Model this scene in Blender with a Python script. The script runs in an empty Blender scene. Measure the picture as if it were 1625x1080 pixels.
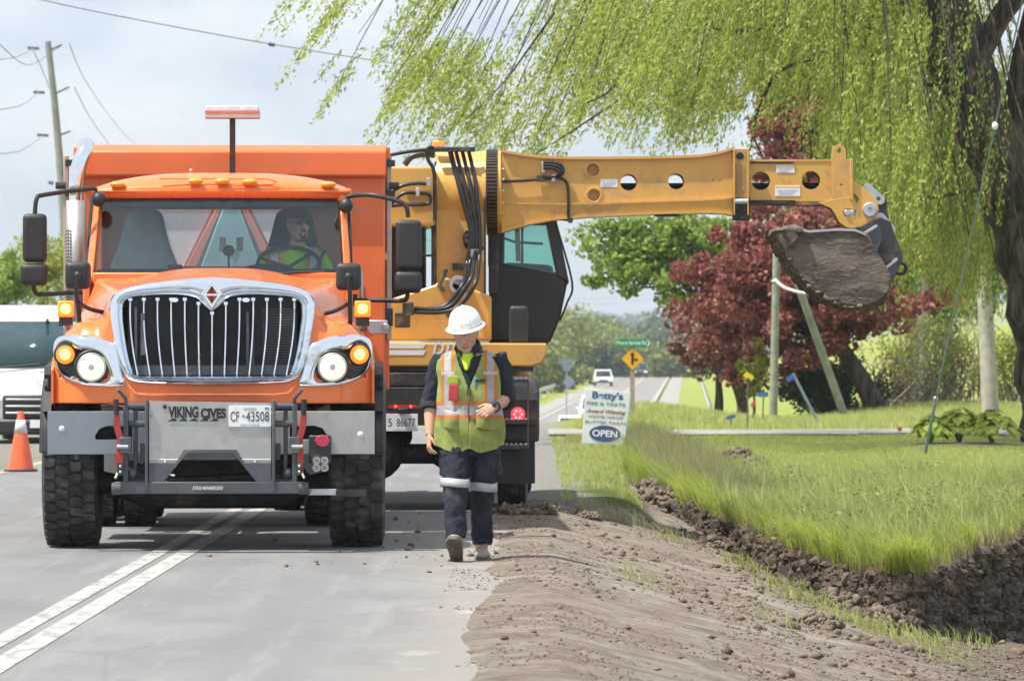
import bpy, bmesh, math, random
import numpy as np
from mathutils import Vector, Matrix, Euler
from mathutils import noise as mnoise
random.seed(7); rng = np.random.default_rng(7)
SC = bpy.context.scene
COL = SC.collection
R = math.radians
# ------------------------------------------------------------------ camera
F = 8125.0; VX = 850.0; VY = 543.0; CH = 1.5      # focal length in px, vanishing point, eye height
cam = bpy.data.cameras.new('camera'); camo = bpy.data.objects.new('camera', cam); COL.objects.link(camo)
cam.sensor_width = 36; cam.lens = 180; cam.clip_start = 0.5; cam.clip_end = 20000
camo.location = (0, 0, CH); camo.rotation_euler = (R(90), 0, 0)
cam.shift_x = -(VX-812.5)/1625; cam.shift_y = (VY-540)/1625
cam.dof.use_dof = True; cam.dof.focus_distance = 37.0; cam.dof.aperture_fstop = 9.0
SC.camera = camo
# ------------------------------------------------------------------ world and sun
SUN_EL, SUN_AZ = R(63), R(21)
sun_dir = Vector((math.cos(SUN_EL)*math.cos(SUN_AZ), math.cos(SUN_EL)*math.sin(SUN_AZ), -math.sin(SUN_EL)))
w = bpy.data.worlds.new('World'); SC.world = w; w.use_nodes = True
nt = w.node_tree; nt.nodes.clear()
def wn(t, **k):
    n = nt.nodes.new(t)
    for a, b in k.items(): setattr(n, a, b)
    return n
wo = wn('ShaderNodeOutputWorld'); bg = wn('ShaderNodeBackground'); sky = wn('ShaderNodeTexSky')
sky.sky_type = 'NISHITA'; sky.sun_disc = False; sky.sun_elevation = SUN_EL
sky.sun_rotation = math.atan2(-sun_dir.x, -sun_dir.y); sky.air_density = 1.0; sky.dust_density = 2.0
tc = wn('ShaderNodeTexCoord'); mp = wn('ShaderNodeMapping'); mp.inputs['Scale'].default_value = (1, 1, 2.6)
nz = wn('ShaderNodeTexNoise'); nz.inputs['Scale'].default_value = 9; nz.inputs['Detail'].default_value = 7
nz.inputs['Roughness'].default_value = 0.55; nz.inputs['Distortion'].default_value = 0.4
rp = wn('ShaderNodeMapRange'); rp.inputs[1].default_value = 0.30; rp.inputs[2].default_value = 0.62
rp.inputs[3].default_value = 0.70; rp.inputs[4].default_value = 1.0
nz2 = wn('ShaderNodeTexNoise'); nz2.inputs['Scale'].default_value = 17; nz2.inputs['Detail'].default_value = 5
cr = wn('ShaderNodeMix', data_type='RGBA'); cr.inputs[6].default_value = (4.6, 5.4, 6.4, 1); cr.inputs[7].default_value = (7.7, 7.9, 8.1, 1)
mx = wn('ShaderNodeMix', data_type='RGBA')
L = nt.links.new
L(tc.outputs['Generated'], mp.inputs[0]); L(mp.outputs[0], nz.inputs['Vector']); L(mp.outputs[0], nz2.inputs['Vector'])
L(nz.outputs[0], rp.inputs[0]); L(rp.outputs[0], mx.inputs[0]); rp2 = wn('ShaderNodeMapRange'); rp2.inputs[1].default_value = 0.33; rp2.inputs[2].default_value = 0.62; L(nz2.outputs[0], rp2.inputs[0]); L(rp2.outputs[0], cr.inputs[0])
L(sky.outputs[0], mx.inputs[6]); L(cr.outputs[2], mx.inputs[7]); L(mx.outputs[2], bg.inputs[0])
bg.inputs[1].default_value = 0.1
L(bg.outputs[0], wo.inputs[0])
sl = bpy.data.lights.new('sun', 'SUN'); sl.energy = 5.0; sl.angle = R(0.6); sl.color = (1, 0.955, 0.88)
so = bpy.data.objects.new('sun', sl); COL.objects.link(so); so.rotation_euler = sun_dir.to_track_quat('-Z', 'Y').to_euler()
so.location = (-20, 20, 40)
vs = SC.view_settings; vs.view_transform = 'Standard'; vs.look = 'None'; vs.gamma = 1; vs.exposure = 0.55; vs.use_curve_mapping = False
SC.cycles.max_bounces = 5; SC.cycles.diffuse_bounces = 2; SC.cycles.glossy_bounces = 3; SC.cycles.transmission_bounces = 4; SC.cycles.transparent_max_bounces = 12; SC.cycles.volume_bounces = 0
SC.cycles.use_adaptive_sampling = True; SC.cycles.adaptive_threshold = 0.03
# ------------------------------------------------------------------ helpers
def P(px, py, Y): return Vector(((px-VX)/F*Y, Y, CH-(py-VY)/F*Y))
def PX(px, Y): return (px-VX)/F*Y
def PZ(py, Y): return CH-(py-VY)/F*Y
def sm(a, b, x):
    t = min(1, max(0, (x-a)/(b-a))); return t*t*(3-2*t)
def npsm(a, b, x):
    t = np.clip((x-a)/(b-a), 0, 1); return t*t*(3-2*t)
def tag(o, label=None, cat=None, group=None, kind=None):
    if label: o['label'] = label
    if cat: o['category'] = cat
    if group: o['group'] = group
    if kind: o['kind'] = kind
    return o
def thing(name, label, cat, loc=(0, 0, 0), rotz=0, group=None):
    o = bpy.data.objects.new(name, None); COL.objects.link(o); o.location = loc; o.rotation_euler = (0, 0, rotz)
    o.empty_display_size = 0.3
    return tag(o, label, cat, group)
def link(name, me, mat, parent=None, smooth=None):
    o = bpy.data.objects.new(name, me); COL.objects.link(o)
    if mat is not None:
        for m in (mat if isinstance(mat, (list, tuple)) else [mat]): me.materials.append(m)
    if parent is not None: o.parent = parent
    if smooth is not None:
        me.shade_smooth()
        if smooth < 180: me.set_sharp_from_angle(angle=R(smooth))
    return o
def np_mesh(name, V, Fc):
    V = np.asarray(V, dtype=np.float32).reshape(-1, 3); Fc = np.asarray(Fc, dtype=np.int32)
    me = bpy.data.meshes.new(name); n, k = Fc.shape
    me.vertices.add(len(V)); me.vertices.foreach_set('co', V.ravel())
    me.loops.add(n*k); me.loops.foreach_set('vertex_index', Fc.ravel())
    me.polygons.add(n); me.polygons.foreach_set('loop_start', np.arange(n, dtype=np.int32)*k)
    me.update(calc_edges=True); return me
def frame_of(t):
    t = t.normalized(); a = Vector((0, 0, 1)) if abs(t.z) < 0.9 else Vector((0, 1, 0))
    u = t.cross(a).normalized(); return u, u.cross(t).normalized()
class MB:
    def __init__(s): s.v = []; s.f = []; s.mi = []; s.cur = 0
    def add(s, vs_, fs):
        n = len(s.v); s.v += [tuple(p) for p in vs_]
        for f in fs: s.f.append([i+n for i in f]); s.mi.append(s.cur)
        return s
    def box(s, c, d, rot=None, taper=1.0):
        hx, hy, hz = d[0]/2, d[1]/2, d[2]/2
        vs_ = [Vector((x*(taper if z > 0 else 1), y*(taper if z > 0 else 1), z)) for z in (-hz, hz) for (x, y) in ((-hx, -hy), (hx, -hy), (hx, hy), (-hx, hy))]
        if rot is not None:
            m = Euler(rot).to_matrix(); vs_ = [m @ p for p in vs_]
        c = Vector(c); vs_ = [p+c for p in vs_]
        return s.add(vs_, [(3, 2, 1, 0), (4, 5, 6, 7), (0, 1, 5, 4), (1, 2, 6, 5), (2, 3, 7, 6), (3, 0, 4, 7)])
    def box2(s, a, b): # corner to corner
        return s.box([(p+q)/2 for p, q in zip(a, b)], [abs(q-p) for p, q in zip(a, b)])
    def loft(s, rings, cap=True, closed=True):
        n = len(rings[0]); vs_ = [p for r in rings for p in r]; fs = []
        for i in range(len(rings)-1):
            for j in range(n if closed else n-1):
                k = (j+1) % n; fs.append((i*n+j, i*n+k, (i+1)*n+k, (i+1)*n+j))
        if cap: fs.append(tuple(range(n-1, -1, -1))); fs.append(tuple((len(rings)-1)*n+j for j in range(n)))
        return s.add(vs_, fs)
    def tube(s, pts, r, n=8, cap=True, squash=1.0):
        pts = [Vector(p) for p in pts]; m = len(pts); rs = r if isinstance(r, (list, tuple)) else [r]*m
        rings = []; u = None
        for i, p in enumerate(pts):
            t = (pts[min(i+1, m-1)]-pts[max(i-1, 0)])
            if t.length < 1e-9: t = Vector((0, 0, 1))
            t.normalize()
            if u is None: u, v = frame_of(t)
            else:
                u = (u-t*u.dot(t)); u = u.normalized() if u.length > 1e-6 else frame_of(t)[0]
            v = t.cross(u)
            rings.append([p+(u*math.cos(a)+v*math.sin(a)*squash)*rs[i] for a in [2*math.pi*k/n for k in range(n)]])
        return s.loft(rings, cap)
    def cyl(s, a, b, r0, r1=None, n=16): return s.tube([a, b], [r0, r0 if r1 is None else r1], n)
    def prism(s, poly, y0, y1):  # polygon in x,z extruded along y
        n = len(poly)
        vs_ = [(x, y0, z) for x, z in poly]+[(x, y1, z) for x, z in poly]
        fs = [tuple(range(n)), tuple(range(2*n-1, n-1, -1))]+[(i, n+i, n+(i+1) % n, (i+1) % n) for i in range(n)]
        return s.add(vs_, fs)
    def prismx(s, poly, x0, x1):  # polygon in y,z extruded along x
        n = len(poly)
        vs_ = [(x0, y, z) for y, z in poly]+[(x1, y, z) for y, z in poly]
        fs = [tuple(range(n)), tuple(range(2*n-1, n-1, -1))]+[(i, n+i, n+(i+1) % n, (i+1) % n) for i in range(n)]
        return s.add(vs_, fs)
    def lathe(s, prof, c, axis='x', n=32, a0=0, a1=2*math.pi):  # prof = (along, radius)
        rings = []; full = abs(a1-a0-2*math.pi) < 1e-6; m = n if full else n+1
        for i in range(m):
            a = a0+(a1-a0)*i/n; ca, sa = math.cos(a), math.sin(a)
            if axis == 'x': rings.append([(c[0]+h, c[1]+r*ca, c[2]+r*sa) for h, r in prof])
            elif axis == 'y': rings.append([(c[0]+r*ca, c[1]+h, c[2]+r*sa) for h, r in prof])
            else: rings.append([(c[0]+r*ca, c[1]+r*sa, c[2]+h) for h, r in prof])
        if full: rings.append(rings[0])
        return s.loft(rings, False, False)
    def sphere(s, c, r, n=16, m=10, rz=None, ry=None):
        rz = rz or r; ry = ry or r
        return s.loft([[(c[0]+r*math.sin(t)*math.cos(a), c[1]+ry*math.sin(t)*math.sin(a), c[2]+rz*math.cos(t)) for a in [2*math.pi*k/n for k in range(n)]] for t in [max(1e-3, min(math.pi-1e-3, math.pi*i/m)) for i in range(m+1)]])
    def grid(s, fn, nu, nv):
        vs_ = [fn(i/nu, j/nv) for j in range(nv+1) for i in range(nu+1)]; W = nu+1
        return s.add(vs_, [(j*W+i, j*W+i+1, (j+1)*W+i+1, (j+1)*W+i) for j in range(nv) for i in range(nu)])
    def build(s, name, mat, parent=None, smooth=35, bevel=0, seg=2, fix=True, solid=0):
        me = bpy.data.meshes.new(name); me.from_pydata(s.v, [], s.f); 
        if any(s.mi): me.polygons.foreach_set('material_index', s.mi)
        if fix:
            b = bmesh.new(); b.from_mesh(me); bmesh.ops.recalc_face_normals(b, faces=b.faces); b.to_mesh(me); b.free()
        me.update()
        o = link(name, me, mat, parent, smooth)
        if solid:
            q = o.modifiers.new('solid', 'SOLIDIFY'); q.thickness = solid; q.offset = 0
        if bevel:
            q = o.modifiers.new('bevel', 'BEVEL'); q.width = bevel; q.segments = seg; q.limit_method = 'ANGLE'; q.angle_limit = R(40); q.harden_normals = False
        return o
def plate_mesh(polys, th, bevel=0.0):   # filled 2D outlines with holes; (x, z) plane, thickness along y
    cu = bpy.data.curves.new('c', 'CURVE'); cu.dimensions = '2D'; cu.fill_mode = 'BOTH'; cu.extrude = th/2; cu.bevel_depth = bevel; cu.bevel_resolution = 1
    for p in polys:
        sp = cu.splines.new('POLY'); sp.points.add(len(p)-1)
        for i, (x, z) in enumerate(p): sp.points[i].co = (x, z, 0, 1)
        sp.use_cyclic_u = True
    ob = bpy.data.objects.new('c', cu); me = bpy.data.meshes.new_from_object(ob)
    bpy.data.objects.remove(ob); bpy.data.curves.remove(cu)
    me.transform(Matrix.Rotation(R(90), 4, 'X')); return me
def plate(name, polys, y, th, mat, parent, bevel=0.0):
    me = plate_mesh(polys, th, bevel); me.transform(Matrix.Translation((0, y, 0)))
    return link(name, me, mat, parent, 30)
def text_mesh(s, size, width=None, extrude=0.001, offset=0.0, shear=0.0, cx=True, spacing=1.0):
    cu = bpy.data.curves.new('t', 'FONT'); cu.body = s; cu.size = size; cu.extrude = extrude; cu.offset = offset; cu.shear = shear
    cu.align_x = 'CENTER' if cx else 'LEFT'; cu.align_y = 'CENTER'; cu.space_character = spacing
    ob = bpy.data.objects.new('t', cu); me = bpy.data.meshes.new_from_object(ob)
    bpy.data.objects.remove(ob); bpy.data.curves.remove(cu)
    if width and len(me.vertices):
        xs = [v.co.x for v in me.vertices]; k = width/(max(xs)-min(xs)); me.transform(Matrix.Diagonal((k, 1, 1, 1)))
    me.transform(Matrix.Rotation(R(90), 4, 'X')); return me
def text(name, s, size, loc, mat, parent, width=None, roty=0, **k):
    me = text_mesh(s, size, width, **k); me.transform(Matrix.Translation(loc) @ Matrix.Rotation(roty, 4, 'Y'))
    return link(name, me, mat, parent)
def circ(cx, cz, r, n=24, rz=None): return [(cx+r*math.cos(2*math.pi*i/n), cz+(rz or r)*math.sin(2*math.pi*i/n)) for i in range(n)]
def resample(poly, n, closed=True):
    p = [Vector(q) for q in poly]+([Vector(poly[0])] if closed else [])
    d = [0]
    for a, b in zip(p, p[1:]): d.append(d[-1]+(b-a).length)
    out = []; j = 0
    for i in range(n):
        t = d[-1]*i/(n if closed else n-1)
        while j < len(d)-2 and d[j+1] < t: j += 1
        f = 0 if d[j+1] == d[j] else (t-d[j])/(d[j+1]-d[j]); out.append(p[j].lerp(p[j+1], min(1, f)))
    return out
def cr_spline(pts, n):
    p = [Vector(q) for q in pts]; out = []
    for i in range(len(p)-1):
        a = p[max(i-1, 0)]; b = p[i]; c = p[i+1]; d = p[min(i+2, len(p)-1)]
        for k in range(n):
            t = k/n; out.append(0.5*((2*b)+(c-a)*t+(2*a-5*b+4*c-d)*t*t+(3*b-a-3*c+d)*t**3))
    out.append(p[-1]); return out
# ------------------------------------------------------------------ materials
class NT:
    def __init__(s, name):
        s.m = bpy.data.materials.new(name); s.m.use_nodes = True; s.nt = s.m.node_tree; s.nt.nodes.clear()
        s.out = s.nt.nodes.new('ShaderNodeOutputMaterial'); s.tc = None
    def n(s, t, **k):
        n = s.nt.nodes.new(t)
        for a, b in k.items(): setattr(n, a, b)
        return n
    def put(s, sock, v):
        if isinstance(v, bpy.types.NodeSocket): s.nt.links.new(v, sock)
        elif isinstance(v, (tuple, list)): sock.default_value = tuple(v)+((1,) if len(v) == 3 and sock.type == 'RGBA' else ())
        else: sock.default_value = v
    def math(s, op, a, b=None, c=None, clamp=False):
        n = s.n('ShaderNodeMath', operation=op, use_clamp=clamp)
        for i, v in enumerate((a, b, c)):
            if v is not None: s.put(n.inputs[i], v)
        return n.outputs[0]
    def coord(s, kind='Object'):
        if kind == 'World': return s.n('ShaderNodeNewGeometry').outputs['Position']
        return s.n('ShaderNodeTexCoord').outputs[kind]
    def xyz(s, vec):
        n = s.n('ShaderNodeSeparateXYZ'); s.put(n.inputs[0], vec); return n.outputs
    def scale(s, vec, sc):
        n = s.n('ShaderNodeMapping'); s.put(n.inputs[0], vec); n.inputs['Scale'].default_value = sc; return n.outputs[0]
    def noise(s, vec, scale, detail=3, rough=0.5, dist=0):
        n = s.n('ShaderNodeTexNoise'); s.put(n.inputs['Vector'], vec); n.inputs['Scale'].default_value = scale
        n.inputs['Detail'].default_value = detail; n.inputs['Roughness'].default_value = rough; n.inputs['Distortion'].default_value = dist
        return n.outputs[0]
    def ramp(s, v, a, b, lo=0.0, hi=1.0):
        n = s.n('ShaderNodeMapRange', interpolation_type='SMOOTHSTEP'); s.put(n.inputs[0], v)
        n.inputs[1].default_value = a; n.inputs[2].default_value = b; n.inputs[3].default_value = lo; n.inputs[4].default_value = hi
        return n.outputs[0]
    def mix(s, f, a, b):
        n = s.n('ShaderNodeMix', data_type='RGBA'); s.put(n.inputs[0], f); s.put(n.inputs[6], a); s.put(n.inputs[7], b); return n.outputs[2]
    def bump(s, h, strength=0.3, dist=0.01):
        n = s.n('ShaderNodeBump'); s.put(n.inputs['Height'], h); n.inputs['Strength'].default_value = strength; n.inputs['Distance'].default_value = dist
        return n.outputs[0]
    def bsdf(s, col, rough=0.5, metal=0.0, normal=None, spec=0.5, coat=0.0, emit=None, estr=0.0, trans=0.0, alpha=None, sub=None):
        n = s.n('ShaderNodeBsdfPrincipled'); s.put(n.inputs['Base Color'], col); s.put(n.inputs['Roughness'], rough); s.put(n.inputs['Metallic'], metal)
        n.inputs['Specular IOR Level'].default_value = spec; n.inputs['Coat Weight'].default_value = coat; n.inputs['Coat Roughness'].default_value = 0.06
        if normal is not None: s.put(n.inputs['Normal'], normal)
        if emit is not None: s.put(n.inputs['Emission Color'], emit); s.put(n.inputs['Emission Strength'], estr)
        if trans: n.inputs['Transmission Weight'].default_value = trans
        return n.outputs[0]
    def fin(s, sh): s.nt.links.new(sh, s.out.inputs[0]); return s.m
def lift(c, k): return tuple(min(1, x*k) for x in c)
def pbr(name, col, rough=0.5, metal=0.0, var=0.1, scale=6, bump=0.0, bscale=60, dirt=None, damt=0.3, dscale=3.0, coat=0.0, spec=0.5, space='Object', rvar=0.1, emit=None, estr=0, low=None):
    t = NT(name); v = t.coord(space); a = t.noise(v, scale, 5, 0.6)
    c = t.mix(t.ramp(a, 0.3, 0.7), lift(col, 1-var), lift(col, 1+var))
    r = t.math('ADD', t.math('MULTIPLY', t.noise(v, scale*2.3, 4), rvar*2), rough-rvar)
    if dirt is not None:
        d = t.ramp(t.noise(v, dscale, 8, 0.68), 0.62-damt*0.6, 0.85-damt*0.5)
        if low is not None:   # road splash: more of it near the ground
            d = t.math('MAXIMUM', d, t.math('MULTIPLY', t.ramp(t.math('ADD', t.xyz(v)[2], t.math('MULTIPLY', t.noise(v, 5, 5), 0.35)), low[1]+0.17, low[0]+0.17), low[2]))
        c = t.mix(d, c, dirt); r = t.math('MAXIMUM', r, t.math('MULTIPLY', d, 0.85))
    nrm = t.bump(t.noise(v, bscale, 4), bump, 0.01) if bump else None
    return t.fin(t.bsdf(c, r, metal, nrm, spec, coat, emit, estr))
DUST = (0.30, 0.24, 0.18)
M = {}
M['orange'] = pbr('orange_paint', (0.80, 0.180, 0.040), 0.28, 0, 0.05, 3, dirt=(0.50, 0.25, 0.14), damt=0.13, dscale=2.4, coat=0.35, rvar=0.05, low=(0.6, 1.25, 0.25))
M['orange_box'] = pbr('orange_box_paint', (0.78, 0.160, 0.040), 0.38, 0, 0.06, 2, dirt=(0.46, 0.23, 0.14), damt=0.17, dscale=1.8, coat=0.2, rvar=0.08)
M['chrome'] = pbr('chrome', (0.78, 0.82, 0.88), 0.07, 1, 0.03, 4, dirt=(0.40, 0.36, 0.31), damt=0.10, rvar=0.03)
M['steel'] = pbr('brushed_steel', (0.47, 0.465, 0.455), 0.48, 0.8, 0.06, 9, bump=0.05, bscale=160, dirt=(0.36, 0.31, 0.25), damt=0.14, dscale=4)
M['alu'] = pbr('dull_aluminium', (0.50, 0.51, 0.53), 0.45, 0.7, 0.08, 5, dirt=(0.32, 0.28, 0.24), damt=0.15)
M['black'] = pbr('black_plastic', (0.022, 0.023, 0.025), 0.48, 0, 0.2, 5, dirt=(0.12, 0.10, 0.08), damt=0.08, bump=0.05, bscale=300)
M['blackmetal'] = pbr('black_painted_steel', (0.03, 0.031, 0.034), 0.42, 0, 0.2, 8, dirt=(0.17, 0.13, 0.10), damt=0.22, dscale=5)
M['greymetal'] = pbr('grey_painted_steel', (0.075, 0.085, 0.10), 0.45, 0, 0.15, 8, dirt=(0.20, 0.17, 0.13), damt=0.18, dscale=5)
M['grime'] = pbr('greasy_underside', (0.018, 0.017, 0.016), 0.7, 0, 0.4, 7, dirt=(0.11, 0.085, 0.065), damt=0.25, dscale=4, bump=0.3, bscale=30)
M['rubber'] = pbr('tyre_rubber', (0.030, 0.030, 0.031), 0.78, 0, 0.2, 14, dirt=(0.15, 0.13, 0.11), damt=0.26, dscale=6, bump=0.2, bscale=120)
M['hose'] = pbr('hose_rubber', (0.018, 0.018, 0.02), 0.38, 0, 0.2, 10, dirt=(0.1, 0.09, 0.08), damt=0.12)
M['red'] = pbr('faded_red_paint', (0.36, 0.035, 0.035), 0.55, 0, 0.15, 9, dirt=(0.25, 0.12, 0.1), damt=0.15)
M['grey_cloth'] = pbr('grey_seat_cloth', (0.40, 0.44, 0.46), 0.85, 0, 0.1, 8, bump=0.1, bscale=200)
M['dark_cloth'] = pbr('dark_seat_cloth', (0.02, 0.026, 0.034), 0.8, 0, 0.1, 8)
M['white_plate'] = pbr('white_plate', (0.78, 0.79, 0.80), 0.4, 0, 0.04, 9, dirt=(0.5, 0.45, 0.4), damt=0.08, dscale=9)
M['ink_blue'] = pbr('plate_ink', (0.03, 0.035, 0.05), 0.5)
M['ink_black'] = pbr('black_lettering', (0.02, 0.02, 0.021), 0.5)
M['pale_ink'] = pbr('pale_lettering', (0.42, 0.46, 0.55), 0.5)
M['white_paint'] = pbr('white_marking', (0.75, 0.74, 0.70), 0.6, 0, 0.06, 8, dirt=(0.4, 0.35, 0.3), damt=0.1)
M['yellow'] = pbr('excavator_yellow', (0.64, 0.355, 0.080), 0.38, 0, 0.05, 2.5, dirt=(0.36, 0.24, 0.12), damt=0.20, dscale=2.8, coat=0.12, rvar=0.08)
def lamp(name, col, e): return pbr(name, col, 0.25, 0, 0.05, 30, emit=col, estr=e, bump=0.0, bscale=70)
M['amber_on'] = lamp('lit_amber', (1.0, 0.24, 0.02), 0.75)
M['head_on'] = lamp('lit_headlamp', (1.0, 0.88, 0.66), 0.45)
M['red_on'] = lamp('lit_red_lamp', (1.0, 0.03, 0.04), 2.0)
M['amber'] = pbr('amber_lens', (0.85, 0.33, 0.02), 0.2, 0, 0.1, 30, bump=0.3, bscale=90, coat=0.5)
def glass(name, tint, refl=1.0, rough=0.0):
    t = NT(name); tr = t.n('ShaderNodeBsdfTransparent'); t.put(tr.inputs[0], tint); gl = t.n('ShaderNodeBsdfGlossy'); gl.inputs['Roughness'].default_value = rough; t.put(gl.inputs[0], (0.82, 0.92, 1.0))
    fr = t.n('ShaderNodeFresnel'); fr.inputs[0].default_value = 1.5
    mxs = t.n('ShaderNodeMixShader'); t.put(mxs.inputs[0], t.math('MULTIPLY', fr.outputs[0], refl, clamp=True)); t.nt.links.new(tr.outputs[0], mxs.inputs[1]); t.nt.links.new(gl.outputs[0], mxs.inputs[2])
    return t.fin(mxs.outputs[0])
M['glass'] = glass('windscreen_glass', (0.86, 0.93, 0.95), 1.7)
M['cabglass'] = glass('cab_glass', (0.70, 0.86, 0.82), 1.2)
M['sunband'] = glass('shade_band_glass', (0.16, 0.11, 0.09), 1.0)
def leafmat(name, cols, trans=0.35, rough=0.5):
    t = NT(name); g = t.n('ShaderNodeNewGeometry'); rnd = g.outputs['Random Per Island']
    cr_ = t.n('ShaderNodeValToRGB'); t.put(cr_.inputs[0], rnd); el = cr_.color_ramp.elements
    for i, c in enumerate(cols):
        e = el[i] if i < 2 else el.new(1.0); e.position = i/(len(cols)-1); e.color = tuple(c)+(1,)
    for i, c in enumerate(cols): el[i].position = i/(len(cols)-1); el[i].color = tuple(c)+(1,)
    big = t.noise(g.outputs['Position'], 0.6, 3)
    col = t.mix(t.ramp(big, 0.3, 0.7, 0, 0.45), cr_.outputs[0], t.mix(0.5, cr_.outputs[0], cols[-1]))
    a = t.bsdf(col, rough, 0, None, 0.35); b = t.n('ShaderNodeBsdfTranslucent'); t.put(b.inputs[0], col)
    mxs = t.n('ShaderNodeMixShader'); mxs.inputs[0].default_value = trans; t.nt.links.new(a, mxs.inputs[1]); t.nt.links.new(b.outputs[0], mxs.inputs[2])
    return t.fin(mxs.outputs[0])
def bark():
    t = NT('willow_bark'); v = t.scale(t.coord('World'), (1, 1, 0.16)); n = t.noise(v, 9, 6, 0.65, 0.6); f = t.noise(t.coord('World'), 30, 4, 0.7)
    c = t.mix(t.ramp(n, 0.35, 0.65), (0.030, 0.023, 0.018), (0.135, 0.108, 0.085)); c = t.mix(t.ramp(f, 0.5, 0.8, 0, 0.4), c, (0.10, 0.10, 0.06))
    return t.fin(t.bsdf(c, 0.95, 0, t.bump(n, 1.0, 0.12), 0.1))
M['bark'] = bark()
M['twig'] = pbr('twig_bark', (0.20, 0.17, 0.10), 0.9, 0, 0.3, 6, space='World')
M['wood'] = pbr('weathered_wood', (0.36, 0.33, 0.29), 0.85, 0, 0.2, 5, bump=0.4, bscale=25)
M['woodgreen'] = pbr('treated_wood', (0.24, 0.26, 0.20), 0.85, 0, 0.2, 5, bump=0.4, bscale=25)
M['wire'] = pbr('wire', (0.10, 0.105, 0.11), 0.6)
# ------------------------------------------------------------------ terrain
def interp(x, xs, ys): return np.interp(x, xs, ys)
def roadz(Y):
    Y = np.asarray(Y, float)
    z = -2.8*npsm(84, 195, Y); return z-9*npsm(610, 1150, Y)
def roadx(Y):
    Y = np.asarray(Y, float); t = np.maximum(Y-95, 0); return -2.6+0.03*t*npsm(0, 90, t)
WX = [0.9, 1.25, 1.53, 2.1, 2.35, 2.58, 2.85, 3.18, 4.1, 6.0, 9.0]
WYy = [66, 58.5, 52, 42.9, 39.6, 38.0, 38.5, 40.0, 43.2, 48, 55]
def vnoise(X, Y, s, seed=0):
    """cheap smooth value noise on arrays"""
    x = X*s+seed*17.3; y = Y*s+seed*9.1; xi = np.floor(x).astype(np.int64); yi = np.floor(y).astype(np.int64); fx = x-xi; fy = y-yi
    fx = fx*fx*(3-2*fx); fy = fy*fy*(3-2*fy)
    def h(a, b):
        n = (a*374761393+b*668265263+seed*1442695) & 0x7fffffff; n = ((n ^ (n >> 13))*1274126177) & 0x7fffffff
        return ((n ^ (n >> 16)) & 0xffff)/65535.0
    return (h(xi, yi)*(1-fx)+h(xi+1, yi)*fx)*(1-fy)+(h(xi, yi+1)*(1-fx)+h(xi+1, yi+1)*fx)*fy-0.5
def fbm(X, Y, s, o=4, seed=0, g=0.5):
    r = 0; a = 1.0
    for i in range(o): r = r+a*vnoise(X, Y, s*2**i, seed+i); a *= g
    return r
def wall_y(X, Y=None):
    return np.interp(X, WX, WYy)+1.0*fbm(X, X*0+3.1, 1.4, 4, 5, 0.55)
def grass_z(X, Y):
    X = np.asarray(X, float); Y = np.asarray(Y, float)
    g = -0.27*np.exp(-((X-3.1)/1.9)**2)*(1-npsm(60, 79, Y))*npsm(0.5, 1.6, X)
    g = g-0.05*npsm(5, 9, X)*(1-npsm(70, 90, Y))
    g = g+0.30*np.exp(-((X-2.0)/1.5)**2-((Y-97)/6)**2)            # knoll beside the road crest
    g = g+0.05*fbm(X, Y, 0.7, 3, 2)*npsm(0.6, 1.6, X)
    return g
def mask_dirt(X, Y):
    """1 = dug soil, 0 = turf"""
    Yw = wall_y(X); a = 1-npsm(0.0, 0.09, Y-Yw)
    b = (1-npsm(47, 50, Y+1.2*fbm(X, Y, 1.1, 3, 8)))             # along the shoulder only up to the excavator
    t = np.where(X > 1.0, a, np.maximum(b, 0)*1.0)
    k = npsm(0.85, 1.25, X); return (1-k)*b+k*a
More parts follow.
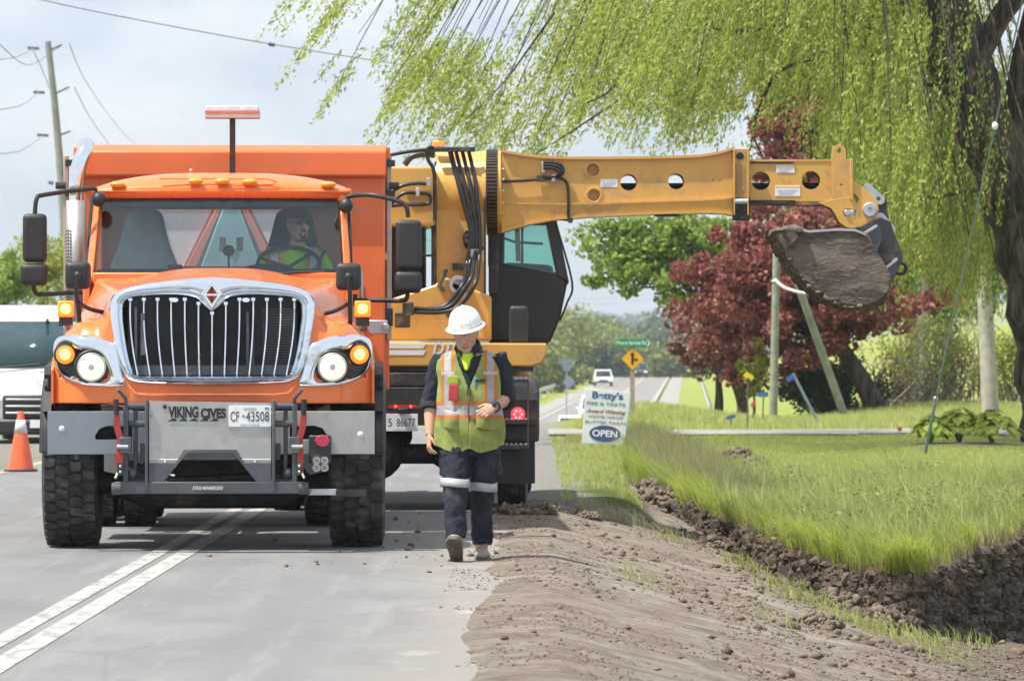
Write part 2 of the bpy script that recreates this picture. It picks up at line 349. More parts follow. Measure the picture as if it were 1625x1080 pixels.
def ground_z(X, Y):
    X = np.asarray(X, float); Y = np.asarray(Y, float)
    rx = roadx(Y); rz = roadz(Y); dist = X-rx
    near = 1-npsm(86, 110, Y)
    g = grass_z(X, Y)
    # soil floor
    xs = np.maximum(X, 0)
    d = -0.25*np.maximum(X-0.12, 0)+0.02+0.035*fbm(X, Y, 0.7, 2, 3)*npsm(0.0, 0.8, X)
    d = d+(0.004+0.020*npsm(0.8, 2.4, X))*fbm(X, Y, 4.5, 3, 4, 0.6)*npsm(-0.35, 0.4, X)
    tr = np.sin((X-0.12*np.sin(Y*0.35))*9.0)*0.003*npsm(0.1, 0.5, X)  # faint bucket and wheel furrows
    d = d-0.17*np.exp(-((Y-wall_y(X))/1.0)**2)*npsm(1.7, 2.4, X)
    d = d+tr-0.035*(1-npsm(-0.50, -0.05, X+0.16*fbm(X, Y, 0.45, 4, 6)))
    d = np.where(X < -0.55, -0.05, d)
    m = mask_dirt(X, Y)
    z0 = m*d+(1-m)*g
    # crumbly face at the turf edge
    edge = np.exp(-((Y-wall_y(X)-0.03)/0.30)**2)*npsm(1.1, 1.5, X)*(Y < 62)
    z0 = z0+edge*0.10*fbm(X, Y, 3.0, 3, 11, 0.6)
    gravel = np.where((X > -0.6) & (X < 1.0), 0.012*npsm(-0.1, 0.2, X)+0.008*fbm(X, Y, 3, 3, 9), 0)
    z0 = np.where((X < -0.45) & (X > -6.45), -0.06, z0+(1-m)*gravel*(X < 0.8))
    z0 = np.where(X <= -6.45, 0.0+0.02*fbm(X, Y, 1.2, 3, 12), z0)
    # far ground: follows the road, keeps level to the right where the trees stand, verge slopes away from the far road
    ad = np.abs(dist); inroad = ad < 4.4
    side = np.where(dist > 0, np.minimum(np.maximum(dist-6.5, 0)*0.22, 6), -np.minimum(np.maximum(-dist-6.0, 0)*0.10, 2.5))
    side = side*npsm(180, 300, Y)*(1-npsm(700, 1100, Y))
    far = rz+side-np.where(inroad, 0.12, 0.0)*1.0-npsm(4.2, 4.8, ad)*0.02
    keep = npsm(3.4, 9, X)*(1-npsm(125, 210, Y)); far = far*(1-keep)+(0.05+0.15*fbm(X, Y, 0.2, 2, 14))*keep
    far = far+0.30*np.exp(-((X-2.0)/1.5)**2-((Y-97)/6)**2)
    z = near*z0+(1-near)*far
    # hills far away
    hill = npsm(1300, 3600, Y)*(20+14*fbm(X, Y, 0.0011, 3, 21)+22*npsm(50, 260, X))
    return z+hill
kx = np.concatenate([-np.geomspace(3200, 14, 26), np.linspace(-12, -0.9, 24), np.arange(-0.85, 4.6, 0.05), np.linspace(4.7, 9, 30), np.geomspace(9.6, 40, 24), np.geomspace(46, 3200, 24)])
ky = np.concatenate([np.linspace(2, 20.5, 12), np.arange(21, 60, 0.062), np.linspace(60.2, 100, 130), np.linspace(101, 320, 70), np.geomspace(330, 9000, 60)])
GX, GY = np.meshgrid(kx, ky); GZ = ground_z(GX, GY)
nx, ny = len(kx), len(ky)
idx = (np.arange(ny-1)[:, None]*nx+np.arange(nx-1)[None, :]).ravel()
me = np_mesh('ground', np.stack([GX, GY, GZ], -1), np.stack([idx, idx+1, idx+nx+1, idx+nx], -1))
soil = np.maximum(mask_dirt(GX, GY), (1-npsm(0.22, 0.45, GY-wall_y(GX)+0.35*fbm(GX, GY, 2.2, 3, 91)))*npsm(1.0, 1.4, GX)*(GY < 60))*(GX > -0.6)*(1-npsm(86, 95, GY)); soil = np.where((GX > -7.2) & (GX <= -0.6), 0, soil)
gravel = np.where((GX > -0.7) & (GX < 1.2), 1-npsm(0.3, 0.6, GX+0.35*fbm(GX, GY, 0.8, 3, 31)), 0)*(GY < 100)*(GY > 44)
gravel = np.maximum(gravel, np.where((GX < -6.3), npsm(-9.6, -8.8, GX+0.6*fbm(GX, GY, 0.5, 2, 33)), 0)*(GY < 120))
lawn = npsm(58, 66, GY+5*fbm(GX, GY, 0.25, 3, 41))
for nm, arr in (('soil', soil), ('gravel', gravel), ('lawn', lawn)):
    at = me.attributes.new(nm, 'FLOAT', 'POINT'); at.data.foreach_set('value', arr.astype(np.float32).ravel())
def ground_mat():
    t = NT('ground'); v = t.coord('World')
    def attr(n): a = t.n('ShaderNodeAttribute', attribute_name=n); return a.outputs['Fac']
    n1 = t.noise(v, 3.0, 6, 0.62); n2 = t.noise(v, 22, 6, 0.7); n3 = t.noise(v, 0.8, 4); n5 = t.noise(t.scale(v, (1, 0.25, 1)), 6, 5, 0.6)
    turf = t.mix(t.ramp(n3, 0.3, 0.7), (0.085, 0.125, 0.022), (0.155, 0.185, 0.040))
    turf = t.mix(t.ramp(n1, 0.45, 0.75, 0, 0.55), turf, (0.17, 0.16, 0.06))
    lawnc = t.mix(t.ramp(t.noise(v, 1.1, 6, 0.7), 0.3, 0.7), (0.22, 0.265, 0.05), (0.31, 0.345, 0.085)); lawnc = t.mix(t.ramp(n2, 0.4, 0.8, 0, 0.4), lawnc, (0.16, 0.21, 0.04))
    grass = t.mix(attr('lawn'), turf, lawnc)
    soilc = t.mix(t.ramp(n1, 0.32, 0.68), (0.285, 0.230, 0.185), (0.46, 0.40, 0.335)); soilc = t.mix(t.ramp(n2, 0.5, 0.74, 0, 0.75), soilc, (0.11, 0.078, 0.056))
    soilc = t.mix(t.ramp(n5, 0.52, 0.72, 0, 0.5), soilc, (0.155, 0.118, 0.092))
    n6 = t.noise(t.scale(v, (0.5, 1.6, 1)), 9, 6, 0.72); soilc = t.mix(t.ramp(n6, 0.48, 0.63, 0, 0.55), soilc, (0.15, 0.113, 0.087)); soilc = t.mix(t.ramp(t.noise(v, 48, 5, 0.75), 0.53, 0.64, 0, 0.7), soilc, (0.10, 0.075, 0.057))
    soilc = t.mix(t.ramp(t.noise(v, 1.3, 4, 0.6), 0.5, 0.72, 0, 0.45), soilc, (0.50, 0.455, 0.40))
    # fresh moist soil low in the ditch: slope and depth decide
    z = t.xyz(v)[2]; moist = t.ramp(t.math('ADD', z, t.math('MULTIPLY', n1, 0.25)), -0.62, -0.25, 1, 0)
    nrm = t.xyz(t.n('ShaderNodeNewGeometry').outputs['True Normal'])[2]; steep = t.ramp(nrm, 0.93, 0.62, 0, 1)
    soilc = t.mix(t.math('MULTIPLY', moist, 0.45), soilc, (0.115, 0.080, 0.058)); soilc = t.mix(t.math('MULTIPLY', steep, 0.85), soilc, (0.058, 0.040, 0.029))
    grav = t.mix(t.ramp(n2, 0.35, 0.7), (0.24, 0.225, 0.20), (0.40, 0.38, 0.345))
    grav = t.mix(t.ramp(n1, 0.5, 0.8, 0, 0.5), grav, (0.19, 0.155, 0.115))
    c = t.mix(attr('gravel'), grass, grav); c = t.mix(t.ramp(t.math('ADD', attr('soil'), t.math('MULTIPLY', t.math('SUBTRACT', n2, 0.5), 0.5)), 0.35, 0.65), c, soilc)
    h = t.math('ADD', t.math('MULTIPLY', n2, 1.0), t.noise(v, 60, 6, 0.75))
    return t.fin(t.bsdf(c, 0.95, 0, t.bump(h, 1.0, 0.035), 0.15))
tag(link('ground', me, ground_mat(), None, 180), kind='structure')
# road
def strip(name, mat, xl, xr, ys, lift_=0.0, sub=6, kind='structure', zf=None):
    ys = np.asarray(ys, float); us = np.linspace(0, 1, sub+1)
    xc = roadx(ys); l = xc+xl; r = xc+xr
    X = l[:, None]*(1-us)+r[:, None]*us; Y = np.repeat(ys[:, None], sub+1, 1); Z = np.repeat(roadz(ys)[:, None], sub+1, 1)+lift_
    n = sub+1; ix = (np.arange(len(ys)-1)[:, None]*n+np.arange(sub)[None, :]).ravel()
    o = link(name, np_mesh(name, np.stack([X, Y, Z], -1), np.stack([ix, ix+1, ix+n+1, ix+n], -1)), mat, None, 180)
    if kind: o['kind'] = kind
    return o
def asphalt():
    t = NT('asphalt'); v = t.coord('World'); x, y, z = t.xyz(v)
    a = t.noise(t.scale(v, (1, 0.35, 1)), 1.2, 5, 0.6); f = t.noise(v, 160, 3, 0.7); g = t.noise(v, 35, 4, 0.6)
    c = t.mix(t.ramp(a, 0.3, 0.7), (0.150, 0.150, 0.152), (0.205, 0.204, 0.202)); c = t.mix(t.ramp(t.noise(v, 70, 4, 0.75), 0.50, 0.68, 0, 0.6), c, (0.34, 0.335, 0.33)); c = t.mix(t.ramp(g, 0.50, 0.70, 0, 0.55), c, (0.105, 0.105, 0.106))
    wheel = t.math('MULTIPLY', t.math('SINE', t.math('MULTIPLY', x, 3.6)), 0.5)
    c = t.mix(t.ramp(wheel, 0.1, 0.5, 0, 0.45), c, (0.145, 0.144, 0.146))
    c = t.mix(t.ramp(t.noise(t.scale(v, (1, 0.06, 1)), 5, 4, 0.6), 0.52, 0.68, 0, 0.4), c, (0.25, 0.247, 0.243)); c = t.mix(t.ramp(t.noise(v, 24, 2, 0.5), 0.70, 0.76, 0, 0.7), c, (0.42, 0.41, 0.40))
    # tracked-on soil by the work edge
    dirt = t.math('ADD', t.noise(t.scale(v, (0.9, 0.4, 1)), 2.0, 7, 0.72), t.ramp(x, -2.4, 0.1, -0.26, 0.15))
    fade = t.ramp(y, 62, 46, 0, 1); zone = t.math('MULTIPLY', t.ramp(y, 33.0, 35.5), t.ramp(y, 48, 42)); zone = t.math('MULTIPLY', zone, t.ramp(x, -2.6, -0.9))
    dirt = t.math('ADD', dirt, t.math('MULTIPLY', zone, 0.16))
    c = t.mix(t.math('MULTIPLY', t.ramp(dirt, 0.50, 0.78), t.math('MULTIPLY', fade, 0.62)), c, (0.225, 0.20, 0.178))
    dust = t.ramp(t.math('ADD', x, t.math('MULTIPLY', t.noise(v, 4, 6, 0.7), 0.9)), -0.45, 0.12); c = t.mix(t.math('MULTIPLY', dust, 0.6), c, (0.25, 0.228, 0.205))
    # lime-pale scrapes left at the ragged edge
    ed = t.math('MULTIPLY', t.ramp(x, -0.95, -0.45), t.ramp(t.noise(t.scale(v, (1, 0.5, 1)), 2.2, 5, 0.65), 0.56, 0.70)); c = t.mix(t.math('MULTIPLY', ed, 0.40), c, (0.46, 0.45, 0.43))
    # dark cracks
    vo = t.n('ShaderNodeTexVoronoi', feature='DISTANCE_TO_EDGE'); t.put(vo.inputs['Vector'], t.scale(v, (0.35, 0.10, 1))); vo.inputs['Scale'].default_value = 1.0
    c = t.mix(t.math('MULTIPLY', t.ramp(vo.outputs[0], 0.006, 0.0), 0.22), c, (0.09, 0.088, 0.085))
    return t.fin(t.bsdf(c, 0.86, 0, t.bump(f, 0.35, 0.004), 0.3))
M['asphalt'] = asphalt()
YS = np.concatenate([np.linspace(2, 84, 42), np.linspace(86, 300, 80), np.linspace(305, 1200, 60)])
strip('road', M['asphalt'], -3.75, 2.62+0.43*npsm(46, 60, YS), YS, 0.0, 8)
def stripe_mat(name, col, wear):
    t = NT(name); v = t.coord('World'); n = t.noise(t.scale(v, (1, 0.3, 1)), 9, 6, 0.7); f = t.noise(v, 140, 3, 0.7)
    c = t.mix(t.ramp(t.math('ADD', n, t.math('MULTIPLY', f, 0.3)), wear-0.03, wear+0.14), col, (0.22, 0.218, 0.215))
    return t.fin(t.bsdf(c, 0.7, 0, t.bump(f, 0.3, 0.003), 0.3))
M['stripe'] = stripe_mat('road_line_paint', (0.385, 0.38, 0.365), 0.64); M['ystripe'] = stripe_mat('yellow_line_paint', (0.48, 0.36, 0.18), 0.62)
YN = np.concatenate([np.linspace(2, 84, 60), np.linspace(86, 130, 20)])
for nm, a, b, mt in (('centre_line', -0.150, -0.030, 'stripe'), ('centre_line', 0.038, 0.178, 'stripe'), ('edge_line', -3.62, -3.50, 'ystripe')):
    o = strip(nm, M[mt], a, b, YN, 0.004, 1)
YF = np.linspace(240, 800, 90)
for nm, a, b, mt in (('far_edge_line', 2.70, 3.02, 'stripe'), ('far_edge_line', -3.0, -2.75, 'stripe'), ('far_centre_line', -0.22, 0.1, 'ystripe')):
    strip(nm, M[mt], a, b, YF, 0.02, 1)
M['gravel'] = pbr('crushed_gravel', (0.29, 0.28, 0.26), 0.95, 0, 0.2, 12, bump=0.8, bscale=60, space='World', dirt=(0.27, 0.24, 0.19), damt=0.3, dscale=1.5)
strip('far_gravel_shoulder', M['gravel'], 3.3, 4.7, YF, 0.01, 1); strip('far_gravel_shoulder', M['gravel'], -4.6, -3.3, YF, 0.01, 1)
# gravel driveway joining from the right
mb = MB()
def drive(u, v):
    x = 0.2+u*32; y = 80.9+v*5.2+0.25*math.sin(x*0.5); return (x, y, float(ground_z(x, y))*(0.3 if x < 6 else 1)+0.045)
mb.grid(drive, 80, 6); tag(mb.build('gravel_driveway', M['gravel'], None, 180, fix=False), kind='structure')
# ------------------------------------------------------------------ dump truck
TX0, TY0, TTH = -2.36, 37.73, R(1.9)
def TL(px, py, y):   # a point of the truck seen at that pixel, at local depth y
    x = 0.0; c, s_ = math.cos(TTH), math.sin(TTH)
    for _ in range(4):
        Yw = TY0+y*c+x*s_; x = ((px-VX)/F*Yw-TX0+y*s_)/c
    return x, PZ(py, Yw)
LCORE = lamp('lit_lamp_core', (1.0, 0.62, 0.22), 1.0)
def build_truck():
    T = thing('dump_truck', 'orange dump truck facing the camera on the centre lines, headlights lit', 'truck', (TX0, TY0, 0), TTH)
    # --- wheels
    def wheel(x, y, wd, r, face, name='wheel', tread=True, rows=4):
        h = wd/2; s = 1 if face > 0 else -1
        prof = [(-h*0.82, r*0.52), (-h*0.98, r*0.62), (-h, r*0.78), (-h*0.97, r*0.90), (-h*0.88, r*0.955), (-h*0.55, r*0.965), (0, r*0.968), (h*0.55, r*0.965), (h*0.88, r*0.955), (h*0.97, r*0.90), (h, r*0.78), (h*0.98, r*0.62), (h*0.82, r*0.52)]
        mb = MB(); mb.lathe(prof, (x, y, r), 'x', 48); wh = mb.build(name, M['rubber'], T, 40)
        if tread:
            mb = MB(); N = 40
            for row in range(rows):
                cx = x+(-h*0.93)+(row+0.5)*(wd*0.93/rows); bw = wd*0.93/rows*0.90
                for k in range(N):
                    a = 2*math.pi*(k+(0.5 if row % 2 else 0)+0.18*row)/N; da = 2*math.pi/N*0.86/2
                    ro, ri = r*(1.0 if 0 < row < rows-1 else 0.988), r*0.952
                    jx = bw*0.10*(1 if row % 2 else -1)
                    ring = [(-bw/2, -da*0.75), (-bw*0.1, -da*1.0), (bw/2, -da*0.7), (bw/2, da*0.8), (bw*0.05, da*1.02), (-bw/2, da*0.7)]
                    lo = [(cx+u+jx*v/da*0.6, y+ri*math.cos(a+v), r+ri*math.sin(a+v)) for u, v in ring]
                    hi = [(cx+u*0.94+jx*v/da*0.6, y+ro*math.cos(a+v*0.95), r+ro*math.sin(a+v*0.95)) for u, v in ring]
                    mb.loft([lo, hi])
            mb.build('tread', M['rubber'], wh, 25)
        mb = MB(); f = x+s*h*0.55
        mb.lathe([(x+s*h*0.80-f, r*0.54), (x+s*h*0.80-f, r*0.50), (x+s*h*0.35-f, r*0.47), (x+s*h*0.30-f, r*0.20), (x+s*h*0.7-f, r*0.18), (x+s*h*0.75-f, 0.001)], (f, y, r), 'x', 32)
        for k in range(10):
            a = 2*math.pi*k/10; mb.cyl((x+s*h*0.30, y+r*0.34*math.cos(a), r+r*0.34*math.sin(a)), (x+s*h*0.45, y+r*0.34*math.cos(a), r+r*0.34*math.sin(a)), 0.016, n=6)
        mb.build('rim', M['alu'], wh, 35)
        return wh
    for s in (-1, 1): wheel(s*1.045, 0, 0.41, 0.545, s)
    for y in (4.35, 5.75):
        for s in (-1, 1):
            wheel(s*1.07, y, 0.27, 0.51, s, tread=y < 5, rows=4); wheel(s*0.74, y, 0.27, 0.51, s, tread=y < 5, rows=4)
    # --- chassis
    mb = MB()
    for s in (-1, 1): mb.box((s*0.42, 3.0, 0.86), (0.09, 8.0, 0.27))
    mb.tube([(-0.95, 0, 0.50), (-0.7, 0, 0.44), (-0.5, 0, 0.36), (0.5, 0, 0.36), (0.7, 0, 0.44), (0.95, 0, 0.50)], 0.085, 8)
    for y in (-0.55, 2.2, 3.8): mb.box((0, y, 0.8), (0.86, 0.12, 0.2))
    mb.build('chassis_frame', M['grime'], T, 30, 0.01)
    mb = MB()
    for y in (4.35, 5.75):
        mb.cyl((-1.0, y, 0.51), (1.0, y, 0.51), 0.09, n=12); mb.sphere((0.05, y, 0.50), 0.24, 14, 8, 0.22)
    mb.build('rear_axle', M['grime'], T, 40)
    mb = MB(); mb.box((0, 0.35, 0.62), (0.55, 0.9, 0.42), taper=1.25); mb.box((0.25, 0.9, 0.7), (0.4, 0.9, 0.4)); mb.cyl((-0.2, 1.2, 0.62), (0.04, 4.1, 0.52), 0.06, n=10)
    mb.tube([(-0.62, -0.35, 0.62), (-0.3, -0.42, 0.5), (0.3, -0.38, 0.53), (0.6, -0.3, 0.66)], 0.03, 6)
    mb.build('engine_underside', M['grime'], T, 30, 0.02)
    for s in (-1, 1):
        mb = MB(); mb.tube([(s*0.42, -0.75, 0.74), (s*0.43, -0.3, 0.56), (s*0.43, 0.3, 0.53), (s*0.42, 0.85, 0.74)], 0.045, 4); mb.build('leaf_spring', M['grime'], T, 30)
        mb = MB(); mb.cyl((s*0.88, 1.25, 0.72), (s*0.88, 2.3, 0.72), 0.30, n=24); mb.build('fuel_tank', M['alu'], T, 30)
    # --- tilt hood with fenders, one moulded surface
    def hfront(ax, z):   # depth of the moulded front face
        return -0.835+0.09*(ax/1.165)**2+0.17*sm(0.93, 1.165, ax)+0.07*sm(1.25, 1.9, z)
    def hood_fn(u, v):
        x = (u*2-1)*1.165; ax = abs(x); tt = v*2; back = max(0, tt-1)
        hw = 0.70+0.24*back                                     # hood half width grows towards the cab
        k = sm(hw-0.03, hw+0.13, ax)
        ztop_h = 1.945-0.075*sm(0.1, 0.72, ax)**1.5+0.13*back-0.02*back*back
        ztop_f = 1.66-0.27*max(0, (ax-0.86)/0.305)**2.6+0.03*back
        ztop = ztop_h*(1-k)+ztop_f*k
        ybk = 0.92-0.20*k
        rad = 0.10*(1-k)+0.20*k
        if tt <= 1:
            z = 1.06+(ztop-1.06)*tt
            q = max(0, (z-(ztop-rad))/rad); return (x, hfront(ax, z)+rad*(1-math.sqrt(max(0, 1-q*q))), z)
        y0 = hfront(ax, ztop)+rad; y = y0+(ybk-y0)*back; z = ztop
        if k < 0.5: z += 0.018*math.sin(math.pi*min(1, back*1.05))*(1-sm(0.2, 0.5, ax))
        return (x, y, z)
    mb = MB(); mb.grid(hood_fn, 120, 90)
    def opening(f):
        c = [sum(mb.v[i][k] for i in f)/len(f) for k in range(3)]; ax = abs(c[0])
        if c[1] > -0.45: return False
        if ax < np.interp(c[2], [1.22, 1.3, 1.82], [0.5, 0.60, 0.68]) and 1.22 < c[2] < 1.86: return True
        return 0.76 < ax < 1.10 and 1.24 < c[2] < np.interp(ax, [0.76, 0.85, 1.0, 1.1], [1.32, 1.42, 1.46, 1.47])
    keep = [i for i, f in enumerate(mb.f) if not opening(f)]; mb.f = [mb.f[i] for i in keep]; mb.mi = [mb.mi[i] for i in keep]
    ho = mb.build('hood', M['orange'], T, 50, fix=True, solid=0.012)
    mb = MB()   # fender sides with the wheel arch
    for s in (-1, 1):
        poly = [(-0.62, 1.06), (-0.62, 1.30), (-0.45, 1.385), (0.55, 1.40), (0.72, 1.36), (0.72, 0.95), (0.66, 0.95)]
        poly += [(0.64*math.cos(a), 0.545+0.64*math.sin(a)) for a in [R(35+d) for d in range(0, 100, 12)]]
        mb.prismx(poly, s*1.152, s*1.17)
    mb.build('fender_side', M['orange'], ho, 30)
    for s in (-1, 1):   # black rubber arch flare seen outside the fender
        mb = MB(); pts = [(s*1.205, 0.66*math.cos(a), 0.545+0.70*math.sin(a)) for a in [R(x) for x in range(55, 175, 8)]]
        mb.tube(pts, 0.05, 6, squash=0.5)
        for i in range(4): mb.box((s*1.20, -0.46+0.02*i, 1.16-0.085*i+0.12), (0.05, 0.12, 0.035), (0.5, 0, 0))
        mb.prismx([(-0.60, 1.0), (-0.36, 1.32), (0.4, 1.36), (0.62, 0.95), (0.55, 0.95), (0.36, 1.27), (-0.3, 1.24), (-0.5, 1.0)], s*1.17, s*1.235)
        mb.build('arch_flare', M['black'], ho, 35)
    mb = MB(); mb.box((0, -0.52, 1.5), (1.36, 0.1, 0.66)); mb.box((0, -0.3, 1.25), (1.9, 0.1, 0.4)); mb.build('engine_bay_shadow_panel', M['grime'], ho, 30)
    # valance seam
    mb = MB()
    mb.tube([(-0.60, -0.838, 1.19), (-0.55, -0.872, 1.135), (-0.45, -0.878, 1.125), (0.45, -0.878, 1.125), (0.55, -0.872, 1.135), (0.60, -0.838, 1.19)], 0.008, 6); mb.build('valance_crease', M['orange'], ho, 50)
    # --- grille
    def gy(x, z): return -0.865+0.06*(x/0.75)**2+0.075*sm(1.25, 1.9, z)
    outer = [(0.0, 1.975), (0.25, 1.955), (0.55, 1.915), (0.69, 1.865), (0.745, 1.79), (0.735, 1.62), (0.70, 1.42), (0.64, 1.27), (0.585, 1.215), (0.45, 1.195), (0.0, 1.185)]
    inner = [(0.0, 1.715), (0.06, 1.765), (0.13, 1.820), (0.30, 1.838), (0.56, 1.822), (0.625, 1.795), (0.642, 1.73), (0.635, 1.62), (0.605, 1.42), (0.565, 1.29), (0.52, 1.262), (0.0, 1.262)]
    def sym(h): return h+[(-x, z) for x, z in h[::-1] if x > 1e-6]
    NO = 120
    O = cr_spline(outer, 6); I = cr_spline(inner, 4)
    O = resample(O, 60, False); I = resample(I, 60, False)
    O = [(p.x, p.y) for p in O]; I = [(p.x, p.y) for p in I]
    O = O+[(-x, z) for x, z in O[-2:0:-1]]; I = I+[(-x, z) for x, z in I[-2:0:-1]]
    rings = []
    for f, d in ((0.0, 0.07), (0.02, 0.02), (0.10, -0.012), (0.26, -0.03), (0.45, -0.034), (0.60, -0.022), (0.68, -0.002), (0.74, -0.014), (0.86, -0.026), (0.95, -0.018), (1.0, 0.0), (1.0, 0.09)):
        rings.append([(ox+(ix-ox)*f, gy(ox+(ix-ox)*f, oz+(iz-oz)*f)+d, oz+(iz-oz)*f) for (ox, oz), (ix, iz) in zip(O, I)])
    mb = MB(); mb.loft(rings, False); gs = mb.build('grille_surround', M['chrome'], ho, 60)
    mb = MB()     # emblem: raised diamond bezel
    def dia(k, y, cz=1.842): return [(0, y, cz+0.118*k), (0.083*k, y, cz), (0, y, cz-0.118*k), (-0.083*k, y, cz)]
    mb.loft([dia(1.0, -0.80), dia(0.97, -0.885), dia(0.80, -0.895), dia(0.76, -0.872), dia(0.70, -0.872)], True)
    em = mb.build('emblem', M['chrome'], ho, 20)
    mb = MB(); mb.loft([dia(0.56, -0.870), dia(0.56, -0.879)]); mb.build('emblem_field', pbr('emblem_red', (0.50, 0.045, 0.03), 0.35), em, 20)
    mb = MB(); mb.prism([(-0.052, 1.849), (0.052, 1.849), (0.058, 1.842), (0.052, 1.835), (-0.052, 1.835), (-0.058, 1.842)], -0.886, -0.874); mb.build('emblem_bar', M['chrome'], em, 20)
    mb = MB(); mb.box((0, -0.881, 1.842), (0.012, 0.008, 0.11)); mb.build('emblem_stem', M['ink_black'], em, 20)
    tops = [i*0.0985 for i in range(-6, 7)]
    for i, xt in enumerate(tops):
        xb = xt*0.905; a = abs(i-6)
        zt = 1.715 if a == 0 else (1.785 if a == 1 else 1.815)
        mb = MB(); rr = []
        for k in range(9):
            f = k/8; z = zt+(1.265-zt)*f; x = xt+(xb-xt)*f**1.3+0.014*np.sign(xt)*math.sin(math.pi*f)*(abs(xt)/0.6)
            y = gy(x, z)+0.012; w_ = 0.0098
            rr.append([(x-w_, y+0.05, z), (x-w_, y+0.005, z), (x-w_*0.5, y-0.004, z), (x+w_*0.5, y-0.004, z), (x+w_, y+0.005, z), (x+w_, y+0.05, z)])
        mb.loft(rr); mb.box((xt, gy(xt, zt)+0.012, zt-0.004), (0.028, 0.03, 0.022))
        mb.build('grille_bar', M['chrome'], ho, 40)
    plate('grille_badge', [circ(0.245, 1.805, 0.028, 20, 0.016)], -0.845, 0.008, M['white_plate'], ho); plate('grille_badge', [circ(-0.27, 1.805, 0.028, 20, 0.016)], -0.845, 0.008, M['white_plate'], ho)
    mb = MB()    # radiator core with fine fins behind the bars
    mb.box((0, -0.72, 1.54), (1.22, 0.04, 0.62))
    for k in range(60): mb.box((0, -0.745, 1.255+k*0.0096), (1.2, 0.012, 0.0035))
    rc = mb.build('radiator', pbr('radiator_core', (0.035, 0.036, 0.038), 0.5, 0.4), ho, 20)
    mb = MB()
    for x0, x1 in ((0.36, 0.60),):
        for k in range(22): mb.box(((x0+x1)/2, -0.765, 1.34+k*0.019), (x1-x0, 0.012, 0.006))
    mb.box((0.255, -0.77, 1.50), (0.02, 0.02, 0.44)); mb.box((0.295, -0.77, 1.50), (0.014, 0.02, 0.40)); mb.box((-0.55, -0.77, 1.52), (0.018, 0.02, 0.46)); mb.box((-0.50, -0.77, 1.56), (0.03, 0.02, 0.3)); mb.box((0, -0.76, 1.30), (1.16, 0.03, 0.07))
    mb.build('radiator_pipe', M['greymetal'], ho, 30)
    # --- headlights
    for s in (-1, 1):
        def ly(x, z): return hfront(abs(x), z)-0.022
        out_ = [(0.665, 1.46), (0.72, 1.50), (0.82, 1.535), (0.98, 1.555), (1.10, 1.545), (1.15, 1.50), (1.155, 1.40), (1.13, 1.30), (1.06, 1.235), (0.95, 1.195), (0.80, 1.18), (0.66, 1.18), (0.62, 1.20), (0.655, 1.32)]
        inn = [(0.735, 1.245), (0.745, 1.31), (0.80, 1.40), (0.90, 1.445), (0.985, 1.455), (1.05, 1.50), (1.10, 1.495), (1.135, 1.44), (1.13, 1.37), (1.10, 1.295), (1.04, 1.25), (0.93, 1.222), (0.83, 1.212), (0.76, 1.212)]
        Oo = resample(cr_spline(out_+[out_[0]], 4), 56); Ii = resample(cr_spline(inn+[inn[0]], 4), 56)
        # align the two loops by angle
        def rot(Lp):
            cx, cz = 0.92, 1.35; k = min(range(len(Lp)), key=lambda i: abs(math.atan2(Lp[i].y-cz, Lp[i].x-cx)-3.0)); Lp = Lp[k:]+Lp[:k]
            a0 = (Lp[1]-Lp[0]); c0 = Lp[0]-Vector((cx, cz))
            return Lp if c0.x*a0.y-c0.y*a0.x > 0 else [Lp[0]]+Lp[:0:-1]
        Oo, Ii = rot(Oo), rot(Ii); rings = []
        for f, d in ((0, 0.08), (0.0, 0.012), (0.12, -0.004), (0.4, -0.015), (0.75, -0.015), (0.95, -0.008), (1.0, 0.004), (1.0, 0.06)):
            rings.append([(s*(o.x+(i.x-o.x)*f), ly(o.x+(i.x-o.x)*f, o.y+(i.y-o.y)*f)+d, o.y+(i.y-o.y)*f) for o, i in zip(Oo, Ii)])
        mb = MB(); mb.loft(rings, False); hb = mb.build('headlight_bezel', M['chrome'], T, 60)
        mb = MB(); mb.loft([[(s*p.x, ly(p.x, p.y)+0.02, p.y) for p in Ii], [(s*(0.93+(p.x-0.93)*0.8), ly(0.9, 1.3)+0.10, 1.34+(p.y-1.34)*0.8) for p in Ii], [(s*(0.93+(p.x-0.93)*0.1), ly(0.9, 1.3)+0.11, 1.34+(p.y-1.34)*0.1) for p in Ii]], False); mb.build('lamp_housing', M['blackmetal'], hb, 40)
        c = (s*0.868, ly(0.868, 1.32)+0.012, 1.322)
        mb = MB(); mb.lathe([(0.06, 0.128), (-0.02, 0.126), (-0.028, 0.118), (-0.018, 0.104)], c, 'y', 32); mb.build('headlight_ring', M['black'], hb, 40)
        mb = MB(); mb.lathe([(-0.022, 0.104), (-0.032, 0.085), (-0.042, 0.05), (-0.046, 0.001)], c, 'y', 32); mb.build('headlight', M['head_on'], hb, 60)
        mb = MB()
        mb.lathe([(-0.043, 0.024), (-0.052, 0.020), (-0.052, 0.001)], c, 'y', 16)
        mb.lathe([(-0.027, 0.102), (-0.034, 0.097), (-0.028, 0.092)], c, 'y', 32)
        mb.build('headlight_reflector', M['alu'], hb, 40)['kind'] = 'stuff'
        c2 = (s*1.062, ly(1.06, 1.41)-0.02, 1.412)
        mb = MB(); mb.lathe([(0.05, 0.086), (-0.02, 0.084), (-0.026, 0.068)], c2, 'y', 28); mb.build('signal_ring', M['black'], hb, 40)
        mb = MB(); mb.lathe([(-0.020, 0.070), (-0.030, 0.050), (-0.036, 0.001)], c2, 'y', 28); mb.build('turn_signal', M['amber_on'], hb, 60)
        mb = MB(); mb.lathe([(-0.029, 0.044), (-0.037, 0.030), (-0.040, 0.001)], c2, 'y', 24); mb.build('turn_signal_core', LCORE, hb, 60)
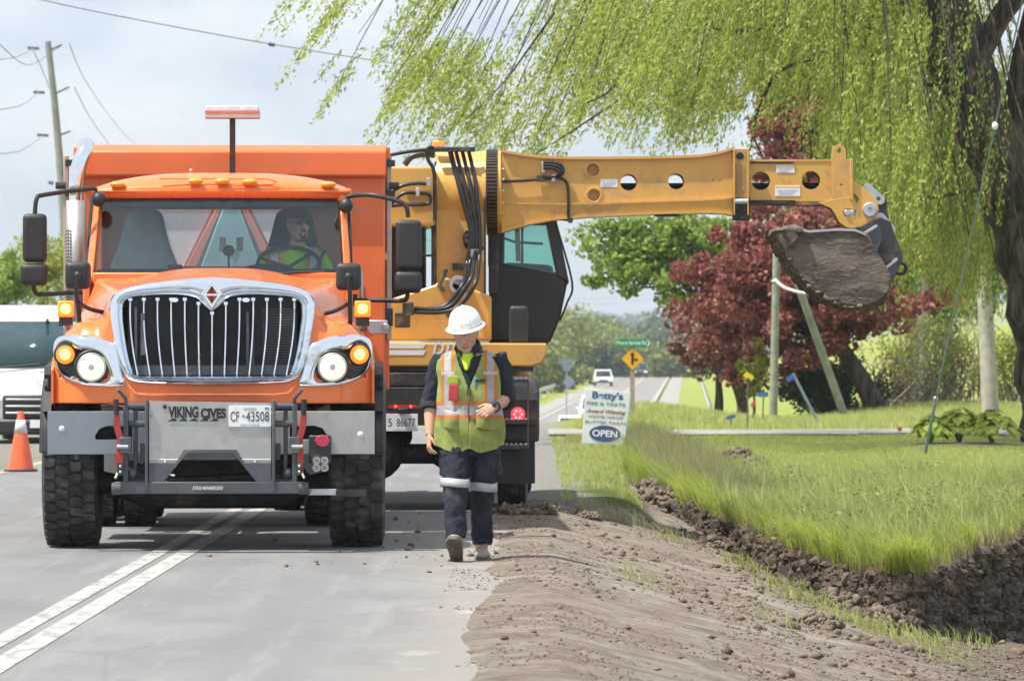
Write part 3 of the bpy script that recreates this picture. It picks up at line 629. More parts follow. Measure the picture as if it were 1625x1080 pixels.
        mb = MB(); mb.cyl((s*0.985, c2[1]+0.02, 1.355), (s*0.985, c2[1]-0.012, 1.355), 0.016, n=10); mb.build('side_reflector', M['amber'], hb, 40)
        # square LED flasher on a bracket over the fender
        mb = MB(); mb.box((s*1.085, -0.25, 1.745), (0.118, 0.05, 0.118)); fl = mb.build('flasher', M['amber_on'], T, 30, 0.012)
        mb = MB(); mb.lathe([(0, 0.040), (-0.006, 0.034), (-0.008, 0.001)], (s*1.085, -0.275, 1.745), 'y', 20); mb.build('flasher_core', LCORE, fl, 60)
        mb = MB(); mb.box((s*1.085, -0.235, 1.655), (0.10, 0.05, 0.07)); mb.box((s*1.085, -0.21, 1.745), (0.12, 0.04, 0.12)); mb.tube([(s*1.085, -0.2, 1.64), (s*1.1, 0.4, 1.6), (s*1.0, 0.9, 1.6)], 0.02, 6); mb.build('flasher_bracket', M['blackmetal'], T, 30)
        # hood mirror on a stalk
        b = TL(127 if s < 0 else 555, 522 if s < 0 else 528, -0.45); tpt = TL(124 if s < 0 else 553, 437 if s < 0 else 439, -0.5)
        mb = MB(); mb.box((tpt[0], -0.50, tpt[1]), (0.185, 0.11, 0.20)); mr = mb.build('hood_mirror', M['black'], T, 40, 0.04, 4)
        mb = MB(); mb.tube([(b[0], -0.45, b[1]), (b[0]+s*0.005, -0.50, b[1]+0.10), (tpt[0]+s*0.01, -0.58, tpt[1]-0.12), (tpt[0], -0.58, tpt[1])], 0.017, 8); mb.sphere((tpt[0], -0.57, tpt[1]), 0.03, 10, 6)
        k = TL(172 if s < 0 else 508, 497 if s < 0 else 499, -0.4); mb.tube(cr_spline([(tpt[0]-s*0.01, -0.56, tpt[1]-0.2), (tpt[0]-s*0.09, -0.5, k[1]+0.03), (k[0], -0.42, k[1])], 5), 0.016, 8)
        mb.lathe([(0, 0.042), (0.03, 0.036), (0.055, 0.016)], (b[0], -0.45, b[1]-0.03), 'z', 14); mb.build('mirror_stalk', M['black'], mr, 40)
    # --- cab
    def cab_ring(y, hw, zb, zt, r):   # rounded section in x,z
        return [(hw*cx_, y, z) for cx_, z in ((-1, zb), (1, zb), (1, zt-r), (0.985, zt-r*0.5), (0.94, zt-r*0.12), (0.86, zt), (-0.86, zt), (-0.94, zt-r*0.12), (-0.985, zt-r*0.5), (-1, zt-r))]
    CW = 0.995
    mb = MB()    # shell built of panels so that the glass openings stay open
    zb = 1.12
    wb, wt = 0.945, 0.905                     # windscreen half widths bottom and top
    def wsy(z): return 0.86+(z-2.0)*0.62      # raked windscreen plane
    # A pillars
    for s in (-1, 1):
        rr = []
        for z in (1.95, 2.2, 2.45, 2.64):
            f = (z-2.0)/0.64; xi = s*(wb+(wt-wb)*f); xo = s*(1.0-0.045*max(0, f)); y = wsy(z)
            rr.append([(xi, y, z), (xo, y+0.03, z), (xo, y+0.16, z), (xi, y+0.12, z)])
        mb.loft(rr)
        mb.box((s*0.985, 1.35, 1.53), (0.05, 1.40, 0.95)); mb.box((s*0.955, 2.02, 2.32), (0.08, 0.12, 0.75))
        mb.box((s*0.93, 1.66, 2.60), (0.09, 0.75, 0.08))
    mb.box((0, 2.06, 1.6), (1.96, 0.05, 0.98)); mb.box((0, 2.06, 2.62), (1.90, 0.05, 0.18))
    for s in (-1, 1): mb.box((s*0.77, 2.06, 2.32), (0.36, 0.05, 0.5))
    mb.box((0, 0.88, 1.80), (1.9, 0.08, 0.45))
    cab = mb.build('cab', M['orange'], T, 30, 0.012)
    def roof(u, v):
        x = (u*2-1); yy = v; ax = abs(x)
        hw = 0.985-0.03*v; zz = 2.655+0.115*(1-ax**3.2)*sm(-0.02, 0.30, v)**0.5+0.02*math.sin(v*3)
        y = 1.17+0.98*v+0.09*(ax**2.2)*(1-v)
        return (x*hw, y, zz if v > 0 else 2.64)
    mb = MB(); mb.grid(roof, 48, 20); mb.grid(lambda u, v: ((u*2-1)*(0.985-0.01*v), 1.17+0.09*abs(u*2-1)**2.2+0.05*v, 2.655-0.055*v), 48, 3)
    rf = mb.build('roof', M['orange'], T, 50, solid=0.02)
    mb = MB(); mb.tube([(-0.46, 1.20, 2.742), (0.36, 1.20, 2.742), (0.43, 1.19, 2.72), (0.40, 1.18, 2.70), (0.1, 1.172, 2.692)], 0.007, 6); mb.build('roof_crease', M['orange'], rf, 40)
    for px in (186, 310, 353, 396, 521):
        x, z = TL(px, {186: 291, 310: 288, 353: 288, 396: 289, 521: 299}[px], 1.2)
        z = min(z, 2.725) if 300 < px < 400 else 2.70
        mb = MB(); mb.sphere((x, 1.165+0.075*abs(x)**2.2+(0.03 if abs(x) > 0.5 else 0), z), 0.062, 16, 8, 0.026, 0.05); mb.build('marker_light', M['amber'], rf, 60)
    x, z = TL(303, 270, 1.5); mb = MB(); mb.cyl((x, 1.5, 2.74), (x, 1.5, 2.815), 0.010, n=8); mb.sphere((x, 1.5, 2.815), 0.014, 8, 6); mb.build('roof_stub', M['alu'], rf, 40)
    # windscreen
    def scr(u, v, off=0): 
        z = 1.985+0.665*v; hw = wb+0.02+(wt-wb)*v; x = (u*2-1)*hw; return (x, wsy(z)-0.02+0.09*(u*2-1)**2+off, z)
    mb = MB(); mb.grid(scr, 24, 10); ws = mb.build('windscreen', M['glass'], T, 180, fix=False)
    mb = MB(); rim = [scr(i/24, 0, -0.004) for i in range(25)]+[scr(1, j/10, -0.004) for j in range(1, 11)]+[scr(1-i/24, 1, -0.004) for i in range(1, 25)]+[scr(0, 1-j/10, -0.004) for j in range(1, 11)]
    mb.tube(rim, 0.020, 6); mb.build('windscreen_seal', M['black'], ws, 50)
    def band(u, v):
        a = u*2-1; lo = 1-0.19*(1-sm(0.82, 1.0, abs(a))*0.8); p = scr(u*0.985+0.0075, lo+(1-lo)*v); return (p[0], p[1]+0.03, p[2])
    mb = MB(); mb.grid(band, 40, 6); mb.build('sun_visor', pbr('visor_cloth', (0.045, 0.032, 0.027), 0.7), T, 60, solid=0.01, fix=False)
    for s in (-1, 1):
        mb = MB(); mb.tube([(s*0.35-0.1, wsy(1.99)-0.06, 1.99), (s*0.35+0.25, wsy(2.03)-0.04, 2.03), (s*0.35+0.45, wsy(2.04)-0.02, 2.03)], 0.011, 6); mb.build('wiper', M['black'], ws, 40)
    # side glass
    for s in (-1, 1):
        mb = MB(); mb.prismx([(1.05, 2.02), (1.95, 2.02), (1.95, 2.6), (1.32, 2.6)], s*0.962, s*0.968); mb.build('side_window', M['glass'], T, 30)
        mb = MB(); mb.tube([(s*1.0, 0.98, 2.0), (s*0.99, 1.12, 2.3), (s*0.975, 1.26, 2.6)], 0.012, 6); mb.build('door_seal', M['black'], T, 40)
        mb = MB(); mb.tube(cr_spline([(s*1.05, 1.05, 1.35), (s*1.07, 1.05, 1.7), (s*1.07, 1.05, 2.02), (s*1.02, 1.05, 2.06)], 5), 0.014, 8); mb.build('grab_rail', M['alu'], T, 50)
    mb = MB(); mb.box((0, 2.055, 2.32), (1.2, 0.008, 0.5)); mb.build('rear_window', M['glass'], T, 30)
    # cab interior
    mb = MB(); mb.prismx([(0.92, 1.62), (0.92, 2.015), (1.02, 2.05), (1.32, 2.06), (1.42, 1.98), (1.42, 1.6)], -0.93, 0.93); mb.sphere((0.36, 1.22, 2.04), 0.20, 16, 8, 0.06, 0.14)
    mb.build('dashboard', pbr('dark_dash', (0.012, 0.018, 0.024), 0.75), T, 40, 0.02)
    def seat(x, mt):
        mb = MB(); rr = []
        for z, hw, y0 in ((1.55, 0.26, 1.66), (1.9, 0.27, 1.72), (2.1, 0.26, 1.76), (2.25, 0.20, 1.80), (2.42, 0.155, 1.83), (2.50, 0.13, 1.845), (2.53, 0.08, 1.85)):
            rr.append([(x+hw*math.cos(a), y0+0.085*math.sin(a), z) for a in [2*math.pi*k/16 for k in range(16)]])
        mb.loft(rr); mb.box((x, 1.45, 1.52), (0.5, 0.5, 0.14)); return mb.build('seat', mt, T, 50, 0.02)
    seat(-0.60, M['grey_cloth']); seat(0.55, M['dark_cloth'])
    wx, wz = TL(467, 425, 1.30)
    mb = MB(); cen = Vector((0.52, 1.30, 2.10)); ax_ = Vector((0, -0.55, 0.83)).normalized(); u_, v_ = frame_of(ax_)
    mb.tube([cen+(u_*math.cos(a)+v_*math.sin(a))*0.235 for a in [2*math.pi*k/32 for k in range(33)]], 0.016, 8)
    for a in (20, 140, 260): mb.tube([cen-ax_*0.03, cen+(u_*math.cos(R(a))+v_*math.sin(R(a)))*0.235], 0.013, 6)
    mb.cyl(cen-ax_*0.03, cen-ax_*0.35, 0.03, n=8); mb.build('steering_wheel', M['black'], T, 50)
    x, z = TL(363, 398, 1.15); mb = MB(); mb.lathe([(0, 0.045), (0.012, 0.043), (0.012, 0.001)], (x, 1.12, z), 'y', 18); mb.cyl((x, 1.13, z-0.04), (x, 1.16, 2.04), 0.008, n=6); mb.build('dash_mount', M['black'], T, 40)
    mb = MB(); mb.box((-0.34, 1.16, 2.075), (0.11, 0.08, 0.03)); mb.build('dash_box', M['black'], T, 30, 0.01)
    mb = MB(); mb.box((0, 1.75, 2.63), (1.8, 0.7, 0.02)); mb.build('headliner', pbr('pale_headliner', (0.55, 0.55, 0.55), 0.8), T, 30)
    # pale things left on the rear shelf
    for dx, c_ in ((-0.06, (0.7, 0.7, 0.7)), (0.05, (0.66, 0.6, 0.6))): mb = MB(); mb.box((0.07+dx*1.2, 2.0, 2.26), (0.05, 0.01, 0.11)); mb.build('notice', pbr('notice_paper', c_, 0.7), T, 30)
    # --- door mirrors
    for s in (-1, 1):
        pts = [(151, 300), (138, 299), (70, 309), (58, 316), (55, 345)] if s < 0 else [(550, 312), (565, 309), (595, 310), (640, 323), (648, 345)]
        Q = [TL(a, b, 0.95) for a, b in pts]; Y = [1.12, 1.08, 0.98, 0.95, 0.95]
        mb = MB(); mb.tube(cr_spline([(q[0], y, q[1]) for q, y in zip(Q, Y)], 6), 0.0175, 8)
        q = TL(156 if s < 0 else 549, 316 if s < 0 else 326, 1.1); mk = MB(); mk.sphere((q[0], 1.12, q[1]), 0.055, 12, 8, 0.06, 0.07); mk.build('mirror_mount', M['black'], T, 50); mb.build('mirror_arm', M['black'], T, 45); mb = MB()
        lo = [(53, 450), (55, 463), (64, 467), (100, 465), (140, 463)] if s < 0 else [(647, 462), (645, 474), (636, 477), (600, 476), (562, 476)]
        Q = [TL(a, b, 0.95) for a, b in lo]; mb.tube(cr_spline([(q[0], 0.95+0.02*i, q[1]) for i, q in enumerate(Q)], 6), 0.0175, 8)
        q = Q[-1]; mb.box((q[0], 1.06, q[1]), (0.05, 0.10, 0.09)); ma = mb.build('lower_mirror_arm', M['black'], T, 45)
        x0, z0 = TL(36 if s < 0 else 628, 339 if s < 0 else 349, 0.93); x1, z1 = TL(74 if s < 0 else 669, 416 if s < 0 else 428, 0.93)
        mb = MB(); mb.box(((x0+x1)/2, 0.95, (z0+z1)/2), (x1-x0, 0.11, z0-z1)); mb.build('door_mirror', M['black'], ma, 40, 0.035, 4)
        x0, z0 = TL(32 if s < 0 else 626, 418 if s < 0 else 430, 0.93); x1, z1 = TL(75 if s < 0 else 669, 453 if s < 0 else 465, 0.93)
        mb = MB(); mb.box(((x0+x1)/2, 0.95, (z0+z1)/2), (x1-x0, 0.13, z0-z1)); mb.build('wide_angle_mirror', M['black'], ma, 40, 0.04, 4)
    # --- exhaust stack
    x0, zt_ = TL(132, 232, 2.4); xs, _ = TL(121, 400, 2.4)
    mb = MB(); mb.tube(cr_spline([(xs, 2.42, 1.3), (xs, 2.42, 2.4), (xs+0.0, 2.42, 2.70), (xs+0.02, 2.42, 2.88), (xs+0.065, 2.46, 3.0), (xs+0.07, 2.56, 3.05)], 6), [0.055]*12+[0.062]*19, 20); mb.build('exhaust_stack', M['chrome'], T, 60)
    mb = MB(); mb.lathe([(0, 0.078), (0.95, 0.078)], (xs, 2.42, 1.66), 'z', 24, R(150), R(390)); hs = mb.build('heat_shield', M['steel'], T, 60, solid=0.004)
    mb = MB()
    for k in range(26):
        for a in (205, 222, 239): 
            mb.box((xs+0.0805*math.cos(R(a)), 2.42+0.0805*math.sin(R(a)), 1.72+0.026*k+(0.006 if a == 222 else 0)), (0.012, 0.012, 0.010))
    mb.build('shield_slot', M['blackmetal'], hs, 20)
    # --- roof light bar
    x, z = TL(369, 180, 2.45); 
    mb = MB(); mb.box((x, 2.45, 3.03), (0.045, 0.045, 0.60)); pst = mb.build('beacon_post', pbr('rusty_post', (0.045, 0.03, 0.025), 0.6, 0, 0.3, 12, dirt=(0.30, 0.10, 0.05), damt=0.15), T, 30)
    mb = MB(); mb.box((x, 2.45, z-0.02), (0.43, 0.16, 0.045)); mb.build('light_bar_base', pbr('bar_base', (0.50, 0.44, 0.44), 0.5), pst, 30, 0.008)
    mb = MB(); mb.box((x, 2.45, z+0.008), (0.43, 0.165, 0.016)); mb.build('light_bar_band', pbr('bar_red', (0.72, 0.20, 0.12), 0.4), pst, 30)
    mb = MB(); mb.box((x, 2.45, z+0.036), (0.425, 0.155, 0.044), taper=0.96); mb.build('light_bar_lens', pbr('clear_lens', (0.60, 0.62, 0.66), 0.2, 0, 0.1, 20, coat=0.4), pst, 30, 0.008)
    # --- dump box
    bx0, bz1 = TL(122, 228, 2.8); bx1, _ = TL(613, 234, 2.8); bzt = 3.08
    hw = (bx1-bx0)/2; bc = (bx0+bx1)/2
    mb = MB()
    mb.box((bc, 2.82, (1.08+2.83)/2), (2*hw-0.02, 0.05, 1.75))
    mb.prismx([(2.70, 2.815), (2.70, 3.005), (2.80, 3.06), (2.92, 3.06), (2.92, 2.80), (2.76, 2.80)], bc-hw, bc+hw)
    for s in (-1, 1): 
        mb.box((bc+s*(hw-0.04), 5.05, 2.05), (0.06, 4.4, 1.9)); mb.box((bc+s*(hw-0.02), 5.05, 3.0), (0.10, 4.4, 0.1))
        for k in range(6): mb.box((bc+s*(hw+0.0), 3.0+k*0.82, 2.0), (0.05, 0.14, 1.75))
    mb.box((bc, 7.25, 2.05), (2*hw-0.1, 0.06, 1.9)); mb.box((bc, 5.0, 1.13), (2*hw-0.1, 4.4, 0.08))
    bx = mb.build('dump_box', M['orange_box'], T, 30, 0.012)
    mb = MB()
    for s in (-1, 1): mb.prism([(bc+s*0.05, 2.62), (bc+s*0.09, 2.62), (bc+s*0.46, 1.9), (bc+s*0.36, 1.9)], 2.70, 2.80)
    mb.build('box_brace', M['orange_box'], bx, 30, 0.008)
    mb = MB(); mb.prism([(bc-0.05, 2.60), (bc+0.05, 2.60), (bc+0.33, 1.85), (bc-0.33, 1.85)], 2.62, 2.79); mb.build('hoist_housing', pbr('teal_grey_paint', (0.24, 0.40, 0.40), 0.6, 0, 0.1, 5), bx, 30, 0.01)
    mb = MB()
    for s in (-1, 1): mb.prism([(bc+s*0.12, 2.62), (bc+s*0.62, 2.62), (bc+s*0.62, 1.9), (bc+s*0.48, 1.9)], 2.775, 2.79)
    mb.build('mesh_panel', pbr('grey_mesh', (0.72, 0.62, 0.60), 0.8, 0, 0.1, 40), bx, 30)
    # tarpaulin arms and their brackets at the front corners
    for s in (-1, 1):
        xa, za = TL(105 if s < 0 else 617.5, 245, 2.9); mb = MB(); mb.box((xa, 2.92, (2.98+1.52)/2), (0.040, 0.06, 1.46)); ta = mb.build('tarp_arm', pbr('tan_aluminium', (0.50, 0.42, 0.36), 0.5, 0.3, 0.08), T, 30, 0.006)
        mb = MB()
        for z in (2.92, 2.68): mb = MB(); mb.box((xa-s*0.04+0.02, 2.88, z), (0.13, 0.05, 0.05), (0, 0, 0.1)); mb.build('arm_bracket', M['blackmetal'], ta, 30)
        mb = MB(); mb.cyl((xa, 2.85, 2.74), (xa+s*0.08, 2.85, 2.74), 0.03, n=10); mb.build('arm_roller', M['blackmetal'], ta, 30); mb = MB(); mb.box((xa-s*0.02, 2.9, 1.70), (0.10, 0.10, 0.14)); mb.build('arm_foot', M['blackmetal'], ta, 30)
        mb = MB(); mb.box((xa-s*0.09, 2.6, 1.62), (0.15, 0.10, 0.11)); mb.cyl((xa-s*0.03, 2.53, 1.62), (xa-s*0.03, 2.48, 1.62), 0.03, n=10); mb.build('pivot_block', M['alu'], ta, 30, 0.008)
        mb = MB(); mb.lathe([(0, 0.042), (-0.03, 0.040), (-0.035, 0.001)], (xa-s*0.05, 2.86, 2.18), 'y', 14); mb.build('side_marker', M['amber'], ta, 40)
    mb = MB(); x_, z_ = TL(568, 470, 2.3); mb.tube([(0.98, 2.15, 1.75), (1.16, 2.55, 1.55)], 0.008, 6); mb.box((1.09, 2.3, 1.78), (0.05, 0.3, 0.30)); mb.box((1.05, 2.35, 1.15), (0.18, 0.5, 0.5)); mb.build('step_box', M['orange_box'], T, 30, 0.01)
    for s in (-1, 1):
        mb = MB(); mb.box((s*0.93, 3.6, 0.62), (0.6, 0.012, 0.55)); mb.build('mud_flap', M['black'], T, 30)
    # --- bumper with tow openings
    def bump_half(s):
        o = [(s*0.36, 1.003), (s*1.168, 1.003), (s*1.168, 0.702), (s*0.36, 0.702)]
        h = [(s*0.56, 0.90), (s*0.74, 0.905), (s*0.80, 0.885), (s*0.835, 0.83), (s*0.83, 0.80), (s*0.56, 0.80)]
        return [o, h]
    for s in (-1, 1):
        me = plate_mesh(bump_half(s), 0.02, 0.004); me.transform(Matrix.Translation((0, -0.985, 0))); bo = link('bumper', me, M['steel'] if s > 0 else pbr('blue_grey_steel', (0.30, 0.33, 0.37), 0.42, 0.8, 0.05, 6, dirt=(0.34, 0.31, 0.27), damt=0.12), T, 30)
        mb = MB(); mb.box((s*0.76, -0.93, 1.0), (0.80, 0.10, 0.010)); mb.box((s*0.76, -0.93, 0.71), (0.80, 0.10, 0.010)); mb.build('bumper_return', M['alu'], bo, 30)
        q = TL(98 if s < 0 else 572, 680 if s < 0 else 689, -1.0); mb = MB(); mb.sphere((q[0], -0.998, q[1]), 0.022, 12, 6, ry=0.012); mb.build('bolt_head', M['white_plate'], bo, 60)
    mb = MB(); mb.box((0, -0.80, 0.84), (1.7, 0.16, 0.26)); mb.build('bumper_beam', M['grime'], T, 30)
    # --- plough hitch
    PY = -1.26
    mb = MB()
    for s in (-1, 1):
        for xo, zz0, zz1, ww in ((0.452, 0.44, 1.09, 0.022), (0.60, 0.45, 1.06, 0.034)): mb.box((s*xo, PY+0.04, (zz0+zz1)/2), (ww, 0.16 if xo < 0.5 else 0.10, zz1-zz0))
        mb.tube([(s*0.60, PY+0.02, 1.05), (s*0.60, PY-0.01, 1.10), (s*0.655, PY-0.03, 1.165)], 0.015, 6)
        for z in (1.045, 0.92, 0.50): mb.cyl((s*0.45, PY+0.06, z), (s*0.61, PY+0.06, z), 0.024, n=10)
        mb.box((s*0.535, PY+0.1, 0.78), (0.03, 0.06, 0.5)); mb.box((s*0.60, PY-0.02, 0.77), (0.085, 0.10, 0.115)); mb.cyl((s*0.63, PY, 0.46), (s*0.70, PY, 0.46), 0.045, n=14)
        mb.sphere((s*0.55, PY+0.02, 0.57), 0.035, 10, 6)
    mb.box((0, PY+0.02, 0.465), (1.36, 0.10, 0.085)); mb.box((0, PY+0.10, 0.72), (1.0, 0.05, 0.12))
    hf = mb.build('plough_hitch', M['greymetal'], T, 30, 0.006)
    plate('hitch_plate', [[(-0.433, 0.64), (-0.433, 0.51), (-0.33, 0.51), (-0.165, 0.715), (0.165, 0.715), (0.33, 0.51), (0.433, 0.51), (0.433, 0.64), (0.245, 0.64), (0.185, 0.735), (-0.185, 0.735), (-0.245, 0.64)]], PY-0.012, 0.015, M['greymetal'], hf, 0.002)
    pan = plate('front_panel', [[(-0.433, 1.082), (0.433, 1.068), (0.433, 0.632), (0.240, 0.632), (0.178, 0.728), (-0.178, 0.728), (-0.240, 0.632), (-0.433, 0.632)]], PY, 0.008, M['steel'], hf, 0.001)
    mb = MB(); 
    for s in (-1, 1): mb.tube([(s*0.43, PY-0.006, 0.665), (s*0.225, PY-0.006, 0.665)], 0.006, 6); mb.sphere((s*0.32, PY-0.008, 0.648), 0.011, 8, 5); mb.sphere((s*0.415, PY-0.008, 0.98), 0.011, 8, 5)
    mb.build('panel_fold', M['alu'], pan, 50)
    for s in (-1, 1):
        q0 = TL(204 if s < 0 else 468, 632 if s < 0 else 637, PY-0.03); 
        mb = MB(); xh = s*0.665
        rr = [(xh, 1.08), (xh, 0.985), (xh-s*0.012, 0.88), (xh-s*0.03, 0.74), (xh-s*0.018, 0.64), (xh-s*0.02, 0.545)]
        rr = [(s*0.665, 0.985), (s*0.660, 0.90), (s*0.637, 0.82), (s*0.643, 0.70), (s*0.640, 0.555)]
        mb.loft([[(x-0.024, PY-0.05, z), (x+0.024, PY-0.05, z), (x+0.024, PY-0.02, z), (x-0.024, PY-0.02, z)] for x, z in rr]); lv = mb.build('lever', M['red'], hf, 30, 0.004)
        mb = MB(); mb.cyl((s*0.665, PY-0.035, 0.98), (s*0.668, PY-0.035, 1.095), 0.020, n=10); mb.build('lever_grip', M['black'], lv, 40)
        mb = MB(); mb.box((s*0.635, PY-0.058, 0.60), (0.04, 0.02, 0.09)); mb.build('lever_plate', M['blackmetal'], lv, 30)
        mb = MB()
        for z in (0.62, 0.58): mb.sphere((s*0.635, PY-0.07, z), 0.011, 8, 5)
        mb.cyl((s*0.66, PY-0.06, 0.76), (s*0.58, PY-0.06, 0.76), 0.016, n=8); mb.cyl((s*0.655, PY-0.06, 0.57), (s*0.67, PY-0.08, 0.535), 0.009, n=6); mb.build('bolt_head', M['alu'], lv, 40)['kind'] = 'stuff'
    # hydraulic couplers
    mb = MB(); mb.box((0.78, -1.04, 0.735), (0.16, 0.08, 0.20)); cpb = mb.build('coupler_block', M['blackmetal'], hf, 30, 0.01)
    for i in range(2):
        for j in range(2):
            mb = MB(); mb.lathe([(0, 0.028), (-0.05, 0.028), (-0.05, 0.016), (-0.02, 0.014), (-0.02, 0.001)], (0.755+i*0.058, -1.08, 0.655-j*0.052), 'y', 14); mb.build('hydraulic_coupler', M['alu'], cpb, 40)
    mb = MB(); mb.loft([[(0.797+r_*math.cos(R(a)), y_, 0.795+0.045*math.sin(R(a))) for a in range(0, 360, 45)] for r_, y_ in ((0.058, -1.075), (0.052, -1.115))]); mb.build('coupler_cap', pbr('pink_cap', (0.55, 0.045, 0.10), 0.4), cpb, 30, 0.004)
    mb = MB(); mb.box((0.80, PY+0.08, 0.432), (0.20, 0.02, 0.045)); mb.build('pin_bar', M['alu'], hf, 30, 0.004)
    mb = MB(); mb.box((1.0, PY+0.08, 0.425), (0.22, 0.02, 0.05)); mb.tube([(0.72, PY+0.05, 0.45), (0.69, PY+0.03, 0.40), (0.665, PY+0.03, 0.35)], 0.004, 5); mb.build('pin_bar', M['blackmetal'], hf, 30, 0.004)
    # lettering and number plate on the panel
    yt = PY-0.009
    x, z = TL(310, 655, PY)
    text('lettering', 'VIKING', 0.105, (x-0.082, yt, z+0.002), M['ink_black'], pan, width=0.215, offset=0.005)
    text('lettering', 'CIVES', 0.092, (x+0.128, yt, z-0.006), M['ink_black'], pan, width=0.180, offset=0.005)
    mb = MB(); xs_ = [-0.20, -0.155, -0.12, -0.085, -0.05, -0.01, 0.03, 0.075, 0.10, 0.14, 0.175, 0.205]; zs_ = [0, 0.03, 0.012, 0.034, 0.01, 0.028, 0.016, 0.046, 0.016, 0.03, 0.012, 0]
    for i in range(0, len(xs_)-2, 2): mb.prism([(x+xs_[i], z-0.058), (x+xs_[i+1], z-0.052+zs_[i+1]*0.5), (x+xs_[i+1]+0.02, z-0.052+zs_[i+1]*0.3), (x+xs_[i+2]-0.012, z-0.058)], yt-0.0025, yt-0.0005)
    for k in range(6):
        a = math.pi*k/6; mb.box((x-0.216, yt-0.001, z+0.044), (0.034, 0.002, 0.0045), (0, a, 0))
    mb.build('mountain_logo', M['ink_black'], pan, 20)['kind'] = 'stuff'
    x, z = TL(396.5, 660, PY-0.02)
    npl = plate('number_plate', [[(x-0.150+dx, z+dz) for dx, dz in ((0, -0.066), (0.008, -0.074), (0.292, -0.074), (0.300, -0.066), (0.300, 0.066), (0.292, 0.074), (0.008, 0.074), (0, 0.066))]], PY-0.014, 0.005, M['white_plate'], pan, 0.0015)
    yp = PY-0.0195
    text('plate_number', 'CF', 0.098, (x-0.108, yp, z-0.006), M['ink_blue'], npl, width=0.062); text('plate_number', '43508', 0.098, (x+0.055, yp, z-0.006), M['ink_blue'], npl, width=0.165)
    text('plate_province', 'ONTARIO', 0.028, (x+0.0, yp, z+0.052), M['pale_ink'], npl, width=0.09); text('plate_motto', 'YOURS TO DISCOVER', 0.014, (x, yp, z-0.060), M['pale_ink'], npl)
    mb = MB(); mb.prism([(x-0.050, z+0.004), (x-0.046, z+0.016), (x-0.042, z+0.004)], yp-0.001, yp+0.001); mb.box((x-0.046, yp, z-0.002), (0.020, 0.002, 0.006)); mb.build('plate_crown', M['ink_blue'], npl, 20)
    mb = MB(); mb.box((x+0.12, yp, z+0.055), (0.03, 0.002, 0.016)); mb.build('plate_sticker', pbr('sticker_blue', (0.1, 0.25, 0.6), 0.5), npl, 20)
    x, z = TL(330, 774, PY)
    text('painted_note', 'ETR20 MERMERS2003', 0.034, (x, PY-0.034, z), M['white_paint'], hf, width=0.215, offset=0.0004, shear=0.2)
    return T
truck = build_truck()
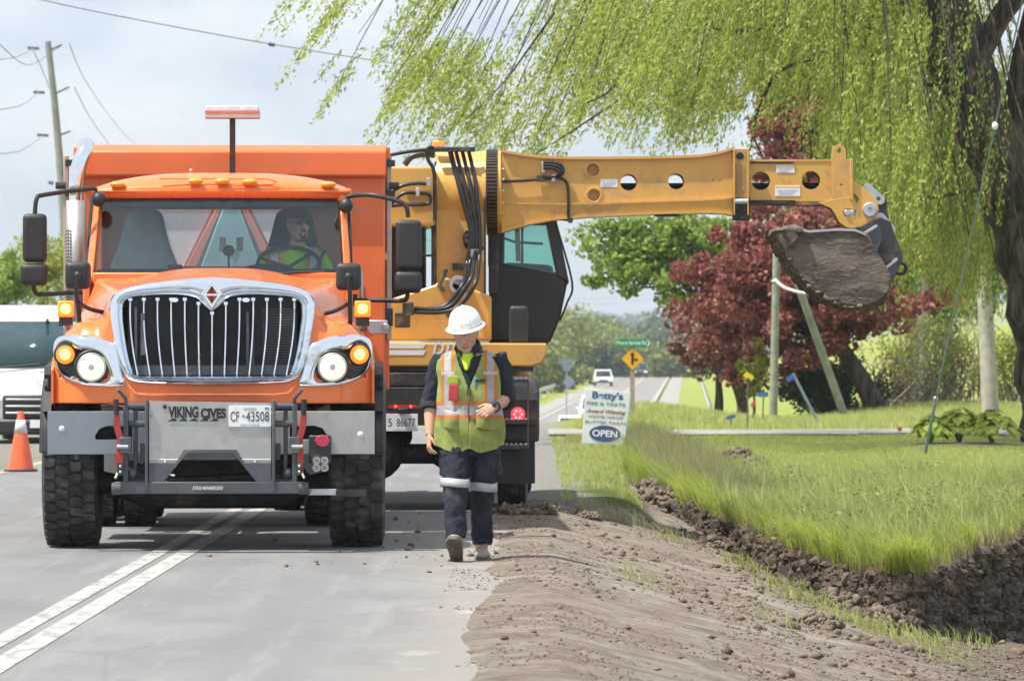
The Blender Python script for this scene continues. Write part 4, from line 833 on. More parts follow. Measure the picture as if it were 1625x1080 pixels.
# ------------------------------------------------------------------ wheeled excavator seen from behind
EX, EY = -1.22, 46.0
def XL(px, py, y):
    Yw = EY+y; return PX(px, Yw)-EX, PZ(py, Yw)
def build_excavator():
    T = thing('wheeled_excavator', 'yellow truck-mounted excavator with its boom stretched out over the ditch', 'excavator', (EX, EY, 0))
    Yl = M['yellow']
    # carrier
    mb = MB(); 
    for s in (-1, 1): mb.box((s*0.42, 2.6, 0.95), (0.10, 6.2, 0.30))
    mb.box((0, -0.2, 1.02), (1.9, 0.25, 0.42)); mb.box((0, 1.2, 1.15), (1.8, 2.0, 0.3)); mb.box((0, 4.0, 1.2), (1.9, 2.6, 0.5)); cf = mb.build('carrier_frame', M['grime'], T, 30, 0.02)
    mb = MB(); mb.box((-0.03, -0.36, 0.93), (1.75, 0.05, 0.34)); mb.box((-0.1, -0.30, 1.17), (1.65, 0.12, 0.12)); hb = mb.build('rear_apron', M['blackmetal'], T, 30, 0.008)
    mb = MB(); mb.cyl((-1.0, 0, 0.5), (1.0, 0, 0.5), 0.09, n=12); mb.sphere((-0.25, -0.02, 0.55), 0.30, 16, 10, 0.30); mb.sphere((0.42, 0.0, 0.52), 0.16, 12, 8); mb.build('axle', M['grime'], T, 40)
    mb = MB(); mb.box((-0.35, 0.3, 0.8), (0.9, 0.6, 0.5)); mb.build('transmission', M['grime'], T, 30, 0.08)
    for y in (0.0, 1.35, 5.2):
        for s in (-1, 1):
            for xx in ((1.012, 0.70) if y < 4 else (1.05,)):
                r = 0.505; h = 0.135; mb = MB()
                prof = [(-h*0.8, r*0.52), (-h, r*0.75), (-h*0.95, r*0.92), (-h*0.85, r*0.985)]
                for k in range(5):
                    a = -h*0.85+k*h*0.34; prof += [(a+0.002, r), (a+h*0.27, r), (a+h*0.275, r*0.972), (a+h*0.335, r*0.972)]
                prof += [(h*0.85, r*0.985), (h*0.95, r*0.92), (h, r*0.75), (h*0.8, r*0.52)]
                mb.lathe(prof, (s*xx, y, r), 'x', 40); wh = mb.build('wheel', M['rubber'], T, 30)
                mb = MB(); mb.lathe([(s*h*0.8, r*0.53), (s*h*0.3, r*0.45), (s*h*0.3, 0.001)], (s*xx, y, r), 'x', 24); mb.build('rim', M['alu'], wh, 30)
    # deck (yellow skirt) with rounded lower corner
    def deckpoly():
        x0, z0 = XL(868, 543, -0.3); x1, z1 = XL(600, 579, -0.3)
        xr = x0; zt = 1.50; zb = 1.285
        return [(-1.30, zt), (xr, zt-0.008), (xr-0.005, zt-0.11), (xr-0.045, zb+0.03), (xr-0.13, zb), (-1.30, zb)]
    mb = MB(); mb.prism(deckpoly(), -0.30, 2.9); dk = mb.build('deck_skirt', Yl, T, 30, 0.015)
    for z in (1.468, 1.408):
        mb = MB(); a, _ = XL(610, 540, -0.3); b, _ = XL(676, 540, -0.3); mb.prism([(a, z+0.022), (b, z+0.022), (b-0.025, z-0.022), (a, z-0.022)], -0.304, -0.301); mb.build('stripe', M['white_paint'], dk, 20)
    x, z = XL(707, 552, -0.3); text('lettering', 'D152', 0.155, (x+0.025, -0.304, 1.437), M['white_paint'], dk, width=0.30, offset=0.004, shear=0.25)
    mb = MB(); mb.box((0.45, -0.15, 1.262), (1.5, 0.2, 0.04)); x, z = XL(820, 590, 0.2); mb.build('deck_bearing_plate', M['blackmetal'], T, 30); mb = MB(); mb.cyl((x, 0.25, 1.05), (x, 0.25, 1.3), 0.12, n=18); mb.build('pedestal', Yl, T, 40)
    # right-hand fender, ladder, lamp, mud flap
    xo = XL(856, 0, -0.2)[0]; xi = XL(745, 0, -0.2)[0]
    rr = []
    for y, k in ((-0.60, 0.92), (-0.54, 1.0), (0.3, 1.0), (0.6, 0.9)):
        rr.append([(xi, y, 0.62), (xo-0.005, y, 0.62), (xo, y, 0.70), (xo, y, 1.10*k), (xo-0.02, y, 1.16*k), (xo-0.08, y, 1.20*k), (xi, y, 1.20*k)])
    mb = MB(); mb.loft(rr); fe = mb.build('fender', pbr('dusty_black_plastic', (0.030, 0.033, 0.038), 0.5, 0, 0.2, 5, dirt=(0.13, 0.12, 0.11), damt=0.2), T, 40, 0.015)
    mb = MB(); mb.box((xo-0.2, -0.615, 0.88), (0.38, 0.03, 0.24)); mb.build('lamp_panel', M['blackmetal'], fe, 30, 0.01)
    x, z = XL(822, 657, -0.64); mb = MB(); mb.lathe([(0.03, 0.062), (-0.01, 0.062), (-0.03, 0.045), (-0.035, 0.001)], (x, -0.64, z), 'y', 24); mb.build('tail_lamp', M['red_on'], fe, 40)
    mb = MB()
    for i in range(6):
        a = R(60*i); mb.sphere((x+0.034*math.cos(a), -0.674, z+0.034*math.sin(a)), 0.011, 8, 5)
    mb.build('lamp_diode', lamp('red_diode', (1.0, 0.22, 0.24), 1.8), fe, 60)
    x0 = XL(755, 0, -0.4)[0]; x1 = XL(849, 0, -0.4)[0]
    mb = MB(); mb.box(((x0+x1)/2, -0.57, (0.62+0.25)/2), (x1-x0, 0.014, 0.37)); mb.build('mud_flap', M['black'], T, 30)
    for py in (604, 668, 708):
        xa = XL(770, py, -0.6)[0]; xb = XL(838, py, -0.6)[0]; z = XL(0, py, -0.6)[1]
        mb = MB(); mb.box(((xa+xb)/2, -0.72, z), (xb-xa, 0.12, 0.035)); st = mb.build('step', M['blackmetal'], T, 30)
        mb = MB()
        for k in range(9): mb.prism([(xa+(k+0.1)*(xb-xa)/9, z+0.017), (xa+(k+0.9)*(xb-xa)/9, z+0.017), (xa+(k+0.5)*(xb-xa)/9, z+0.036)], -0.78, -0.72)
        mb.build('step_grip', M['alu'], st, 20)
    mb = MB(); xb = XL(838, 0, -0.6)[0]; mb.box((xb, -0.72, 0.86), (0.016, 0.03, 0.60)); mb.build('ladder_side', pbr('dull_red_rail', (0.16, 0.09, 0.085), 0.5), T, 30)
    # rear number plate and marker lamps
    x, z = XL(636, 670, -0.4); npl = plate('number_plate', [[(x-0.15, z-0.075), (x+0.15, z-0.075), (x+0.15, z+0.075), (x-0.15, z+0.075)]], -0.40, 0.006, M['white_plate'], T, 0.002)
    text('plate_number', '5', 0.10, (x-0.095, -0.405, z-0.004), M['ink_blue'], npl, width=0.035); text('plate_number', '86677', 0.10, (x+0.045, -0.405, z-0.004), M['ink_blue'], npl, width=0.165); text('plate_motto', 'YOURS TO DISCOVER', 0.016, (x+0.02, -0.405, z-0.062), M['pale_ink'], npl)
    mb = MB(); mb.box((x+0.02, -0.42, z+0.105), (0.085, 0.05, 0.04)); mb.build('plate_lamp', M['black'], npl, 30, 0.006)
    mb = MB(); xa, za = XL(640, 645, -0.4); mb.box((xa, -0.39, za), (0.28, 0.02, 0.03)); ml = mb.build('marker_bar', M['red'], T, 30)
    for px in (628, 652):
        a, b = XL(px, 645, -0.4); mb = MB(); mb.sphere((a, -0.402, b), 0.014, 10, 6); mb.build('marker_lamp', M['red_on'], ml, 60)
    # ---- superstructure
    zd = 1.515
    mb = MB()     # left engine cover seen between dump box and boom column
    a, zt = XL(600, 265, 0.6); b, _ = XL(690, 265, 0.6); zw = XL(0, 358, 0.6)[1]
    mb.box(((a+b)/2-0.3, 1.3, (zt+zw)/2), ((b-a)+0.6, 1.6, zt-zw)); mb.build('engine_cover', Yl, T, 30, 0.02)
    mb = MB(); mb.box(((a+b)/2-0.25, 1.7, 2.2), (0.8, 0.6, 1.2)); mb.build('engine_bay', M['grime'], T, 30)
    zl = XL(0, 478, 0.6)[1]
    mb = MB(); mb.box((b-0.02, 0.75, (zw+zl)/2), (0.03, 0.1, zw-zl)); mb.box((b-0.16, 0.75, XL(0, 405, 0.6)[1]), (0.30, 0.02, 0.02)); mb.build('window_post', M['blackmetal'], T, 30)
    mb = MB(); mb.box((b-0.22, 0.78, XL(0, 382, 0.6)[1]), (0.42, 0.01, 0.26)); mb.build('rear_pane', M['cabglass'], T, 30)
    # curved base plate under the column
    def base(u, v): pass
    xa = XL(613, 0, 0.4)[0]; xm = XL(690, 0, 0.4)[0]; xr = XL(776, 0, 0.4)[0]
    mb = MB(); mb.prism([(xa-0.5, zd), (xr+0.02, zd), (xr+0.02, XL(0, 470, 0.4)[1]), (xm+0.10, XL(0, 440, 0.4)[1]), (xm, XL(0, 452, 0.4)[1]), (xa-0.02, XL(0, 478, 0.4)[1]), (xa-0.5, XL(0, 490, 0.4)[1])], 0.28, 1.0); bp = mb.build('turret', Yl, T, 40, 0.02)
    for px, py, r in ((716, 495, 0.05),):
        x, z = XL(px, py, 0.27); plate('turret_hole', [circ(x, z, 0.055, 20, 0.065)], 0.274, 0.004, M['grime'], bp)
    x, z = XL(727, 452, 0.27)
    mb = MB(); mb.lathe([(0.02, 0.085), (-0.02, 0.08), (-0.02, 0.05), (0.01, 0.045), (0.01, 0.001)], (x, 0.27, z), 'y', 24); mb.build('pin_boss', M['alu'], bp, 40)
    x, z = XL(738, 471, 0.27); mb = MB(); mb.lathe([(0.02, 0.05), (-0.02, 0.045), (-0.02, 0.001)], (x, 0.27, z), 'y', 20); mb.build('pin_boss', M['alu'], bp, 40)
    # boom cradle: big barrel whose axis follows the boom
    yb = 1.05; zc = XL(0, 303, yb-0.4)[1]; rb = (XL(0, 238, yb-0.4)[1]-zc)
    x0 = XL(690, 0, yb-0.4)[0]; x1 = XL(771, 0, yb-0.4)[0]
    mb = MB(); prof = [(0, rb*0.98), (0.02, rb), (x1-x0-0.05, rb), (x1-x0-0.02, rb*1.03), (x1-x0, rb*1.03), (x1-x0, 0.05)]
    mb.lathe([(0, 0.05)]+prof, (x0, yb, zc), 'x', 56); br = mb.build('boom_barrel', Yl, T, 35)
    mb = MB(); zlow = XL(0, 560, 0.5)[1]; yf = yb-rb*0.99
    mb.box(((x0+x1)/2, (yf+yb)/2+0.02, (zc+1.53)/2), (x1-x0, yb-yf-0.04, zc-1.53)); mb.build('cradle_plate', Yl, T, 30, 0.015)
    mb = MB(); mb.tube([(x0+0.005, yf-0.006, 1.75), (x0+0.005, yf-0.006, zc), (x0+0.005, yb-rb*0.7, zc+rb*0.72)], 0.011, 6); mb.tube([(x1-0.01, yf-0.004, 1.55), (x1-0.01, yf-0.004, zc)], 0.008, 6); mb.build('cradle_rib', M['blackmetal'], br, 40)
    mb = MB(); xs_ = XL(741, 0, 0.6)[0]; me_ = circ(xs_, XL(0, 380, 0.6)[1], 0.034, 20, 0.085); plate('cradle_slot', [me_], yf+0.005, 0.045, M['grime'], br)
    # ring gear
    gx0 = XL(772, 0, yb-0.4)[0]; gx1 = XL(789, 0, yb-0.4)[0]; rg = rb*1.02
    mb = MB(); N = 72; mb.lathe([(0, 0.1), (0, rg*0.955), (gx1-gx0, rg*0.955), (gx1-gx0, 0.1)], (gx0, yb, zc), 'x', 60); rgear = mb.build('ring_gear', M['grime'], T, 30)
    mb = MB()
    for k in range(N):
        a = 2*math.pi*k/N; mb.box(((gx0+gx1)/2, yb+rg*0.975*math.cos(a), zc+rg*0.975*math.sin(a)), (gx1-gx0, 0.024, 0.05), (a-math.pi/2, 0, 0))
    mb.build('gear_tooth', pbr('greasy_steel', (0.06, 0.045, 0.035), 0.35, 0.5, 0.3, 10), rgear, 20); rgear.children[0]['kind'] = 'stuff'
    fx1 = XL(796, 0, yb-0.4)[0]
    mb = MB(); mb.lathe([(0, 0.1), (0, rg*0.99), (0.015, rg), (fx1-gx1-0.01, rg), (fx1-gx1, rg*0.96), (fx1-gx1, 0.1)], (gx1, yb, zc), 'x', 60); fl = mb.build('boom_flange', Yl, T, 35)
    for k in range(20):
        a = 2*math.pi*k/20; mb = MB(); mb.cyl((fx1, yb+rg*0.9*math.cos(a), zc+rg*0.9*math.sin(a)), (fx1+0.022, yb+rg*0.9*math.cos(a), zc+rg*0.9*math.sin(a)), 0.013, n=6); mb.build('flange_bolt', M['alu'], fl, 20)
    # ---- boom: outer section
    yw = yb-0.215                                         # near web plane
    def B(px, py): return XL(px, py, yw)
    top = [(796, 240), (830, 246), (870, 250), (905, 251), (960, 251), (1040, 250), (1110, 248), (1140, 243), (1163, 236)]
    bot = [(1163, 340), (1150, 337), (1120, 336), (1040, 338), (940, 342), (880, 347), (840, 354), (796, 367)]
    web = [B(*p) for p in top+bot]
    holes = [circ(*B(997.5, 289.5), 13*0.00581), circ(*B(1073, 288), 12.5*0.00581), circ(*B(941, 270), 9.5*0.00581), circ(*B(942.5, 310), 9*0.00581)]
    for yy, nm in ((yw, 'near'), (yw+0.43, 'far')):
        bw = plate('boom_web', [web]+(holes if nm == 'near' else holes[:2]), yy, 0.018, Yl, T)
        if nm == 'near': bweb = bw
    for i in (2, 3):
        cx, cz = B(*((941, 270), (942.5, 310))[i-2]); mb = MB(); mb.lathe([(0.012, 0.088), (-0.006, 0.086), (-0.010, 0.062), (0.0, 0.055)], (cx, yw-0.008, cz), 'y', 28); mb.build('boss_ring', Yl, bweb, 40)
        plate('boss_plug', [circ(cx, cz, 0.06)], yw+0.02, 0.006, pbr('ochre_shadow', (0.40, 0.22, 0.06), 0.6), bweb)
    def flange(pts, w0, name, dz=0.012):
        q = [B(*p) for p in pts]; rr = []
        for x, z in q: rr.append([(x, yw-w0, z-dz), (x, yw-w0, z+dz), (x, yb+0.215+w0, z+dz), (x, yb+0.215+w0, z-dz)])
        mb = MB(); mb.loft(rr); return mb.build(name, Yl, T, 40)
    flange(top, 0.05, 'boom_top_flange'); flange(bot[::-1], 0.05, 'boom_bottom_flange')
    lb = [(796, 322), (880, 324), (960, 323), (1040, 320), (1110, 318), (1150, 316), (1163, 313)]
    mb = MB(); q = [B(*p) for p in lb]; mb.loft([[(x, yw-0.05, z-0.008), (x, yw-0.05, z+0.008), (x, yw+0.0, z+0.008), (x, yw, z-0.008)] for x, z in q]); mb.build('web_ledge', Yl, bweb, 40)
    mb = MB(); q = [B(*p) for p in [(796, 322), (880, 324), (960, 323), (1040, 320), (1110, 318), (1150, 316), (1163, 313)]]; q2 = [B(*p) for p in [(796, 366), (880, 346), (960, 341), (1040, 337), (1110, 335), (1150, 336), (1163, 339)]]
    mb.loft([[(x, yw-0.045, z), (X_, yw-0.03, Z_), (X_, yw-0.022, Z_), (x, yw-0.037, z)] for (x, z), (X_, Z_) in zip(q, q2)]); mb.build('lower_web_panel', Yl, bweb, 40)
    # stickers
    def sticker(px0, py0, px1, py1, nm='sticker', head=False, dy=0):
        (xa, za), (xb, zb_) = B(px0, py0), B(px1, py1); mb = MB(); mb.box(((xa+xb)/2, yw-0.011+dy, (za+zb_)/2), (xb-xa, 0.003, za-zb_)); o = mb.build(nm, M['white_plate'], T, 20)
        mb = MB()
        if head: mb.box(((xa+xb)/2, yw-0.0135+dy, za-0.012), ((xb-xa)*0.96, 0.002, 0.016)); mb.build('sticker_heading', pbr('pale_yellow', (0.72, 0.62, 0.25), 0.6), o, 20); mb = MB()
        for k in range(3): mb.box(((xa+xb)/2-0.01*k, yw-0.0135+dy, za-(za-zb_)*(0.45+0.18*k)), ((xb-xa)*(0.8-0.12*k), 0.002, 0.006))
        mb.build('sticker_text_line', M['pale_ink'], o, 20); o.children[-1]['kind'] = 'stuff'
    sticker(953, 284, 980, 297)
    # hose manifold on the web
    x, z = B(862, 266); mb = MB(); mb.box((x, yw-0.04, z), (0.03, 0.05, 0.10)); mf = mb.build('hose_manifold', M['alu'], T, 30, 0.004)
    hoses = []
    for k, (py, px2) in enumerate(((258.5, 890), (262.5, 888), (267, 884))):
        pts = [B(862, py), B(878, py), B(px2, py+4), B(px2+4, 272), B(px2-2, 279), B(875, 281), B(860, 280)]
        hoses.append([(p[0], yw-0.055-0.01*k, p[1]) for p in pts])
    hoses.append([(p[0], yw-0.05, p[1]) for p in [B(797, 288), B(830, 287), B(862, 284), B(878, 282), B(892, 284), B(900, 292), B(902, 310), B(902, 346)]])
    for h in hoses: mb = MB(); mb.tube(cr_spline(h, 5), 0.014, 8); mb.build('boom_hose', M['hose'], T, 60)
    mb = MB(); p = B(878, 283); mb.box((p[0], yw-0.06, p[1]), (0.03, 0.04, 0.06)); mb.build('hose_clamp', M['alu'], T, 30); mb = MB(); p = B(862, 284); mb.box((p[0]-0.02, yw-0.05, p[1]), (0.08, 0.05, 0.055)); mb.build('hose_block', M['blackmetal'], T, 30)
    mb = MB(); q = [B(880, 346), B(905, 350), B(905, 345)]; mb.tube([(q[0][0], yw-0.03, q[0][1]), (q[1][0], yw-0.03, q[1][1])], 0.014, 6); mb.cyl((q[1][0], yw-0.05, q[1][1]), (q[1][0], yw+0.0, q[1][1]), 0.026, n=10); mb.build('hose_bracket', M['blackmetal'], T, 40)
    a, b = B(1040, 341), B(1078, 338); mb = MB(); mb.box(((a[0]+b[0])/2, yb, a[1]), (b[0]-a[0], 0.3, 0.018)); mb.build('wear_pad', M['blackmetal'], T, 30)
    for py, r_ in ((293, 0.022), (301, 0.03)):
        a, b = B(960, py), B(1330, py); mb = MB(); mb.cyl((a[0], yb+0.02, a[1]), (b[0], yb+0.02, b[1]), r_, n=10); mb.build('inner_line', M['hose'] if r_ < 0.03 else M['greymetal'], T, 40)
    # end collar
    (xa, za), (xb, zb_) = B(1163, 236), B(1189, 350); zmid = B(0, 316)[1]
    mb = MB(); mb.prism([(xa, zb_+0.055), (xb+0.004, zb_+0.05), (xb, za-0.002), (xa, za)], yw-0.07, yw+0.005); mb.prism([(xa, zb_+0.055), (xb+0.004, zb_+0.05), (xb, za-0.002), (xa, za)], yb+0.2, yb+0.28); mb.box(((xa+xb)/2, yb, za-0.02), (xb-xa, 0.55, 0.03)); col = mb.build('boom_collar', pbr('worn_yellow', (0.46, 0.27, 0.075), 0.5, 0, 0.12, 6, dirt=(0.26, 0.17, 0.09), damt=0.35, dscale=5), T, 30, 0.008)
    mb = MB()
    for px in (1164.5, 1186.5): x = B(px, 0)[0]; mb.box((x, yw-0.085, (za+zb_)/2+0.02), (0.012, 0.035, za-zb_-0.06))
    mb.build('collar_flange', Yl, col, 30)
    (x, z) = B(1174, 248); plate('collar_hole', [circ(x, z, 0.034)], yw-0.071, 0.004, M['grime'], col)
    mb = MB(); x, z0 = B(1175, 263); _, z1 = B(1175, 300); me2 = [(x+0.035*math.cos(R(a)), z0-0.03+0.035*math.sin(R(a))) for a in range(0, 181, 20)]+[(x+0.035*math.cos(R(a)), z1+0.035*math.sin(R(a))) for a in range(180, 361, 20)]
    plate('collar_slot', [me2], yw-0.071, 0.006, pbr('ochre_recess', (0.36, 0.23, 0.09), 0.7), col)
    (xc, z0), (_, z1) = B(1176, 314), B(1176, 350); mb = MB(); mb.box((xc, yw-0.02, (z0+z1)/2), (xb-xa+0.01, 0.13, z0-z1)); mb.build('roller_housing', M['grime'], col, 30, 0.006); mb = MB(); mb.cyl((xc-0.06, yw-0.08, z0-0.035), (xc+0.06, yw-0.08, z0-0.035), 0.028, n=12); mb.build('roller', M['alu'], col, 40)
    # ---- boom: inner section
    tp = [(1186, 255), (1325, 254), (1350, 254)]; inw = [B(*p) for p in [(1180, 255), (1338, 253), (1352, 255), (1352, 318), (1325, 320), (1180, 324)]]
    ih = [circ(*B(1207.5, 287), 14.5*0.00581), circ(*B(1287, 286), 14.5*0.00581)]
    for yy in (yw+0.03, yw+0.40): iw = plate('inner_boom_web', [inw]+ih, yy, 0.016, Yl, T); 
    for py, m_, dz in ((254.5, 'yellow', 0.009), (322, 'blackmetal', 0.018)):
        a, b = B(1180, py), B(1345, py-(0 if m_ == 'yellow' else 1)); mb = MB(); mb.box(((a[0]+b[0])/2, yb, a[1]), (b[0]-a[0], 0.40, dz*2)); mb.build('inner_boom_plate', pbr('greasy_yellow', (0.30, 0.18, 0.06), 0.45, 0, 0.2, 9, dirt=(0.05, 0.04, 0.035), damt=0.5, dscale=4) if m_ != 'yellow' else Yl, T, 30)
    mb = MB(); a, b = B(1190, 258), B(1260, 256); mb.box(((a[0]+b[0])/2, yw+0.018, a[1]), (b[0]-a[0], 0.02, 0.014)); a, b = B(1190, 320), B(1262, 318); mb.box(((a[0]+b[0])/2, yw+0.016, a[1]), (b[0]-a[0], 0.02, 0.03)); mb.build('slide_grease', M['grime'], T, 30)['kind'] = 'stuff'
    sticker(1232, 262, 1261, 274, head=True, dy=0.03); sticker(1230, 294, 1270, 311, head=True, dy=0.03)
    # end plate with lifting ear
    ear = [B(*p) for p in [(1322, 320), (1320, 245), (1321, 238), (1325, 232), (1331, 230), (1338, 232), (1342, 238), (1342, 253), (1349, 254), (1351, 260), (1352, 316), (1348, 320)]]
    plate('end_plate', [ear, circ(*B(1331.5, 239), 5*0.0058, 16), circ(*B(1335, 293.5), 2.4*0.0058, 10)], yw+0.012, 0.02, Yl, T, 0.003)
    mb = MB(); a, b = B(1352, 252), B(1352, 318); mb.box((a[0]-0.005, yb, (a[1]+b[1])/2), (0.03, 0.5, a[1]-b[1])); mb.build('end_flange', Yl, T, 30, 0.006)
    # small bolt dots
    for px, py in ((1131, 286), (1142, 286), (1242.5, 286.5), (1253.5, 286.5), (1312, 272), (1314, 299)):
        x, z = B(px, py); mb = MB(); mb.cyl((x, yw+0.03-0.012*(px > 1180) if px > 1180 else yw-0.012, z), (x, (yw+0.018 if px > 1180 else yw-0.005), z), 0.007, n=8); mb.build('bolt_hole', M['grime'], T, 20)
    # ---- bucket linkage
    knee = [B(*p) for p in [(1300, 322), (1352, 312), (1353, 287), (1358, 289), (1368, 297), (1385, 312), (1392, 322), (1394, 333), (1390, 343), (1380, 352), (1366, 359), (1352, 362), (1342, 360), (1332, 352), (1326, 340), (1320, 331), (1312, 327)]]
    slot = [B(*p) for p in [(1337, 335), (1341, 331), (1352, 331), (1359, 333), (1358, 341), (1350, 343), (1344, 345), (1339, 343)]]
    tri = [B(*p) for p in [(1353, 306), (1358, 308), (1364, 316), (1360, 323), (1354, 324)]]
    for yy in (yw+0.02, yw+0.36): kn = plate('wrist_plate', [knee, slot, tri], yy, 0.04, Yl, T, 0.004)
    x, z = B(1380, 333); mb = MB(); mb.lathe([(0.42, 0.066), (-0.03, 0.066), (-0.04, 0.058), (-0.04, 0.022), (-0.02, 0.018), (-0.02, 0.001)], (x, yw, z), 'y', 24); mb.build('wrist_pin', M['alu'], T, 30)
    x, z = B(1348, 337); mb = MB(); mb.box((x, yw+0.01, z), (0.09, 0.03, 0.045)); mb.cyl((x-0.025, yw-0.02, z-0.004), (x-0.025, yw+0.3, z-0.004), 0.026, n=14); mb.cyl((x+0.028, yw-0.015, z+0.004), (x+0.028, yw+0.02, z+0.004), 0.018, n=12); mb.build('pin_keeper', M['alu'], T, 30, 0.004)
    lk = [B(*p) for p in [(1367, 299), (1378, 293), (1388, 295), (1398, 307), (1408, 318), (1407, 326), (1411, 347), (1404, 352), (1394, 348), (1397, 330), (1385, 318)]]
    for yy in (yw+0.08, yw+0.30): ll = plate('bucket_link', [lk], yy, 0.03, M['blackmetal'], T, 0.004)
    for p0, p1 in (((1377, 299), (1397, 317)), ((1397, 345), (1413, 364))):
        (xa, za), (xb, zb_) = B(*p0), B(*p1); d = Vector((xb-xa, 0, zb_-za)); L_ = d.length; an = math.atan2(-d.z, d.x)
        mb = MB(); n8 = []
        for t in range(0, 360, 20): n8.append((math.cos(R(t))*0.042+(L_ if math.cos(R(t)) > 0 else 0), math.sin(R(t))*0.042))
        c_, s_ = math.cos(an), math.sin(an); plate('pin_cap_plate', [[(xa+u*c_+v*s_, za-u*s_+v*c_) for u, v in n8]], yw+0.045, 0.02, M['alu'], T, 0.004)
        mb = MB(); mb.cyl((xb-0.02*c_, yw+0.03, zb_+0.02*s_), (xb-0.02*c_, yw+0.06, zb_+0.02*s_), 0.02, n=10); mb.build('link_bolt', M['greymetal'], T, 30)
    # ---- bucket
    W0, W1 = yw-0.50, yw+0.95      # bucket is wide along the road
    hang = [B(*p) for p in [(1362, 362), (1378, 354), (1396, 346), (1412, 352), (1418, 372), (1432, 403), (1430, 415), (1418, 440), (1412, 452), (1398, 436), (1386, 412), (1374, 384)]]
    for yy in (yw-0.04, yw+0.42): plate('bucket_bracket', [hang], yy, 0.035, M['blackmetal'], T, 0.004)
    (x, z) = B(1431, 425); mb = MB(); mb.tube([(x+0.055*math.cos(R(a)), yw+0.19, z+0.052*math.sin(R(a))) for a in range(-130, 140, 15)], 0.017, 8); mb.build('lifting_eye', M['blackmetal'], T, 50)
    side = [(1228, 371), (1240, 364), (1262, 361), (1276, 364), (1283, 366), (1330, 363), (1357, 364), (1374, 371), (1388, 398), (1404, 425), (1410, 440), (1410, 458), (1402, 470), (1388, 479), (1368, 484), (1345, 482), (1318, 472), (1290, 455), (1268, 432), (1250, 408), (1238, 388)]
    sp = [XL(a, b, W0) for a, b in side]
    def mudsteel_mat():
        t = NT('muddy_bucket_steel'); v = t.coord('Object'); rot_ = t.n('ShaderNodeMapping'); t.put(rot_.inputs[0], v); rot_.inputs['Rotation'].default_value = (0, R(-38), 0); rot_.inputs['Scale'].default_value = (1.0, 1.0, 3.2); u = rot_.outputs[0]
        a = t.noise(u, 2.4, 7, 0.7); b = t.noise(u, 11, 6, 0.7); c3 = t.noise(v, 30, 5, 0.7)
        c = t.mix(t.ramp(a, 0.38, 0.62), (0.062, 0.050, 0.043), (0.20, 0.162, 0.132)); c = t.mix(t.ramp(b, 0.52, 0.72, 0, 0.6), c, (0.27, 0.235, 0.20)); c = t.mix(t.ramp(c3, 0.56, 0.70, 0, 0.6), c, (0.045, 0.034, 0.027))
        return t.fin(t.bsdf(c, 0.62, 0.1, t.bump(t.math('ADD', b, c3), 0.7, 0.03), 0.3))
    mudsteel = mudsteel_mat()
    mud = pbr('wet_soil_crust', (0.10, 0.075, 0.055), 0.9, 0, 0.5, 12, bump=1.0, bscale=30, dirt=(0.22, 0.185, 0.15), damt=0.3, dscale=6)
    bk = plate('bucket_side', [sp], W0+0.01, 0.025, mudsteel, T, 0.004)
    plate('bucket_side', [sp], W1-0.01, 0.025, mudsteel, T, 0.004)
    # curved bowl between the side plates (from lip round the bottom to the back)
    bowl = [(1230, 372), (1240, 391), (1252, 411), (1270, 434), (1292, 457), (1320, 474), (1346, 484), (1368, 486), (1389, 481), (1404, 471), (1412, 458), (1412, 440), (1405, 424), (1389, 397), (1374, 369)]
    bp_ = [XL(a, b, W0) for a, b in bowl]; bs = cr_spline([(x, 0, z) for x, z in bp_], 3)
    mb = MB(); ys_ = np.linspace(W0, W1, 9); mb.loft([[(p.x, y, p.z) for p in bs] for y in ys_], False, False); mb.build('bucket_bowl', mudsteel, T, 60, solid=0.02)
    # mud crust on lip and along the belly
    mb = MB()
    def crust(pts, r, n, seed):
        rnd = random.Random(seed)
        cs = cr_spline([(*XL(a, b, W0),) for a, b in pts], n)
        cs = [Vector((c[0], 0, c[1])) for c in cs]
        for y in np.linspace(W0-0.02, W1, 16):
            for c in cs: mb.sphere((c.x+rnd.uniform(-1, 1)*r*0.5, y+rnd.uniform(-0.04, 0.04), c.z+rnd.uniform(-1, 1)*r*0.5), r*rnd.uniform(0.5, 1.25), 6, 4, r*rnd.uniform(0.4, 1.0), 0.06)
    cs2 = [Vector(p) for p in []]
    def crust2(pts, r, seed, ylist):
        rnd = random.Random(seed); q = [XL(a, b, W0) for a, b in pts]; q = cr_spline([(x, 0, z) for x, z in q], 5)
        for y in ylist:
            for c in q:
                mb.sphere((c.x+rnd.uniform(-1, 1)*r*0.5, y+rnd.uniform(-0.05, 0.05), c.z+rnd.uniform(-1, 1)*r*0.4), r*rnd.uniform(0.5, 1.2), 7, 5, r*rnd.uniform(0.4, 0.9), 0.05)
    crust2([(1230, 370), (1243, 366), (1258, 364), (1270, 366)], 0.045, 3, np.linspace(W0+0.01, W1, 18))
    crust2([(1232, 376), (1250, 408), (1272, 438), (1296, 462), (1322, 477), (1348, 486), (1370, 487)], 0.030, 4, np.linspace(W0+0.02, W1, 16))
    mo = mb.build('mud_crust', mud, T, 180, fix=False); mo['kind'] = 'stuff'; q = mo.modifiers.new('fuse', 'REMESH'); q.mode = 'VOXEL'; q.voxel_size = 0.011; q.use_smooth_shade = True; q = mo.modifiers.new('s', 'SMOOTH'); q.iterations = 3
    mb = MB(); lip = [XL(a, b, W0-0.03) for a, b in [(1228, 372), (1240, 365), (1258, 362), (1270, 366), (1266, 378), (1256, 388), (1246, 398)]]; mb.prism(lip, W0-0.05, W0+0.02); mb.build('side_cutter', mud, T, 30, 0.008)
